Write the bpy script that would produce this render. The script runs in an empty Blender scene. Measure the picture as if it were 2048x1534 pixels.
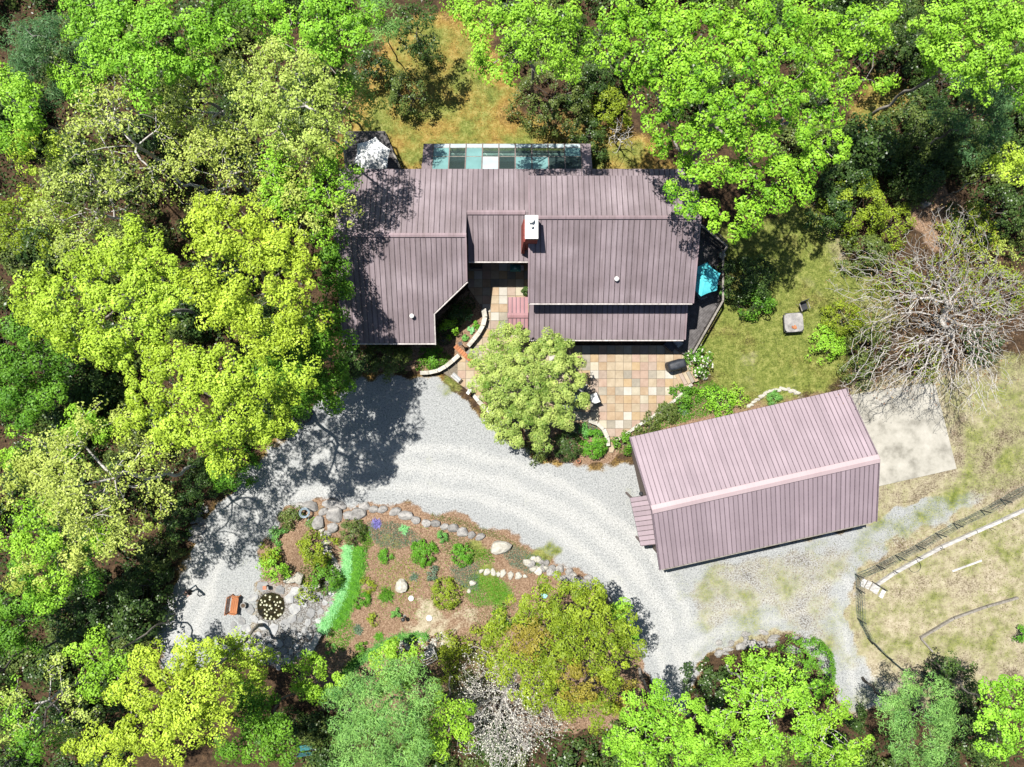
import bpy, bmesh, math, random
import numpy as np
from mathutils import Vector, Matrix
from mathutils.geometry import tessellate_polygon

random.seed(11)
rng = np.random.default_rng(11)
SC = bpy.context.scene
COL = SC.collection
R = math.radians

# ------------------------------------------------------------------ camera (drone, straight down)
H = 49.0          # flying height, metres
S = 28.0          # photograph pixels per metre on the ground
cam_d = bpy.data.cameras.new('camera')
cam_d.sensor_width = 36.0
cam_d.lens = 36.0 * H / (2048 / S)
cam_d.clip_end = 6000
cam = bpy.data.objects.new('camera', cam_d)
COL.objects.link(cam)
cam.location = (0, 0, H)
SC.camera = cam

# ------------------------------------------------------------------ sky, sun, exposure
SUN_EL, SUN_AZ = 66.0, 135.0          # sun stands up-left in the picture
d = Vector((math.cos(R(SUN_AZ)) * math.cos(R(SUN_EL)), math.sin(R(SUN_AZ)) * math.cos(R(SUN_EL)), math.sin(R(SUN_EL))))
world = bpy.data.worlds.new('World')
SC.world = world
world.use_nodes = True
wn = world.node_tree.nodes
sky = wn.new('ShaderNodeTexSky')
sky.sky_type = 'NISHITA'
sky.sun_disc = False
sky.sun_elevation = R(SUN_EL)
sky.sun_rotation = math.atan2(d.x, d.y)
sky.altitude = 600
world.node_tree.links.new(sky.outputs[0], wn['Background'].inputs[0])
wn['Background'].inputs[1].default_value = 0.055
sun_d = bpy.data.lights.new('sun', 'SUN')
sun_d.energy = 5.0
sun_d.angle = R(0.53)
sun_d.color = (1.0, 0.965, 0.90)
sun = bpy.data.objects.new('sun', sun_d)
COL.objects.link(sun)
sun.rotation_euler = (-d).to_track_quat('-Z', 'Y').to_euler()
sun.location = (0, 0, 60)
SC.view_settings.view_transform = 'Standard'
SC.view_settings.look = 'None'
SC.view_settings.gamma = 1.0
SC.view_settings.use_curve_mapping = False
SC.view_settings.exposure = 0.85
SC.render.engine = 'CYCLES'
SC.cycles.max_bounces = 7
SC.cycles.diffuse_bounces = 2
SC.cycles.transmission_bounces = 5
SC.cycles.transparent_max_bounces = 8
SC.cycles.caustics_reflective = False
SC.cycles.caustics_refractive = False

# ------------------------------------------------------------------ helpers
def W(px, py, h=0.0):
    """photograph pixel -> metres, for a point that stands h metres above the ground"""
    k = (H - h) / H / S
    return ((px - 1024) * k, (767 - py) * k)

def link(o, parent=None):
    COL.objects.link(o)
    if parent is not None:
        o.parent = parent
    return o

def tag(o, label=None, cat=None, group=None, kind=None):
    if label: o['label'] = label
    if cat: o['category'] = cat
    if group: o['group'] = group
    if kind: o['kind'] = kind
    return o

def empty(name, loc, label, cat, group=None, rz=0.0):
    o = bpy.data.objects.new(name, None)
    o.empty_display_size = 0.3
    COL.objects.link(o)
    o.location = loc
    o.rotation_euler = (0, 0, rz)
    return tag(o, label, cat, group)

class MB:
    """collects shapes for one mesh"""
    def __init__(s):
        s.v = []; s.f = []; s.m = []
    def add(s, verts, faces, mi=0):
        b = len(s.v)
        s.v += [tuple(map(float, q)) for q in verts]
        s.f += [tuple(b + i for i in fc) for fc in faces]
        s.m += [mi] * len(faces)
        return s
    def box(s, c, size, rz=0.0, mi=0, tilt=None):
        x, y, z = size[0] / 2, size[1] / 2, size[2] / 2
        vs = [Vector(q) for q in [(-x,-y,-z),(x,-y,-z),(x,y,-z),(-x,y,-z),(-x,-y,z),(x,-y,z),(x,y,z),(-x,y,z)]]
        m = Matrix.Rotation(rz, 3, 'Z')
        if tilt: m = m @ Matrix.Rotation(tilt[1], 3, tilt[0])
        vs = [m @ q + Vector(c) for q in vs]
        return s.add(vs, [(0,3,2,1),(4,5,6,7),(0,1,5,4),(1,2,6,5),(2,3,7,6),(3,0,4,7)], mi)
    def prism(s, poly, z0, z1, mi=0):
        n = len(poly)
        ar = sum(poly[i][0]*poly[(i+1)%n][1]-poly[(i+1)%n][0]*poly[i][1] for i in range(n))
        if ar < 0: poly = poly[::-1]
        vs = [(p[0], p[1], z0) for p in poly] + [(p[0], p[1], z1) for p in poly]
        fs = [(i, (i+1) % n, n+(i+1) % n, n+i) for i in range(n)]
        if n <= 4:
            fs += [tuple(range(n-1, -1, -1)), tuple(range(n, 2*n))]
        else:
            tri = tessellate_polygon([[Vector((p[0], p[1], 0)) for p in poly]])
            for t in tri:
                a, b, c = t
                A = (poly[b][0]-poly[a][0])*(poly[c][1]-poly[a][1])-(poly[b][1]-poly[a][1])*(poly[c][0]-poly[a][0])
                if A < 0: a, c = c, a
                fs.append((n+a, n+b, n+c)); fs.append((c, b, a))
        return s.add(vs, fs, mi)
    def tube(s, pts, rad, n=6, mi=0, cap=True):
        pts = [Vector(p) for p in pts]
        if not hasattr(rad, '__len__'): rad = [rad] * len(pts)
        vs = []; fs = []
        up = Vector((0.13, 0.21, 1)).normalized()
        for i, p in enumerate(pts):
            t = (pts[min(i+1, len(pts)-1)] - pts[max(i-1, 0)])
            t = t.normalized() if t.length > 1e-9 else Vector((0, 0, 1))
            ref = up if abs(t.dot(up)) < 0.93 else Vector((1, 0, 0))
            a = t.cross(ref).normalized(); b = t.cross(a)
            for k in range(n):
                an = 2 * math.pi * k / n
                vs.append(p + (a * math.cos(an) + b * math.sin(an)) * rad[i])
        for i in range(len(pts) - 1):
            for k in range(n):
                fs.append((i*n+k, i*n+(k+1) % n, (i+1)*n+(k+1) % n, (i+1)*n+k))
        if cap:
            fs.append(tuple(range(n-1, -1, -1)))
            fs.append(tuple((len(pts)-1)*n + k for k in range(n)))
        return s.add(vs, fs, mi)
    def lathe(s, c, prof, n=16, mi=0):
        vs = []; fs = []
        for r_, z in prof:
            for k in range(n):
                an = 2 * math.pi * k / n
                vs.append((c[0] + r_ * math.cos(an), c[1] + r_ * math.sin(an), c[2] + z))
        for i in range(len(prof) - 1):
            for k in range(n):
                fs.append((i*n+k, i*n+(k+1) % n, (i+1)*n+(k+1) % n, (i+1)*n+k))
        fs.append(tuple(range(n-1, -1, -1)))
        fs.append(tuple((len(prof)-1)*n + k for k in range(n)))
        return s.add(vs, fs, mi)
    def mesh(s, name, mats, smooth=False):
        me = bpy.data.meshes.new(name)
        me.from_pydata(s.v, [], s.f)
        if not isinstance(mats, (list, tuple)): mats = [mats]
        for m in mats: me.materials.append(m)
        if any(s.m): me.polygons.foreach_set('material_index', s.m)
        if smooth: me.polygons.foreach_set('use_smooth', [True] * len(s.f))
        me.update()
        return me
    def build(s, name, mats, parent=None, smooth=False, loc=None, rz=0.0):
        o = bpy.data.objects.new(name, s.mesh(name, mats, smooth))
        link(o, parent)
        if loc is not None: o.location = loc
        if rz: o.rotation_euler = (0, 0, rz)
        return o

def part(name, mesh, parent, loc=(0, 0, 0), rz=0.0, scale=None):
    o = bpy.data.objects.new(name, mesh)
    link(o, parent)
    o.location = loc
    o.rotation_euler = (0, 0, rz)
    if scale: o.scale = scale
    return o

# ------------------------------------------------------------------ materials
def nt(name):
    m = bpy.data.materials.new(name)
    m.use_nodes = True
    t = m.node_tree
    return m, t, t.nodes, t.links, t.nodes['Principled BSDF']

def ramp(n, stops):
    r_ = n.new('ShaderNodeValToRGB')
    e = r_.color_ramp.elements
    e[0].position, e[0].color = stops[0][0], (*stops[0][1], 1)
    e[1].position, e[1].color = stops[-1][0], (*stops[-1][1], 1)
    for p, c in stops[1:-1]:
        q = e.new(p); q.color = (*c, 1)
    return r_

def vary(name, stops, scale=6.0, rough=0.8, bump=0.3, bscale=40.0, stretch=(1, 1, 1), detail=6.0, spec=0.3, metal=0.0, rand=0.0, bdist=0.02):
    """procedural surface: colour by noise, fine bump, optional shift per object"""
    m, t, n, l, p = nt(name)
    tc = n.new('ShaderNodeTexCoord')
    mp = n.new('ShaderNodeMapping'); mp.inputs['Scale'].default_value = stretch
    l.new(tc.outputs['Object'], mp.inputs[0])
    nz = n.new('ShaderNodeTexNoise'); nz.inputs['Scale'].default_value = scale; nz.inputs['Detail'].default_value = detail
    nz.inputs['Roughness'].default_value = 0.65
    l.new(mp.outputs[0], nz.inputs[0])
    oi = n.new('ShaderNodeObjectInfo')
    ad = n.new('ShaderNodeVectorMath'); ad.operation = 'SCALE'; ad.inputs['Scale'].default_value = 37.0
    cm = n.new('ShaderNodeCombineXYZ')
    for i in range(3): l.new(oi.outputs['Random'], cm.inputs[i])
    l.new(cm.outputs[0], ad.inputs[0])
    sm = n.new('ShaderNodeVectorMath'); sm.operation = 'ADD'
    l.new(mp.outputs[0], sm.inputs[0]); l.new(ad.outputs[0], sm.inputs[1])
    l.new(sm.outputs[0], nz.inputs[0])
    cr = ramp(n, stops)
    l.new(nz.outputs[0], cr.inputs[0])
    out = cr.outputs[0]
    if rand:
        hs = n.new('ShaderNodeHueSaturation')
        mr = n.new('ShaderNodeMapRange'); mr.inputs[3].default_value = 1 - rand; mr.inputs[4].default_value = 1 + rand
        l.new(oi.outputs['Random'], mr.inputs[0]); l.new(mr.outputs[0], hs.inputs['Value'])
        l.new(out, hs.inputs['Color']); out = hs.outputs[0]
    l.new(out, p.inputs['Base Color'])
    p.inputs['Roughness'].default_value = rough
    p.inputs['Specular IOR Level'].default_value = spec
    p.inputs['Metallic'].default_value = metal
    if bump:
        nb = n.new('ShaderNodeTexNoise'); nb.inputs['Scale'].default_value = bscale; nb.inputs['Detail'].default_value = 4
        l.new(sm.outputs[0], nb.inputs[0])
        bp = n.new('ShaderNodeBump'); bp.inputs['Strength'].default_value = bump; bp.inputs['Distance'].default_value = bdist
        l.new(nb.outputs[0], bp.inputs['Height']); l.new(bp.outputs[0], p.inputs['Normal'])
    return m

def c2(a, b, lo=0.32, hi=0.68): return [(lo, a), (hi, b)]

def leaf_mat(name, a, b, trans=0.27, rough=0.5, hue=0.007):
    m, t, n, l, p = nt(name)
    at = n.new('ShaderNodeAttribute'); at.attribute_name = 'tint'
    cr = ramp(n, [(0.0, a), (1.0, b)])
    l.new(at.outputs['Fac'], cr.inputs[0])
    oi = n.new('ShaderNodeObjectInfo')
    hs = n.new('ShaderNodeHueSaturation')
    mr = n.new('ShaderNodeMapRange'); mr.inputs[3].default_value = 0.5 - hue; mr.inputs[4].default_value = 0.5 + hue
    l.new(oi.outputs['Random'], mr.inputs[0]); l.new(mr.outputs[0], hs.inputs['Hue'])
    l.new(cr.outputs[0], hs.inputs['Color'])
    l.new(hs.outputs[0], p.inputs['Base Color'])
    p.inputs['Roughness'].default_value = rough
    p.inputs['Specular IOR Level'].default_value = 0.25
    tr = n.new('ShaderNodeBsdfTranslucent')
    l.new(hs.outputs[0], tr.inputs[0])
    mx = n.new('ShaderNodeMixShader'); mx.inputs[0].default_value = trans
    l.new(p.outputs[0], mx.inputs[1]); l.new(tr.outputs[0], mx.inputs[2])
    l.new(mx.outputs[0], n['Material Output'].inputs[0])
    return m

LEAF = {
 'lime':  leaf_mat('leaf_lime', (0.20, 0.30, 0.012), (0.52, 0.70, 0.075)),
 'bright': leaf_mat('leaf_bright', (0.11, 0.27, 0.010), (0.38, 0.66, 0.06)),
 'green': leaf_mat('leaf_green', (0.035, 0.12, 0.008), (0.17, 0.37, 0.03)),
 'maple': leaf_mat('leaf_maple', (0.08, 0.25, 0.010), (0.36, 0.65, 0.05)),
 'spring': leaf_mat('leaf_spring', (0.22, 0.30, 0.03), (0.53, 0.63, 0.15)),
 'olive': leaf_mat('leaf_olive', (0.09, 0.15, 0.008), (0.35, 0.44, 0.035)),
 'tan': leaf_mat('leaf_tan', (0.17, 0.15, 0.02), (0.38, 0.33, 0.05)),
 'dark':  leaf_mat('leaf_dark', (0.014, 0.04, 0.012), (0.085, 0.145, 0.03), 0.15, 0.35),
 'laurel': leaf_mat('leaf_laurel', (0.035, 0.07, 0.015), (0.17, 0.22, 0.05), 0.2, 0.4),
 'pine':  leaf_mat('leaf_pine', (0.025, 0.085, 0.03), (0.13, 0.26, 0.085), 0.2),
 'palepine': leaf_mat('leaf_palepine', (0.07, 0.20, 0.045), (0.28, 0.50, 0.12), 0.25),
 'kousa': leaf_mat('leaf_kousa', (0.10, 0.21, 0.02), (0.50, 0.60, 0.16), 0.3),
 'box':   leaf_mat('leaf_box', (0.05, 0.18, 0.010), (0.17, 0.40, 0.03), 0.25),
 'grass': leaf_mat('leaf_grass', (0.06, 0.20, 0.03), (0.22, 0.48, 0.11), 0.3),
 'mint':  leaf_mat('leaf_mint', (0.16, 0.46, 0.15), (0.38, 0.72, 0.32), 0.3),
 'bluegreen': leaf_mat('leaf_bluegreen', (0.05, 0.10, 0.06), (0.18, 0.25, 0.17), 0.15),
 'lawn':  leaf_mat('leaf_lawn', (0.07, 0.09, 0.015), (0.26, 0.27, 0.07), 0.25),
 'bud':   leaf_mat('leaf_bud', (0.28, 0.13, 0.07), (0.38, 0.30, 0.12), 0.3),
 'white': leaf_mat('petal_white', (0.55, 0.52, 0.42), (0.80, 0.78, 0.70), 0.3),
 'purple': leaf_mat('petal_purple', (0.16, 0.14, 0.40), (0.32, 0.28, 0.62), 0.3),
}
BARK = vary('bark_grey', c2((0.10, 0.085, 0.07), (0.34, 0.31, 0.27)), 3.0, 0.95, 0.8, 18, (1, 1, 0.25))
BARKD = vary('bark_dark', c2((0.035, 0.03, 0.027), (0.16, 0.145, 0.13)), 3.0, 0.95, 1.0, 14, (1, 1, 0.25))
BARKW = vary('bark_pale', c2((0.32, 0.295, 0.27), (0.56, 0.53, 0.50)), 2.5, 0.9, 0.5, 18, (1, 1, 0.4))
M = {}
M['stone'] = vary('stone_grey', [(0.25, (0.11, 0.105, 0.10)), (0.5, (0.25, 0.24, 0.23)), (0.75, (0.40, 0.38, 0.35))], 2.2, 0.92, 0.9, 9, rand=0.22, bdist=0.05)
M['stone_pale'] = vary('stone_pale', [(0.3, (0.26, 0.24, 0.20)), (0.7, (0.52, 0.50, 0.44))], 2.5, 0.9, 0.7, 9, rand=0.12, bdist=0.04)
M['flag'] = vary('flagstone', [(0.25, (0.17, 0.17, 0.175)), (0.55, (0.30, 0.30, 0.30)), (0.8, (0.44, 0.42, 0.36))], 1.6, 0.9, 0.6, 10, rand=0.35, bdist=0.03)
M['concrete'] = vary('concrete', [(0.3, (0.17, 0.16, 0.135)), (0.5, (0.31, 0.295, 0.255)), (0.7, (0.39, 0.37, 0.325))], 0.9, 0.92, 0.35, 30)
M['wood_red'] = vary('wood_red', c2((0.22, 0.075, 0.03), (0.42, 0.17, 0.07)), 8, 0.7, 0.3, 30, (1, 0.15, 1))
M['wood_grey'] = vary('wood_grey', c2((0.26, 0.25, 0.24), (0.55, 0.53, 0.50)), 6, 0.9, 0.4, 40, (0.25, 1, 1), rand=0.1)
M['wood_dark'] = vary('wood_dark', c2((0.035, 0.03, 0.028), (0.095, 0.085, 0.08)), 6, 0.85, 0.4, 40, rand=0.12)
M['deck'] = vary('deck_boards', c2((0.055, 0.05, 0.05), (0.13, 0.12, 0.12)), 3, 0.85, 0.4, 40)
M['rail'] = vary('rail_wood', c2((0.13, 0.115, 0.095), (0.27, 0.25, 0.22)), 5, 0.9, 0.4, 40)
M['metal_dark'] = vary('metal_dark', c2((0.016, 0.017, 0.019), (0.04, 0.042, 0.046)), 8, 0.45, 0.1, 50, spec=0.5)
M['black_cover'] = vary('black_cover', c2((0.012, 0.014, 0.019), (0.035, 0.04, 0.05)), 3, 0.55, 0.5, 12, spec=0.45)
M['white'] = vary('white_paint', c2((0.48, 0.48, 0.46), (0.68, 0.68, 0.66)), 6, 0.55, 0.1, 40)
M['sling'] = vary('sling_fabric', c2((0.62, 0.62, 0.60), (0.76, 0.76, 0.74)), 9, 0.75, 0.2, 60)
M['sling_grey'] = vary('sling_grey', c2((0.20, 0.21, 0.22), (0.36, 0.37, 0.38)), 9, 0.75, 0.2, 60)
M['brick_red'] = vary('brick_red', c2((0.15, 0.03, 0.025), (0.30, 0.075, 0.06)), 9, 0.9, 0.6, 16)
M['wall'] = vary('wall_siding', c2((0.10, 0.075, 0.06), (0.17, 0.13, 0.11)), 4, 0.85, 0.3, 30, (1, 1, 8))
M['frame'] = vary('window_frame', c2((0.13, 0.10, 0.09), (0.20, 0.16, 0.15)), 8, 0.7, 0.1, 30)
M['terracotta'] = vary('terracotta', c2((0.30, 0.12, 0.07), (0.45, 0.20, 0.12)), 9, 0.85, 0.3, 30)
M['teal'] = vary('teal_canvas', c2((0.06, 0.40, 0.45), (0.10, 0.52, 0.57)), 3, 0.8, 0.25, 90)
M['canvas_grey'] = vary('grey_canvas', [(0.3, (0.46, 0.46, 0.46)), (0.55, (0.64, 0.64, 0.635)), (0.75, (0.72, 0.72, 0.71))], 1.8, 0.85, 0.3, 90)
M['jeans'] = vary('jeans', c2((0.14, 0.18, 0.22), (0.26, 0.31, 0.35)), 12, 0.85, 0.3, 60)
M['black_cloth'] = vary('black_cloth', c2((0.008, 0.008, 0.010), (0.022, 0.020, 0.024)), 12, 0.85, 0.3, 60)
M['skin'] = vary('skin', c2((0.36, 0.20, 0.15), (0.46, 0.27, 0.21)), 12, 0.6, 0.1, 60)
M['hair'] = vary('hair', c2((0.014, 0.010, 0.008), (0.04, 0.028, 0.02)), 30, 0.6, 0.4, 80)
M['green_paint'] = vary('green_paint', c2((0.02, 0.10, 0.11), (0.04, 0.17, 0.18)), 9, 0.5, 0.1, 40)
M['hose'] = vary('hose', c2((0.22, 0.30, 0.36), (0.34, 0.42, 0.48)), 9, 0.5, 0.1, 40)
M['orange'] = vary('orange_stone', c2((0.50, 0.25, 0.06), (0.62, 0.36, 0.12)), 6, 0.9, 0.4, 20)
M['soil'] = vary('planter_soil', c2((0.05, 0.035, 0.025), (0.11, 0.075, 0.05)), 12, 0.95, 0.6, 40)

def roof_mat(name, lo, mid, hi, dirt):
    """painted sheet metal, weathered: blotches plus dirt runs down the slope (object Y)"""
    m, t, n, l, p = nt(name)
    tc = n.new('ShaderNodeTexCoord')
    nz = n.new('ShaderNodeTexNoise'); nz.inputs['Scale'].default_value = 0.55; nz.inputs['Detail'].default_value = 5
    l.new(tc.outputs['Object'], nz.inputs[0])
    cr = ramp(n, [(0.3, lo), (0.5, mid), (0.7, hi)])
    l.new(nz.outputs[0], cr.inputs[0])
    mp = n.new('ShaderNodeMapping'); mp.inputs['Scale'].default_value = (4.5, 0.22, 0.22)
    l.new(tc.outputs['Object'], mp.inputs[0])
    st = n.new('ShaderNodeTexNoise'); st.inputs['Scale'].default_value = 1.6; st.inputs['Detail'].default_value = 6; st.inputs['Roughness'].default_value = 0.7
    l.new(mp.outputs[0], st.inputs[0])
    sp = n.new('ShaderNodeTexNoise'); sp.inputs['Scale'].default_value = 26; sp.inputs['Detail'].default_value = 3
    l.new(tc.outputs['Object'], sp.inputs[0])
    ma = n.new('ShaderNodeMath'); ma.operation = 'MULTIPLY_ADD'; ma.inputs[1].default_value = 0.35
    l.new(sp.outputs[0], ma.inputs[0]); l.new(st.outputs[0], ma.inputs[2])
    mr = n.new('ShaderNodeMapRange'); mr.inputs[1].default_value = 0.60; mr.inputs[2].default_value = 0.90; mr.inputs[3].default_value = 0.0; mr.inputs[4].default_value = dirt
    l.new(ma.outputs[0], mr.inputs[0])
    mx = n.new('ShaderNodeMixRGB'); mx.inputs[2].default_value = (0.075, 0.055, 0.05, 1)
    l.new(mr.outputs[0], mx.inputs[0]); l.new(cr.outputs[0], mx.inputs[1])
    oi = n.new('ShaderNodeObjectInfo')
    hs = n.new('ShaderNodeHueSaturation')
    m2 = n.new('ShaderNodeMapRange'); m2.inputs[3].default_value = 0.92; m2.inputs[4].default_value = 1.08
    l.new(oi.outputs['Random'], m2.inputs[0]); l.new(m2.outputs[0], hs.inputs['Value'])
    l.new(mx.outputs[0], hs.inputs['Color'])
    l.new(hs.outputs[0], p.inputs['Base Color'])
    p.inputs['Roughness'].default_value = 0.62
    p.inputs['Specular IOR Level'].default_value = 0.35
    return m
M['roof'] = roof_mat('roof_house', (0.155, 0.122, 0.132), (0.195, 0.156, 0.17), (0.25, 0.205, 0.222), 0.5)
M['roof_garage'] = roof_mat('roof_garage', (0.245, 0.192, 0.215), (0.27, 0.213, 0.237), (0.30, 0.238, 0.265), 0.15)
M['roof_red'] = roof_mat('roof_red', (0.25, 0.12, 0.13), (0.29, 0.15, 0.16), (0.33, 0.18, 0.19), 0.3)
M['seam'] = vary('roof_seam', c2((0.045, 0.034, 0.037), (0.13, 0.10, 0.108)), 5, 0.7, 0.2, 30)
M['seam_garage'] = vary('roof_seam_garage', c2((0.12, 0.092, 0.108), (0.20, 0.155, 0.175)), 5, 0.7, 0.2, 30)
M['ridge'] = roof_mat('ridge_house', (0.18, 0.135, 0.145), (0.23, 0.17, 0.185), (0.28, 0.21, 0.23), 0.45)
M['ridge_garage'] = roof_mat('ridge_garage', (0.36, 0.275, 0.285), (0.385, 0.297, 0.307), (0.41, 0.32, 0.33), 0.1)
M['roof_under'] = vary('roof_underlay', c2((0.05, 0.04, 0.04), (0.08, 0.065, 0.065)), 4, 0.9, 0.1, 20)
M['gutter'] = vary('gutter_white', c2((0.25, 0.22, 0.21), (0.52, 0.48, 0.46)), 5, 0.6, 0.2, 30)

TILE = []
for i, (a, b) in enumerate([((0.27, 0.215, 0.145), (0.37, 0.305, 0.22)), ((0.26, 0.185, 0.115), (0.35, 0.265, 0.18)), ((0.26, 0.18, 0.135), (0.34, 0.25, 0.195)),
                            ((0.30, 0.265, 0.195), (0.40, 0.36, 0.28)), ((0.20, 0.18, 0.145), (0.30, 0.265, 0.21)), ((0.24, 0.185, 0.145), (0.33, 0.26, 0.21)),
                            ((0.155, 0.145, 0.125), (0.24, 0.225, 0.19)), ((0.27, 0.19, 0.105), (0.36, 0.27, 0.165)), ((0.34, 0.315, 0.27), (0.42, 0.395, 0.35))]):
    TILE.append(vary('sandstone_%d' % i, c2(a, b, 0.3, 0.7), 2.2, 0.85, 0.4, 22, rand=0.06))
M['mortar'] = vary('mortar', c2((0.10, 0.085, 0.065), (0.20, 0.17, 0.13)), 9, 0.95, 0.4, 40)

def glass_mat(name, col, rough, alpha):
    m, t, n, l, p = nt(name)
    nz = n.new('ShaderNodeTexNoise'); nz.inputs['Scale'].default_value = 1.3; nz.inputs['Detail'].default_value = 5
    tc = n.new('ShaderNodeTexCoord'); l.new(tc.outputs['Object'], nz.inputs[0])
    cr = ramp(n, c2(tuple(0.72 * q for q in col), col))
    l.new(nz.outputs[0], cr.inputs[0]); l.new(cr.outputs[0], p.inputs['Base Color'])
    p.inputs['Roughness'].default_value = rough
    p.inputs['Specular IOR Level'].default_value = 0.6
    tr = n.new('ShaderNodeBsdfTransparent'); tr.inputs[0].default_value = (0.78, 0.90, 0.88, 1)
    mr = n.new('ShaderNodeMapRange'); mr.inputs[3].default_value = alpha - 0.12; mr.inputs[4].default_value = alpha + 0.12
    l.new(nz.outputs[0], mr.inputs[0])
    mx = n.new('ShaderNodeMixShader')
    l.new(mr.outputs[0], mx.inputs[0]); l.new(p.outputs[0], mx.inputs[1]); l.new(tr.outputs[0], mx.inputs[2])
    l.new(mx.outputs[0], n['Material Output'].inputs[0])
    return m
M['glass_clear'] = glass_mat('glass_clear', (0.10, 0.14, 0.13), 0.05, 0.80)
M['glass_teal'] = glass_mat('glass_teal', (0.20, 0.38, 0.37), 0.25, 0.22)
M['glass_pale'] = glass_mat('glass_pale', (0.50, 0.60, 0.62), 0.3, 0.18)

def water_mat():
    m, t, n, l, p = nt('pond_water')
    p.inputs['Base Color'].default_value = (0.012, 0.011, 0.008, 1)
    p.inputs['Roughness'].default_value = 0.06
    nz = n.new('ShaderNodeTexNoise'); nz.inputs['Scale'].default_value = 5
    tc = n.new('ShaderNodeTexCoord'); l.new(tc.outputs['Object'], nz.inputs[0])
    bp = n.new('ShaderNodeBump'); bp.inputs['Strength'].default_value = 0.15
    l.new(nz.outputs[0], bp.inputs['Height']); l.new(bp.outputs[0], p.inputs['Normal'])
    cr = ramp(n, c2((0.008, 0.008, 0.006), (0.03, 0.024, 0.012)))
    l.new(nz.outputs[0], cr.inputs[0]); l.new(cr.outputs[0], p.inputs['Base Color'])
    return m
M['water'] = water_mat()

# ------------------------------------------------------------------ terrain: one grid, sheets share its vertices
def P2(poly): return np.array([W(*p) for p in poly])

def sdist(X, Y, poly):
    """signed distance to polygon, positive inside"""
    n = len(poly)
    dmin = np.full(X.shape, 1e9); inside = np.zeros(X.shape, bool)
    for i in range(n):
        ax, ay = poly[i]; bx, by = poly[(i+1) % n]
        ex, ey = bx-ax, by-ay
        t = np.clip(((X-ax)*ex + (Y-ay)*ey) / (ex*ex+ey*ey+1e-12), 0, 1)
        dmin = np.minimum(dmin, np.hypot(X-ax-t*ex, Y-ay-t*ey))
        c = (ay > Y) != (by > Y)
        with np.errstate(divide='ignore', invalid='ignore'):
            inside ^= c & (X < ex*(Y-ay)/(by-ay if by != ay else 1e-12) + ax)
    return np.where(inside, dmin, -dmin)

def ldist(X, Y, line):
    dmin = np.full(X.shape, 1e9)
    for (ax, ay), (bx, by) in zip(line[:-1], line[1:]):
        ex, ey = bx-ax, by-ay
        t = np.clip(((X-ax)*ex + (Y-ay)*ey) / (ex*ex+ey*ey+1e-12), 0, 1)
        dmin = np.minimum(dmin, np.hypot(X-ax-t*ex, Y-ay-t*ey))
    return dmin

def sst(x, a, b):
    t = np.clip((x-a)/(b-a), 0, 1)
    return t*t*(3-2*t)

DRIVE = P2([(560,880),(590,835),(650,790),(700,765),(760,748),(850,755),(900,775),(945,812),(985,845),(1030,895),(1080,920),(1140,938),(1230,930),(1275,915),
    (1330,950),(1420,1100),(1560,1085),(1740,1055),(1800,1010),(1900,985),(1960,1000),(1900,1045),(1800,1080),(1715,1140),(1690,1230),(1715,1310),(1765,1370),(1770,1420),(1700,1425),(1660,1350),
    (1600,1275),(1530,1255),(1450,1285),(1395,1330),(1372,1420),(1320,1430),(1290,1330),(1240,1230),(1190,1165),(1090,1105),(990,1055),
    (900,1025),(780,1008),(650,1002),(580,1018),(535,1060),(515,1120),(518,1185),(490,1290),(440,1330),(340,1350),(300,1280),(345,1180),(378,1120),(395,1060),(440,1000),(500,935)])
GARDEN = P2([(650,1003),(780,1010),(900,1028),(990,1058),(1090,1107),(1190,1168),(1240,1235),(1285,1330),(1250,1440),(1000,1440),(800,1420),(650,1400),(600,1330),(640,1290),(690,1180),(690,1090),(640,1070),(600,1170),(560,1175),(530,1160),(516,1115),(536,1062),(580,1020)])
LAWN = P2([(1385,690),(1425,640),(1440,560),(1430,460),(1560,420),(1650,395),(1705,520),(1790,590),(1800,640),(1700,700),(1700,770),(1600,800),(1480,815),(1410,775)])
MOSS = P2([(730,130),(790,60),(870,30),(960,50),(1010,150),(1030,240),(1150,255),(1290,270),(1340,345),(1300,360),(720,350),(660,300),(720,210)])
GLADE = P2([(1700,250),(1720,170),(1790,140),(1835,190),(1800,240),(1740,290)])
PADDOCK = P2([(1712,1150),(1880,1060),(2120,930),(2120,1330),(1950,1330),(1870,1358),(1800,1338),(1745,1298),(1714,1240)])
SIDEYARD = P2([(1690,770),(1870,755),(1960,700),(2120,700),(2120,960),(1960,1010),(1720,1145),(1760,1060),(1911,937),(1868,765)])
LEAFRED = P2([(1790,380),(1850,340),(1950,420),(1960,520),(1860,500),(1800,440)])
YARD = P2([(1400,1090),(1740,1055),(1960,960),(2060,980),(1720,1150),(1690,1240),(1740,1320),(1880,1365),(1760,1430),(1640,1330),(1530,1255),(1400,1310),(1340,1200)])
EAST = P2([(1690,760),(1900,720),(2300,700),(2300,1340),(1900,1420),(1700,1440),(1600,1280),(1400,1320),(1320,1150),(1700,1060),(1760,960)])
BED = P2([(935,575),(962,610),(972,635),(960,668),(935,700),(900,735),(850,748),(700,745),(690,690),(870,690),(870,630)])
PBED = P2([(1228,900),(1262,858),(1300,835),(1345,803),(1400,770),(1500,800),(1600,790),(1690,775),(1690,800),(1270,900),(1265,930)])
PBED2 = P2([(940,780),(1000,830),(1080,910),(1140,935),(1225,928),(1218,870),(1178,842),(1120,850),(1050,800),(960,760)])
PONDP = P2([(430,1180),(520,1150),(600,1160),(640,1180),(690,1090),(690,1180),(640,1290),(590,1340),(500,1330),(450,1290),(470,1240)])
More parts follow.
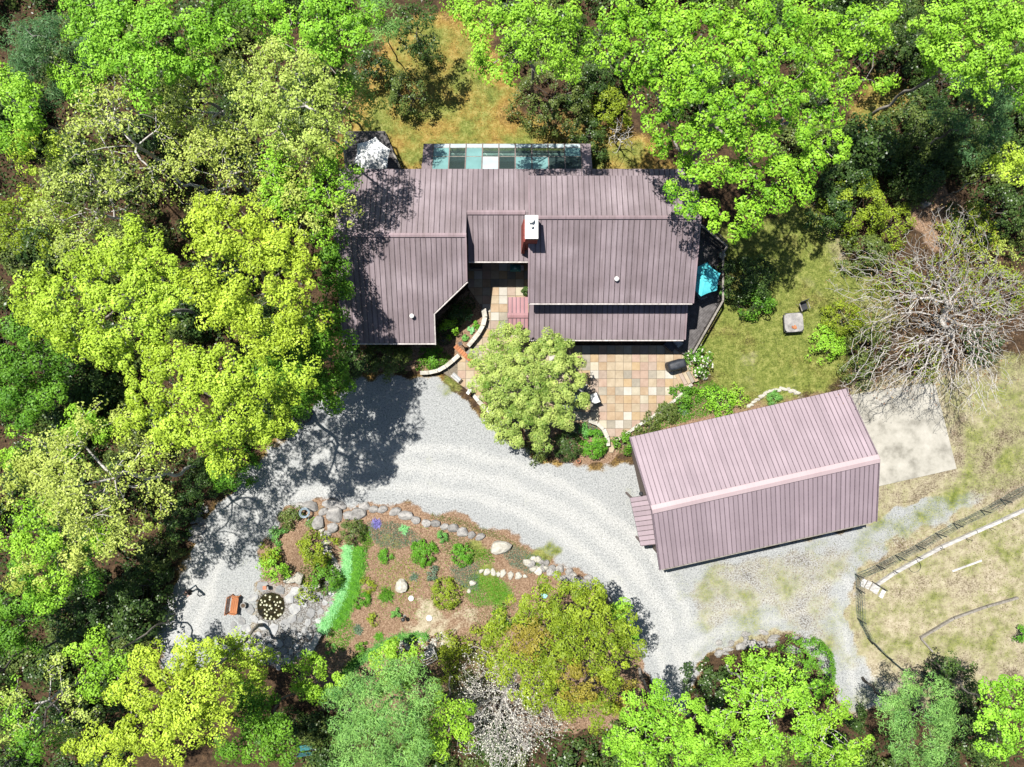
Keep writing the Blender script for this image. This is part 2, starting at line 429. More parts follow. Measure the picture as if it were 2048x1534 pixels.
TRACKS = [[W(*p) for p in t] for t in (
    [(360,1290),(395,1200),(430,1080),(520,985),(700,950),(870,960),(1000,985),(1130,1050),(1230,1130),(1310,1230),(1345,1330),(1350,1440)],
    [(330,1230),(370,1130),(420,1020),(500,950),(650,915),(880,915),(1020,945),(1160,1010),(1270,1100),(1350,1220),(1370,1300)],
    [(1350,1280),(1450,1240),(1560,1215),(1680,1180),(1720,1330),(1740,1400)])]
POND_C, POND_R = W(541, 1214), 1.15

def gnoise(X, Y):
    return (np.sin(X*0.31+1.1)*np.cos(Y*0.27-0.4) + 0.5*np.sin(X*0.83-Y*0.61+2.0) + 0.3*np.sin(X*1.7+Y*1.3))

def gh(X, Y):
    """ground height"""
    X = np.asarray(X, float); Y = np.asarray(Y, float)
    z = 0.025 * gnoise(X, Y)
    flat = np.maximum(sst(sdist(X, Y, DRIVE), -0.5, 0.6), 0)
    z = z * (1 - 0.8*flat)
    z = z + 0.38 * sst(sdist(X, Y, GARDEN), 0.0, 1.6)
    z = z - 0.55 * (1 - sst(np.hypot(X-POND_C[0], Y-POND_C[1]), POND_R*0.55, POND_R*1.0))
    # built ground is level: patio, house, garage
    lev = sst(sdist(X, Y, P2([(650,330),(1410,330),(1450,600),(1400,770),(1230,900),(1180,840),(1000,840),(880,745),(680,690)])), -0.6, 0.3)
    z = z * (1 - lev) - 0.05 * lev
    far = np.clip((np.hypot(X, Y) - 80) / 400, 0, 1)
    return z * (1 - far)

def G(px, py):
    x, y = W(px, py)
    return (x, y, float(gh(np.array([x]), np.array([y]))[0]))

def axis(lim, step):
    mid = np.arange(-lim, lim + step/2, step)
    out = []; q = lim; s = step
    while q < 2600:
        s *= 1.6; q += s; out.append(q)
    return np.concatenate([-np.array(out[::-1]), mid, np.array(out)])

STEP = 0.25
AX, AY = axis(45, STEP), axis(35, STEP)
GX, GY = np.meshgrid(AX, AY)          # rows = y
GZ = gh(GX, GY)
def wob(X, Y, a=0.35): return a*(np.sin(X*2.1+Y*1.3)*0.5 + np.sin(X*0.9-Y*2.7+1)*0.5 + 0.6*np.sin(X*4.7+1.7)*np.sin(Y*5.1))
SD = {k: sdist(GX, GY, v) + wob(GX, GY) for k, v in dict(drive=DRIVE, garden=GARDEN, lawn=LAWN, moss=MOSS, glade=GLADE, paddock=PADDOCK, side=SIDEYARD, red=LEAFRED, yard=YARD, east=EAST, bed=BED, pbed=PBED, pbed2=PBED2, pondp=PONDP).items()}
w_gravel = np.maximum(sst(SD['drive'], -0.5, 0.5), 0.5*sst(SD['pondp'], -0.4, 0.5))
w_gravel = w_gravel * (1 - 0.55*sst(SD['yard'], 0, 2.0))
w_gravel = np.maximum(w_gravel, 0.52*sst(SD['yard'], -0.5, 1.5))
w_grass = np.maximum.reduce([0.78*sst(SD['lawn'], -1.0, 1.0), 0.55*sst(SD['moss'], -1.5, 1.5), 0.5*sst(SD['glade'], -0.8, 0.8), 0.42*sst(SD['paddock'], -0.5, 1.5), 0.5*sst(SD['side'], -0.5, 1.0), 0.34*sst(SD['east'], -1, 1.0),
                             0.18*sst(SD['yard'], -0.5, 1.5)])
w_gold = np.maximum.reduce([0.8*sst(SD['moss'], -2.0, 1.0), 0.7*sst(SD['glade'], -1.0, 0.8), 0.55*sst(SD['lawn'], -1, 1), 0.3*sst(SD['yard'], -0.5, 1)])
w_mulch = np.maximum.reduce([sst(SD['garden'], -1.3, -0.2), sst(SD['bed'], -0.2, 0.3), sst(SD['pbed'], -0.2, 0.4), sst(SD['pbed2'], -0.2, 0.4), sst(SD['red'], -0.6, 1.0)])
w_sand = np.maximum.reduce([0.75*sst(SD['paddock'], -0.5, 1.5), 0.5*sst(SD['yard'], -0.5, 2.0), 0.5*sst(SD['side'], -0.5, 1.0), 0.62*sst(SD['east'], -1, 1), 0.3*sst(SD['pondp'], -0.5, 1.0)])
# worn earth: a foot path over the lawn, the south end of the yard, bare patches
path = ldist(GX, GY, [W(1655, 470), W(1690, 560), W(1730, 600), W(1765, 625)])
w_sand = np.maximum(w_sand, 0.75*(1-sst(path, 0.3, 1.3)))
for (px, py, rr, v) in ((1740,1330,2.6,0.85),(1790,1260,3.0,0.9),(2000,1180,3.0,0.85),(1960,820,2.4,0.85),(1880,1290,2.5,0.9),(1640,1200,2.2,0.6),(1500,730,1.6,0.8),(1560,770,1.8,0.85),(1620,560,1.5,0.7),(1480,760,1.2,0.7),(860,1240,2.0,0.6),(930,1240,1.6,0.6),(880,1285,1.4,0.8),(1000,1340,1.8,0.6),(700,1010,1.2,0.5)):
    x, y = W(px, py)
    w_sand = np.maximum(w_sand, v*(1-sst(np.hypot(GX-x, GY-y)+wob(GX, GY, 0.6), rr*0.4, rr)))
tr = np.minimum.reduce([ldist(GX, GY, t) for t in TRACKS]) + wob(GX, GY, 0.15)
w_track = np.exp(-((tr-0.72)/0.34)**2)*0.6 + 0.35*(1-sst(tr, 0.2, 2.6))
for (px, py, rr, v) in ((900,770,1.2,0.6),(960,1155,1.6,0.8),(985,1180,1.4,0.9),(1080,1110,1.6,0.7),(950,1100,1.1,0.6),(780,1090,1.2,0.4),(640,1020,1.0,0.3)):
    x, y = W(px, py)
    w_grass = np.maximum(w_grass, v*(1-sst(np.hypot(GX-x, GY-y)+wob(GX, GY, 0.5), rr*0.3, rr)))
near_edge = np.exp(-(SD['drive']/0.6)**2)
w_gold = np.maximum(w_gold, 0.5*near_edge)

def terrain_mat():
    m, t, n, l, p = nt('terrain')
    geo = n.new('ShaderNodeNewGeometry')
    def noise(sc, det=5, rough=0.6):
        q = n.new('ShaderNodeTexNoise'); q.inputs['Scale'].default_value = sc; q.inputs['Detail'].default_value = det; q.inputs['Roughness'].default_value = rough
        l.new(geo.outputs['Position'], q.inputs[0]); return q.outputs[0]
    n1, n3, nf, nff = noise(0.45, 6), noise(2.2, 6, 0.7), noise(9, 5, 0.75), noise(24, 3, 0.7)
    a1 = n.new('ShaderNodeAttribute'); a1.attribute_name = 'splat_a'
    a2 = n.new('ShaderNodeAttribute'); a2.attribute_name = 'splat_b'
    s1 = n.new('ShaderNodeSeparateColor'); l.new(a1.outputs['Color'], s1.inputs[0])
    s2 = n.new('ShaderNodeSeparateColor'); l.new(a2.outputs['Color'], s2.inputs[0])
    def mix(fac, a, b):
        q = n.new('ShaderNodeMixRGB'); l.new(fac, q.inputs[0]); l.new(a, q.inputs[1]); l.new(b, q.inputs[2]); return q.outputs[0]
    def math_(op, a, b):
        q = n.new('ShaderNodeMath'); q.operation = op
        for i, v in enumerate((a, b)):
            if isinstance(v, (int, float)): q.inputs[i].default_value = v
            else: l.new(v, q.inputs[i])
        return q.outputs[0]
    def mask(w, nz, k=0.8, soft=0.14):
        # weight pushed through noise so that borders are ragged
        v = math_('ADD', w, math_('MULTIPLY', math_('SUBTRACT', nz, 0.5), k))
        q = n.new('ShaderNodeMapRange'); q.interpolation_type = 'SMOOTHSTEP'
        q.inputs[1].default_value = 0.5 - soft; q.inputs[2].default_value = 0.5 + soft
        l.new(v, q.inputs[0]); return q.outputs[0]
    def col(nz, stops):
        c = ramp(n, stops); l.new(nz, c.inputs[0]); return c.outputs[0]
    bign = math_('ADD', math_('MULTIPLY', n1, 0.62), math_('MULTIPLY', nf, 0.38))
    comb = math_('ADD', math_('MULTIPLY', n3, 0.5), math_('MULTIPLY', nf, 0.5))
    combf = math_('ADD', math_('MULTIPLY', nf, 0.5), math_('MULTIPLY', nff, 0.5))
    litter = col(comb, [(0.34, (0.014, 0.010, 0.007)), (0.5, (0.05, 0.031, 0.018)), (0.68, (0.14, 0.085, 0.045))])
    gold = col(comb, [(0.36, (0.10, 0.062, 0.015)), (0.5, (0.25, 0.16, 0.04)), (0.64, (0.40, 0.28, 0.10))])
    mulch = col(combf, [(0.39, (0.06, 0.036, 0.022)), (0.5, (0.19, 0.118, 0.074)), (0.61, (0.36, 0.265, 0.185))])
    sand = col(comb, [(0.36, (0.15, 0.12, 0.07)), (0.5, (0.32, 0.275, 0.19)), (0.64, (0.44, 0.395, 0.30))])
    grass = col(comb, [(0.37, (0.035, 0.052, 0.010)), (0.5, (0.125, 0.15, 0.03)), (0.62, (0.25, 0.25, 0.08))])
    gravel = col(combf, [(0.38, (0.085, 0.09, 0.092)), (0.48, (0.255, 0.262, 0.262)), (0.62, (0.385, 0.392, 0.388))])
    track = col(combf, [(0.37, (0.13, 0.132, 0.13)), (0.47, (0.31, 0.312, 0.305)), (0.6, (0.45, 0.45, 0.437))])
    c = litter
    c = mix(mask(s2.outputs[0], bign, 1.7, 0.25), c, gold)
    c = mix(mask(s1.outputs[2], n3, 0.5), c, mulch)
    c = mix(mask(s2.outputs[1], bign, 2.2, 0.25), c, sand)
    gv = mix(mask(s2.outputs[2], bign, 1.5, 0.45), gravel, track)
    c = mix(mask(s1.outputs[0], combf, 1.5, 0.16), c, gv)
    c = mix(mask(s1.outputs[1], bign, 2.6, 0.3), c, grass)
    # loose dark and pale bits everywhere
    l.new(c, p.inputs['Base Color'])
    p.inputs['Roughness'].default_value = 0.95
    p.inputs['Specular IOR Level'].default_value = 0.15
    bp = n.new('ShaderNodeBump'); bp.inputs['Strength'].default_value = 0.9; bp.inputs['Distance'].default_value = 0.035
    l.new(math_('ADD', math_('MULTIPLY', nf, 0.6), math_('MULTIPLY', nff, 0.4)), bp.inputs['Height'])
    l.new(bp.outputs[0], p.inputs['Normal'])
    return m
M['terrain'] = terrain_mat()

def sheet(name, cell_mask, dz, label=None):
    """the faces of the grid where cell_mask is true, dz above the ground"""
    ny, nx = GX.shape
    idx = np.arange(ny*nx).reshape(ny, nx)
    q = np.stack([idx[:-1, :-1], idx[:-1, 1:], idx[1:, 1:], idx[1:, :-1]], -1)[cell_mask]
    used, inv = np.unique(q, return_inverse=True)
    inv = inv.reshape(q.shape)
    co = np.stack([GX.ravel()[used], GY.ravel()[used], GZ.ravel()[used] + dz], -1)
    me = bpy.data.meshes.new(name)
    me.vertices.add(len(used)); me.vertices.foreach_set('co', co.ravel())
    me.loops.add(inv.size); me.loops.foreach_set('vertex_index', inv.ravel().astype(np.int32))
    me.polygons.add(len(inv)); me.polygons.foreach_set('loop_start', np.arange(0, inv.size, 4, dtype=np.int32))
    me.polygons.foreach_set('loop_total', np.full(len(inv), 4, np.int32)) if False else None
    me.polygons.foreach_set('use_smooth', np.ones(len(inv), bool))
    for an, ch in (('splat_a', (w_gravel, w_grass, w_mulch)), ('splat_b', (w_gold, w_sand, w_track))):
        at = me.attributes.new(an, 'FLOAT_COLOR', 'POINT')
        buf = np.ones((len(used), 4), np.float32)
        for i, c in enumerate(ch): buf[:, i] = c.ravel()[used]
        at.data.foreach_set('color', buf.ravel())
    me.materials.append(M['terrain'])
    me.update(calc_edges=True)
    o = bpy.data.objects.new(name, me)
    link(o)
    tag(o, kind='structure')
    return o
def cell(a): return (a[:-1, :-1] + a[:-1, 1:] + a[1:, 1:] + a[1:, :-1]) / 4
ground = sheet('ground', np.ones((GX.shape[0]-1, GX.shape[1]-1), bool), 0.0)
cd = {k: cell(v) for k, v in SD.items()}
sheet('gravel_drive', cd['drive'] > -0.2, 0.012)
sheet('garden_bed', (cd['garden'] > 0) & (cd['drive'] <= -0.2), 0.012)
sheet('lawn', (cd['lawn'] > -0.3) & (cd['drive'] <= -0.2), 0.012)
sheet('mossy_clearing', (cd['moss'] > -0.3), 0.012)
sheet('paddock', (cd['paddock'] > 0) & (cd['drive'] <= -0.2), 0.012)
sheet('planting_bed', (cd['bed'] > 0), 0.012)

# concrete pad beside the garage
pad = MB().prism([W(*p) for p in ((1560,812),(1868,763),(1912,937),(1700,985))], -0.1, 0.07)
tag(pad.build('concrete_pad', M['concrete']), kind='structure')
# pond
pond_o = MB()
ang = [2*math.pi*k/28 for k in range(28)]
pond_o.prism([(POND_C[0]+POND_R*(1+0.07*math.sin(3*a+1)+0.04*math.sin(5*a))*math.cos(a), POND_C[1]+POND_R*(1+0.07*math.sin(3*a+1)+0.04*math.sin(5*a))*math.sin(a)) for a in ang], -0.50, -0.13)
tag(pond_o.build('pond_water', M['water']), kind='structure')

# ------------------------------------------------------------------ patio of square sandstone tiles
PATIO = [(936,515),(1062,515),(1062,600),(1062,690),(1380,690),(1388,705),(1392,745),(1378,772),(1345,802),(1300,834),(1262,858),(1232,888),(1226,905),(1218,905),(1217,875),(1200,850),(1178,842),(1120,850),(1060,850),
         (1000,820),(955,795),(938,782),(905,758),(884,744),(905,728),(940,697),(966,662),(974,632),(955,602),(936,575)]
PZ = 0.10
pp = [W(px, py, PZ) for px, py in PATIO]
patio = MB().prism(pp, -0.15, PZ-0.025).build('patio', M['mortar'])
tag(patio, kind='structure')
def clip_sq(poly, x0, y0, x1, y1):
    for ax, v, sg in ((0, x0, 1), (0, x1, -1), (1, y0, 1), (1, y1, -1)):
        out = []
        for i in range(len(poly)):
            a, b = poly[i], poly[(i+1) % len(poly)]
            da, db = sg*(a[ax]-v), sg*(b[ax]-v)
            if da >= 0: out.append(a)
            if (da < 0) != (db < 0):
                t = da/(da-db); out.append((a[0]+t*(b[0]-a[0]), a[1]+t*(b[1]-a[1])))
        poly = out
        if len(poly) < 3: return []
    return poly
def area(poly): return 0.5*abs(sum(poly[i][0]*poly[(i+1) % len(poly)][1]-poly[(i+1) % len(poly)][0]*poly[i][1] for i in range(len(poly))))
TS = 16.6/S*(H-PZ)/H
tx0, ty0 = W(1180.6, 707.5, PZ)
tile_rng = random.Random(4)
tile_mesh = {}
def tile_block(poly, mi, z):
    cx = sum(p[0] for p in poly)/len(poly); cy = sum(p[1] for p in poly)/len(poly)
    loc = [(p[0]-cx, p[1]-cy) for p in poly]
    mb = MB(); mb.prism(loc, -0.035, -0.006)
    ins = [(p[0]*0.975, p[1]*0.975) for p in loc]
    n = len(loc)
    if sum(loc[i][0]*loc[(i+1)%n][1]-loc[(i+1)%n][0]*loc[i][1] for i in range(n)) < 0: loc = loc[::-1]; ins = ins[::-1]
    b = len(mb.v)
    mb.v += [(p[0], p[1], -0.006) for p in loc] + [(p[0], p[1], 0) for p in ins]
    mb.f += [(b+i, b+(i+1)%n, b+n+(i+1)%n, b+n+i) for i in range(n)] + [tuple(b+n+i for i in range(n))]
    mb.m += [0]*(n+1)
    return mb, (cx, cy, z)
n_tile = 0
hidden = MB()
for i in range(-16, 15):
    for j in range(-15, 14):
        g = 0.011
        x0, y0 = tx0+i*TS+g, ty0+j*TS+g
        x1, y1 = x0+TS-2*g, y0+TS-2*g
        q = clip_sq(pp, x0, y0, x1, y1)
        if not q or area(q) < 0.035: continue
        q2 = []
        for p in q:
            if not q2 or math.hypot(p[0]-q2[-1][0], p[1]-q2[-1][1]) > 0.01: q2.append(p)
        full = area(q2) > 0.985*(x1-x0)*(y1-y0)
        k = tile_rng.choices(range(9), [6, 5, 4, 4, 3, 4, 1.2, 4, 1.5])[0]
        z = PZ + tile_rng.uniform(-0.004, 0.004)
        cxp = 1024 + (x0+x1)/2*S; cyp = 767 - (y0+y1)/2*S
        under_tree = math.hypot(cxp-1058, cyp-762) < 66
        if full and under_tree:
            mb_, loc_ = tile_block(q2, k, z)
            hidden.add([(v[0]+loc_[0], v[1]+loc_[1], v[2]+loc_[2]) for v in mb_.v], mb_.f)
            continue
        if full:
            if k not in tile_mesh:
                mb_, _ = tile_block([(x0, y0), (x1, y0), (x1, y1), (x0, y1)], k, z)
                tile_mesh[k] = mb_.mesh('tile', TILE[k])
            part('tile', tile_mesh[k], patio, ((x0+x1)/2, (y0+y1)/2, z))
        else:
            mb_, loc_ = tile_block(q2, k, z)
            mb_.build('tile', TILE[k], patio, loc=loc_)
        n_tile += 1
if hidden.v: tag(hidden.build('shaded_tiles', TILE[0], patio), kind='stuff')
print('tiles', n_tile)

# ------------------------------------------------------------------ sheet metal roofs
def roof_slope(parent, name, x0, x1, zf, ylo, yhi, mat, seam, step=0.345, thick=0.10, seed=1, along='x', rib=0.028):
    """one roof slope: slab part, with every sheet panel (its seam on one side) a sub-part.
    along='x': ridge runs along x, panels run along y between ylo(x) and yhi(x); zf(y) is the surface height"""
    def V(u, v, dz): return (u, v, zf(v)+dz) if along == 'x' else (v, u, zf(v)+dz)
    flip = along != 'x'
    us = [x0]
    n = max(1, round((x1-x0)/step))
    us = [x0+(x1-x0)*i/n for i in range(n+1)]
    slab = MB()
    # slab as strips joined into one mesh
    pts_lo = [(u, ylo(u)) for u in us]; pts_hi = [(u, yhi(u)) for u in us]
    N = len(us)
    vs = [V(u, v, -0.012) for u, v in pts_lo] + [V(u, v, -0.012) for u, v in pts_hi] + [V(u, v, -0.012-thick) for u, v in pts_lo] + [V(u, v, -0.012-thick) for u, v in pts_hi]
    fs = []
    for i in range(N-1):
        fs += [(i, i+1, N+i+1, N+i), (2*N+i+1, 2*N+i, 3*N+i, 3*N+i+1), (i+1, i, 2*N+i, 2*N+i+1), (N+i, N+i+1, 3*N+i+1, 3*N+i)]
    fs += [(0, N, 3*N, 2*N), (2*N-1, N-1, 3*N-1, 4*N-1)]
    if flip: fs = [f[::-1] for f in fs]
    slab.add(vs, fs)
    so = slab.build(name, M['roof_under'], parent)
    rr = random.Random(seed)
    for i in range(N-1):
        a, b = us[i], us[i+1]
        mb = MB()
        e = 0.004
        la, lb, ha, hb = ylo(a+e), ylo(b-e), yhi(a+e), yhi(b-e)
        w = rib
        t = 0.02 + rr.uniform(0, 0.004)
        ra = a+e+w
        lr, hr_ = ylo(ra), yhi(ra)
        # flat pan
        vs = [V(ra, lr, t), V(b-e, lb, t), V(b-e, hb, t), V(ra, hr_, t), V(ra, lr, -0.01), V(b-e, lb, -0.01), V(b-e, hb, -0.01), V(ra, hr_, -0.01)]
        bf = [(0,1,2,3),(7,6,5,4),(0,4,5,1),(1,5,6,2),(2,6,7,3),(3,7,4,0)]
        if flip: bf = [f[::-1] for f in bf]
        mb.add(vs, bf, 0)
        # raised seam
        hgt = t+0.045
        vs = [V(a+e, la, hgt), V(ra, lr, hgt), V(ra, hr_, hgt), V(a+e, ha, hgt), V(a+e, la, -0.01), V(ra, lr, -0.01), V(ra, hr_, -0.01), V(a+e, ha, -0.01)]
        mb.add(vs, bf, 1)
        mb.build('panel', [mat, seam], so)
    return so

q = lambda v: v/S     # ground-scale pixels -> metres
house = empty('house', (0, 0, 0), 'long house with brown standing seam metal roofs and a white capped chimney', 'house')
# heights of the roof planes
NE_Y, NE_Z = q(397.5), 3.60                      # north eave
LR_Y, LR_Z = q(264.6), 5.28                      # left wing ridge
LE_Y, LE_Z = q(76.2), 2.93                       # left wing south eave
CR_Y, CR_Z = q(309.0), 4.70                      # connector ridge
CE_Y, CE_Z = q(226.5), 3.66
MR_Y, MR_Z = q(288.6), 6.40                      # main wing ridge
MN_Y, MN_Z = q(370.0), 5.37
ME_Y, ME_Z = q(145.9), 4.60
PE_Y, PE_Z = q(83.1), 2.70                       # porch eave
PT_Y, PT_Z = q(160.0), 3.38
XL0, XL1, XC1, XM1 = q(-316), q(-82), q(31), q(327)
def lin(ya, za, yb, zb): return lambda y: za + (zb-za)*(y-ya)/(yb-ya)
k_ = lambda v: (lambda u: v)
north = lin(NE_Y, NE_Z, LR_Y, LR_Z)
roof_slope(house, 'roof_slope', XL0, XL1, north, k_(LR_Y), k_(NE_Y), M['roof'], M['seam'], seed=1)
roof_slope(house, 'roof_slope', XL1, XC1, north, k_(CR_Y), k_(NE_Y), M['roof'], M['seam'], seed=2)
roof_slope(house, 'roof_slope', XC1+0.01, XM1-0.25, north, k_(q(352)), k_(NE_Y), M['roof'], M['seam'], seed=3)
# left wing south slope with the cut corner
cx1, cy1 = q(-82), q(187.0)
cx2, cy2 = q(-145.5), q(130.0)
def left_lo(u):
    if u <= cx2: return LE_Y
    return cy2 + (cy1-cy2)*(u-cx2)/(cx1-cx2)
south_l = lin(LE_Y, LE_Z, LR_Y, LR_Z)
roof_slope(house, 'roof_slope', XL0, cx2, south_l, left_lo, k_(LR_Y-0.003), M['roof'], M['seam'], seed=4)
roof_slope(house, 'roof_slope', cx2, XL1, south_l, lambda u: left_lo(max(u, cx2+1e-6)), k_(LR_Y-0.003), M['roof'], M['seam'], seed=5)
roof_slope(house, 'roof_slope', XL1+0.03, XC1-0.02, lin(CE_Y, CE_Z, CR_Y, CR_Z), k_(CE_Y), k_(CR_Y-0.003), M['roof'], M['seam'], seed=6)
roof_slope(house, 'roof_slope', XC1, XM1, lin(MN_Y, MN_Z, MR_Y, MR_Z), k_(MR_Y), k_(MN_Y), M['roof'], M['seam'], seed=7)
roof_slope(house, 'roof_slope', XC1, XM1, lin(ME_Y, ME_Z, MR_Y, MR_Z), k_(ME_Y), k_(MR_Y-0.003), M['roof'], M['seam'], seed=8)
roof_slope(house, 'roof_slope', XC1, XM1-0.06, lin(PE_Y, PE_Z, PT_Y, PT_Z), k_(PE_Y), k_(PT_Y), M['roof'], M['seam'], seed=9)
# entry gable
ex0, ex1 = W(1015.5, 632, 3.1)[0], XC1-0.03
ery = W(0, 631, 3.15)[1]
roof_slope(house, 'entry_roof', ex0, ex1, lin(ery+1.28, 2.72, ery, 3.15), k_(ery), k_(ery+1.28), M['roof_red'], M['seam_garage'], step=0.29, seed=10, rib=0.032)
roof_slope(house, 'entry_roof', ex0, ex1, lin(ery-1.28, 2.72, ery, 3.15), k_(ery-1.28), k_(ery-0.003), M['roof_red'], M['seam_garage'], step=0.29, seed=11, rib=0.032)

def ridge_cap(x0, x1, y, z, w, drop, mat, name='ridge_cap', parent=house):
    mb = MB()
    pr = [(-w, -drop), (0, 0), (w, -drop), (w, -drop-0.03), (0, -0.03), (-w, -drop-0.03)]
    vs = [(x, y+a, z+b) for x in (x0, x1) for a, b in pr]
    fs = [(i, i+6, (i+1) % 6+6, (i+1) % 6) for i in range(6)] + [(5,4,1,0),(4,3,2,1),(6,7,10,11),(7,8,9,10)]
    mb.add(vs, [f[::-1] for f in fs])
    return mb.build(name, mat, parent)
ridge_cap(XL0-0.03, XL1+0.02, LR_Y, LR_Z+0.12, 0.13, 0.045, M['ridge'])
ridge_cap(XL1+0.04, XC1-0.25, CR_Y, CR_Z+0.12, 0.14, 0.05, M['ridge'])
ridge_cap(XC1-0.02, XM1+0.03, MR_Y, MR_Z+0.12, 0.11, 0.04, M['ridge'])
ridge_cap(ex0-0.02, ex1, ery, 3.15+0.12, 0.16, 0.055, M['roof_red'])
# rake trims and gutters
def bar(a, b, w, h, mat, name, parent=house, mi=0):
    a, b = Vector(a), Vector(b)
    t = (b-a).normalized(); s_ = t.cross(Vector((0, 0, 1))).normalized()*w/2; u = s_.cross(t).normalized()*h/2
    vs = [p+sx*s_+su*u for p in (a, b) for sx, su in ((-1,-1),(1,-1),(1,1),(-1,1))]
    mb = MB().add(vs, [(0,1,2,3),(7,6,5,4),(0,4,5,1),(1,5,6,2),(2,6,7,3),(3,7,4,0)])
    return mb.build(name, mat, parent)
def rake(x, ya, za, yb, zb, mat=None, w=0.10): bar((x, ya, za), (x, yb, zb), w, 0.17, mat or M['ridge'], 'rake_trim')
rake(XL1-0.02, cy1, south_l(cy1)+0.0, LR_Y, LR_Z+0.0)
rake(XC1-0.03, ME_Y, ME_Z, MR_Y, MR_Z); rake(XC1-0.03, MN_Y, MN_Z, MR_Y, MR_Z)
rake(XM1+0.03, ME_Y, ME_Z, MR_Y, MR_Z); rake(XM1+0.03, MN_Y, MN_Z, MR_Y, MR_Z)
rake(XM1-0.02, PE_Y, PE_Z, PT_Y, PT_Z); rake(XL0-0.03, LE_Y, LE_Z, LR_Y, LR_Z); rake(XL0-0.03, NE_Y, NE_Z, LR_Y, LR_Z)
def gutter(a, b): bar(a, b, 0.085, 0.10, M['gutter'], 'gutter')
gutter((XL0, LE_Y-0.06, LE_Z-0.06), (cx2+0.10, LE_Y-0.06, LE_Z-0.06))
gutter((cx2+0.05, LE_Y-0.11, LE_Z-0.06), (cx2+0.05, cy2, south_l(cy2)-0.05))
gutter((cx2+0.04, cy2-0.05, south_l(cy2)-0.06), (cx1+0.05, cy1-0.04, south_l(cy1)-0.06))
gutter((XL1+0.06, CE_Y-0.06, CE_Z-0.06), (XC1-0.05, CE_Y-0.06, CE_Z-0.06))
gutter((XC1, ME_Y-0.06, ME_Z-0.07), (XM1, ME_Y-0.06, ME_Z-0.07))
gutter((XC1, PE_Y-0.06, PE_Z-0.07), (XM1-0.1, PE_Y-0.06, PE_Z-0.07))
# snow guards / rib ends on the north eaves
# walls (inset under the eaves)
def wall_box(x0, y0, x1, y1, z1):
    MB().prism([(x0, y0), (x1, y0), (x1, y1), (x0, y1)], -0.1, z1).build('wall', M['wall'], house)
def wall_gable(x0, x1, ys, name='wall'):
    """wall block whose top follows the roof: ys = [(y, z), ...] south to north"""
    mb = MB()
    n = len(ys)
    vs = [(x, y, z) for x in (x0, x1) for y, z in ys] + [(x, y, -0.1) for x in (x0, x1) for y, z in ys]
    fs = []
    for i in range(n-1):
        fs += [(i, n+i, n+i+1, i+1), (i, i+1, 2*n+i+1, 2*n+i), (n+i+1, n+i, 3*n+i, 3*n+i+1)]
    fs += [(0, 2*n, 3*n, n), (n-1, 2*n-1, 4*n-1, 3*n-1)]
    mb.add(vs, fs)
    mb.build(name, M['wall'], house)
g_ = 0.16
wall_gable(XL0+0.35, cx2-0.35, [(LE_Y+0.5, LE_Z-g_), (LR_Y, LR_Z-g_), (NE_Y-0.5, NE_Z-g_)])
wall_gable(cx2-0.36, cx1-0.4, [(cy1+0.25, south_l(cy1+0.25)-g_), (LR_Y, LR_Z-g_), (NE_Y-0.51, NE_Z-g_)])
wall_gable(cx1-0.41, XC1+0.3, [(CE_Y+1.1, CE_Z+0.2), (CR_Y, CR_Z-g_-0.02), (NE_Y-0.52, NE_Z-g_)])
wall_gable(XC1+0.28, XM1-0.4, [(PT_Y+0.12, ME_Z-0.12), (MR_Y, MR_Z-g_), (MN_Y-0.2, MN_Z-g_), (MN_Y+0.15, 4.0), (NE_Y-0.55, NE_Z-g_)])
# the diagonal bay wall of the left wing
dw = MB().prism([(cx2-0.37, cy2+0.45), (cx2-0.2, cy2+0.5), (cx1-0.45, cy1+0.3), (cx2-0.37, cy1+0.4)], -0.1, 3.4)
dw.build('wall', M['wall'], house)
# porch posts, doors and windows under the eaves
for i in range(5):
    MB().box((XC1+0.4+i*(XM1-XC1-0.9)/4, PE_Y+0.25, 1.35), (0.14, 0.14, 2.5)).build('porch_post', M['frame'], house)
def opening(x, y, z, w, h, nrm, name):
    """window or glazed door on a wall that faces nrm (unit xy)"""
    rz = math.atan2(nrm[1], nrm[0]) + math.pi/2
    o = MB().box((0, 0, 0), (w, 0.10, h)).build(name, M['frame'], house, loc=(x, y, z), rz=rz)
    MB().box((0, -0.055, 0), (w-0.16, 0.02, h-0.16)).build('pane', M['glass_clear'], o)
for i in range(4): opening(XC1+1.6+i*2.3, PT_Y+0.10, 1.2, 1.7, 2.1, (0, -1), 'window')
opening(q(-30), CE_Y+1.08, 1.15, 1.8, 2.2, (0, -1), 'door'); opening(q(-5), CE_Y+1.08, 1.35, 0.8, 1.4, (0, -1), 'window')
for i in range(3): opening(q(-300)+i*1.9+0.6, LE_Y+0.48, 1.3, 1.2, 1.3, (0, -1), 'window')
for i in range(2): opening(XM1-0.38, q(190)+i*2.4, 1.5, 1.7, 2.0, (1, 0), 'window')
# chimney
chx0, chx1, chy0, chy1 = q(22.3), q(44.2), q(246), q(285.5)
ch = MB()
ch.box(((chx0+chx1)/2, (chy0+chy1)/2-0.01, 3.6), (chx1-chx0-0.02, chy1-chy0+0.0, 7.0))
ch.box(((chx0+chx1)/2, (chy0+chy1)/2, 7.15), (chx1-chx0-0.06, chy1-chy0-0.06, 0.3))
cho = ch.build('chimney', M['brick_red'], house)
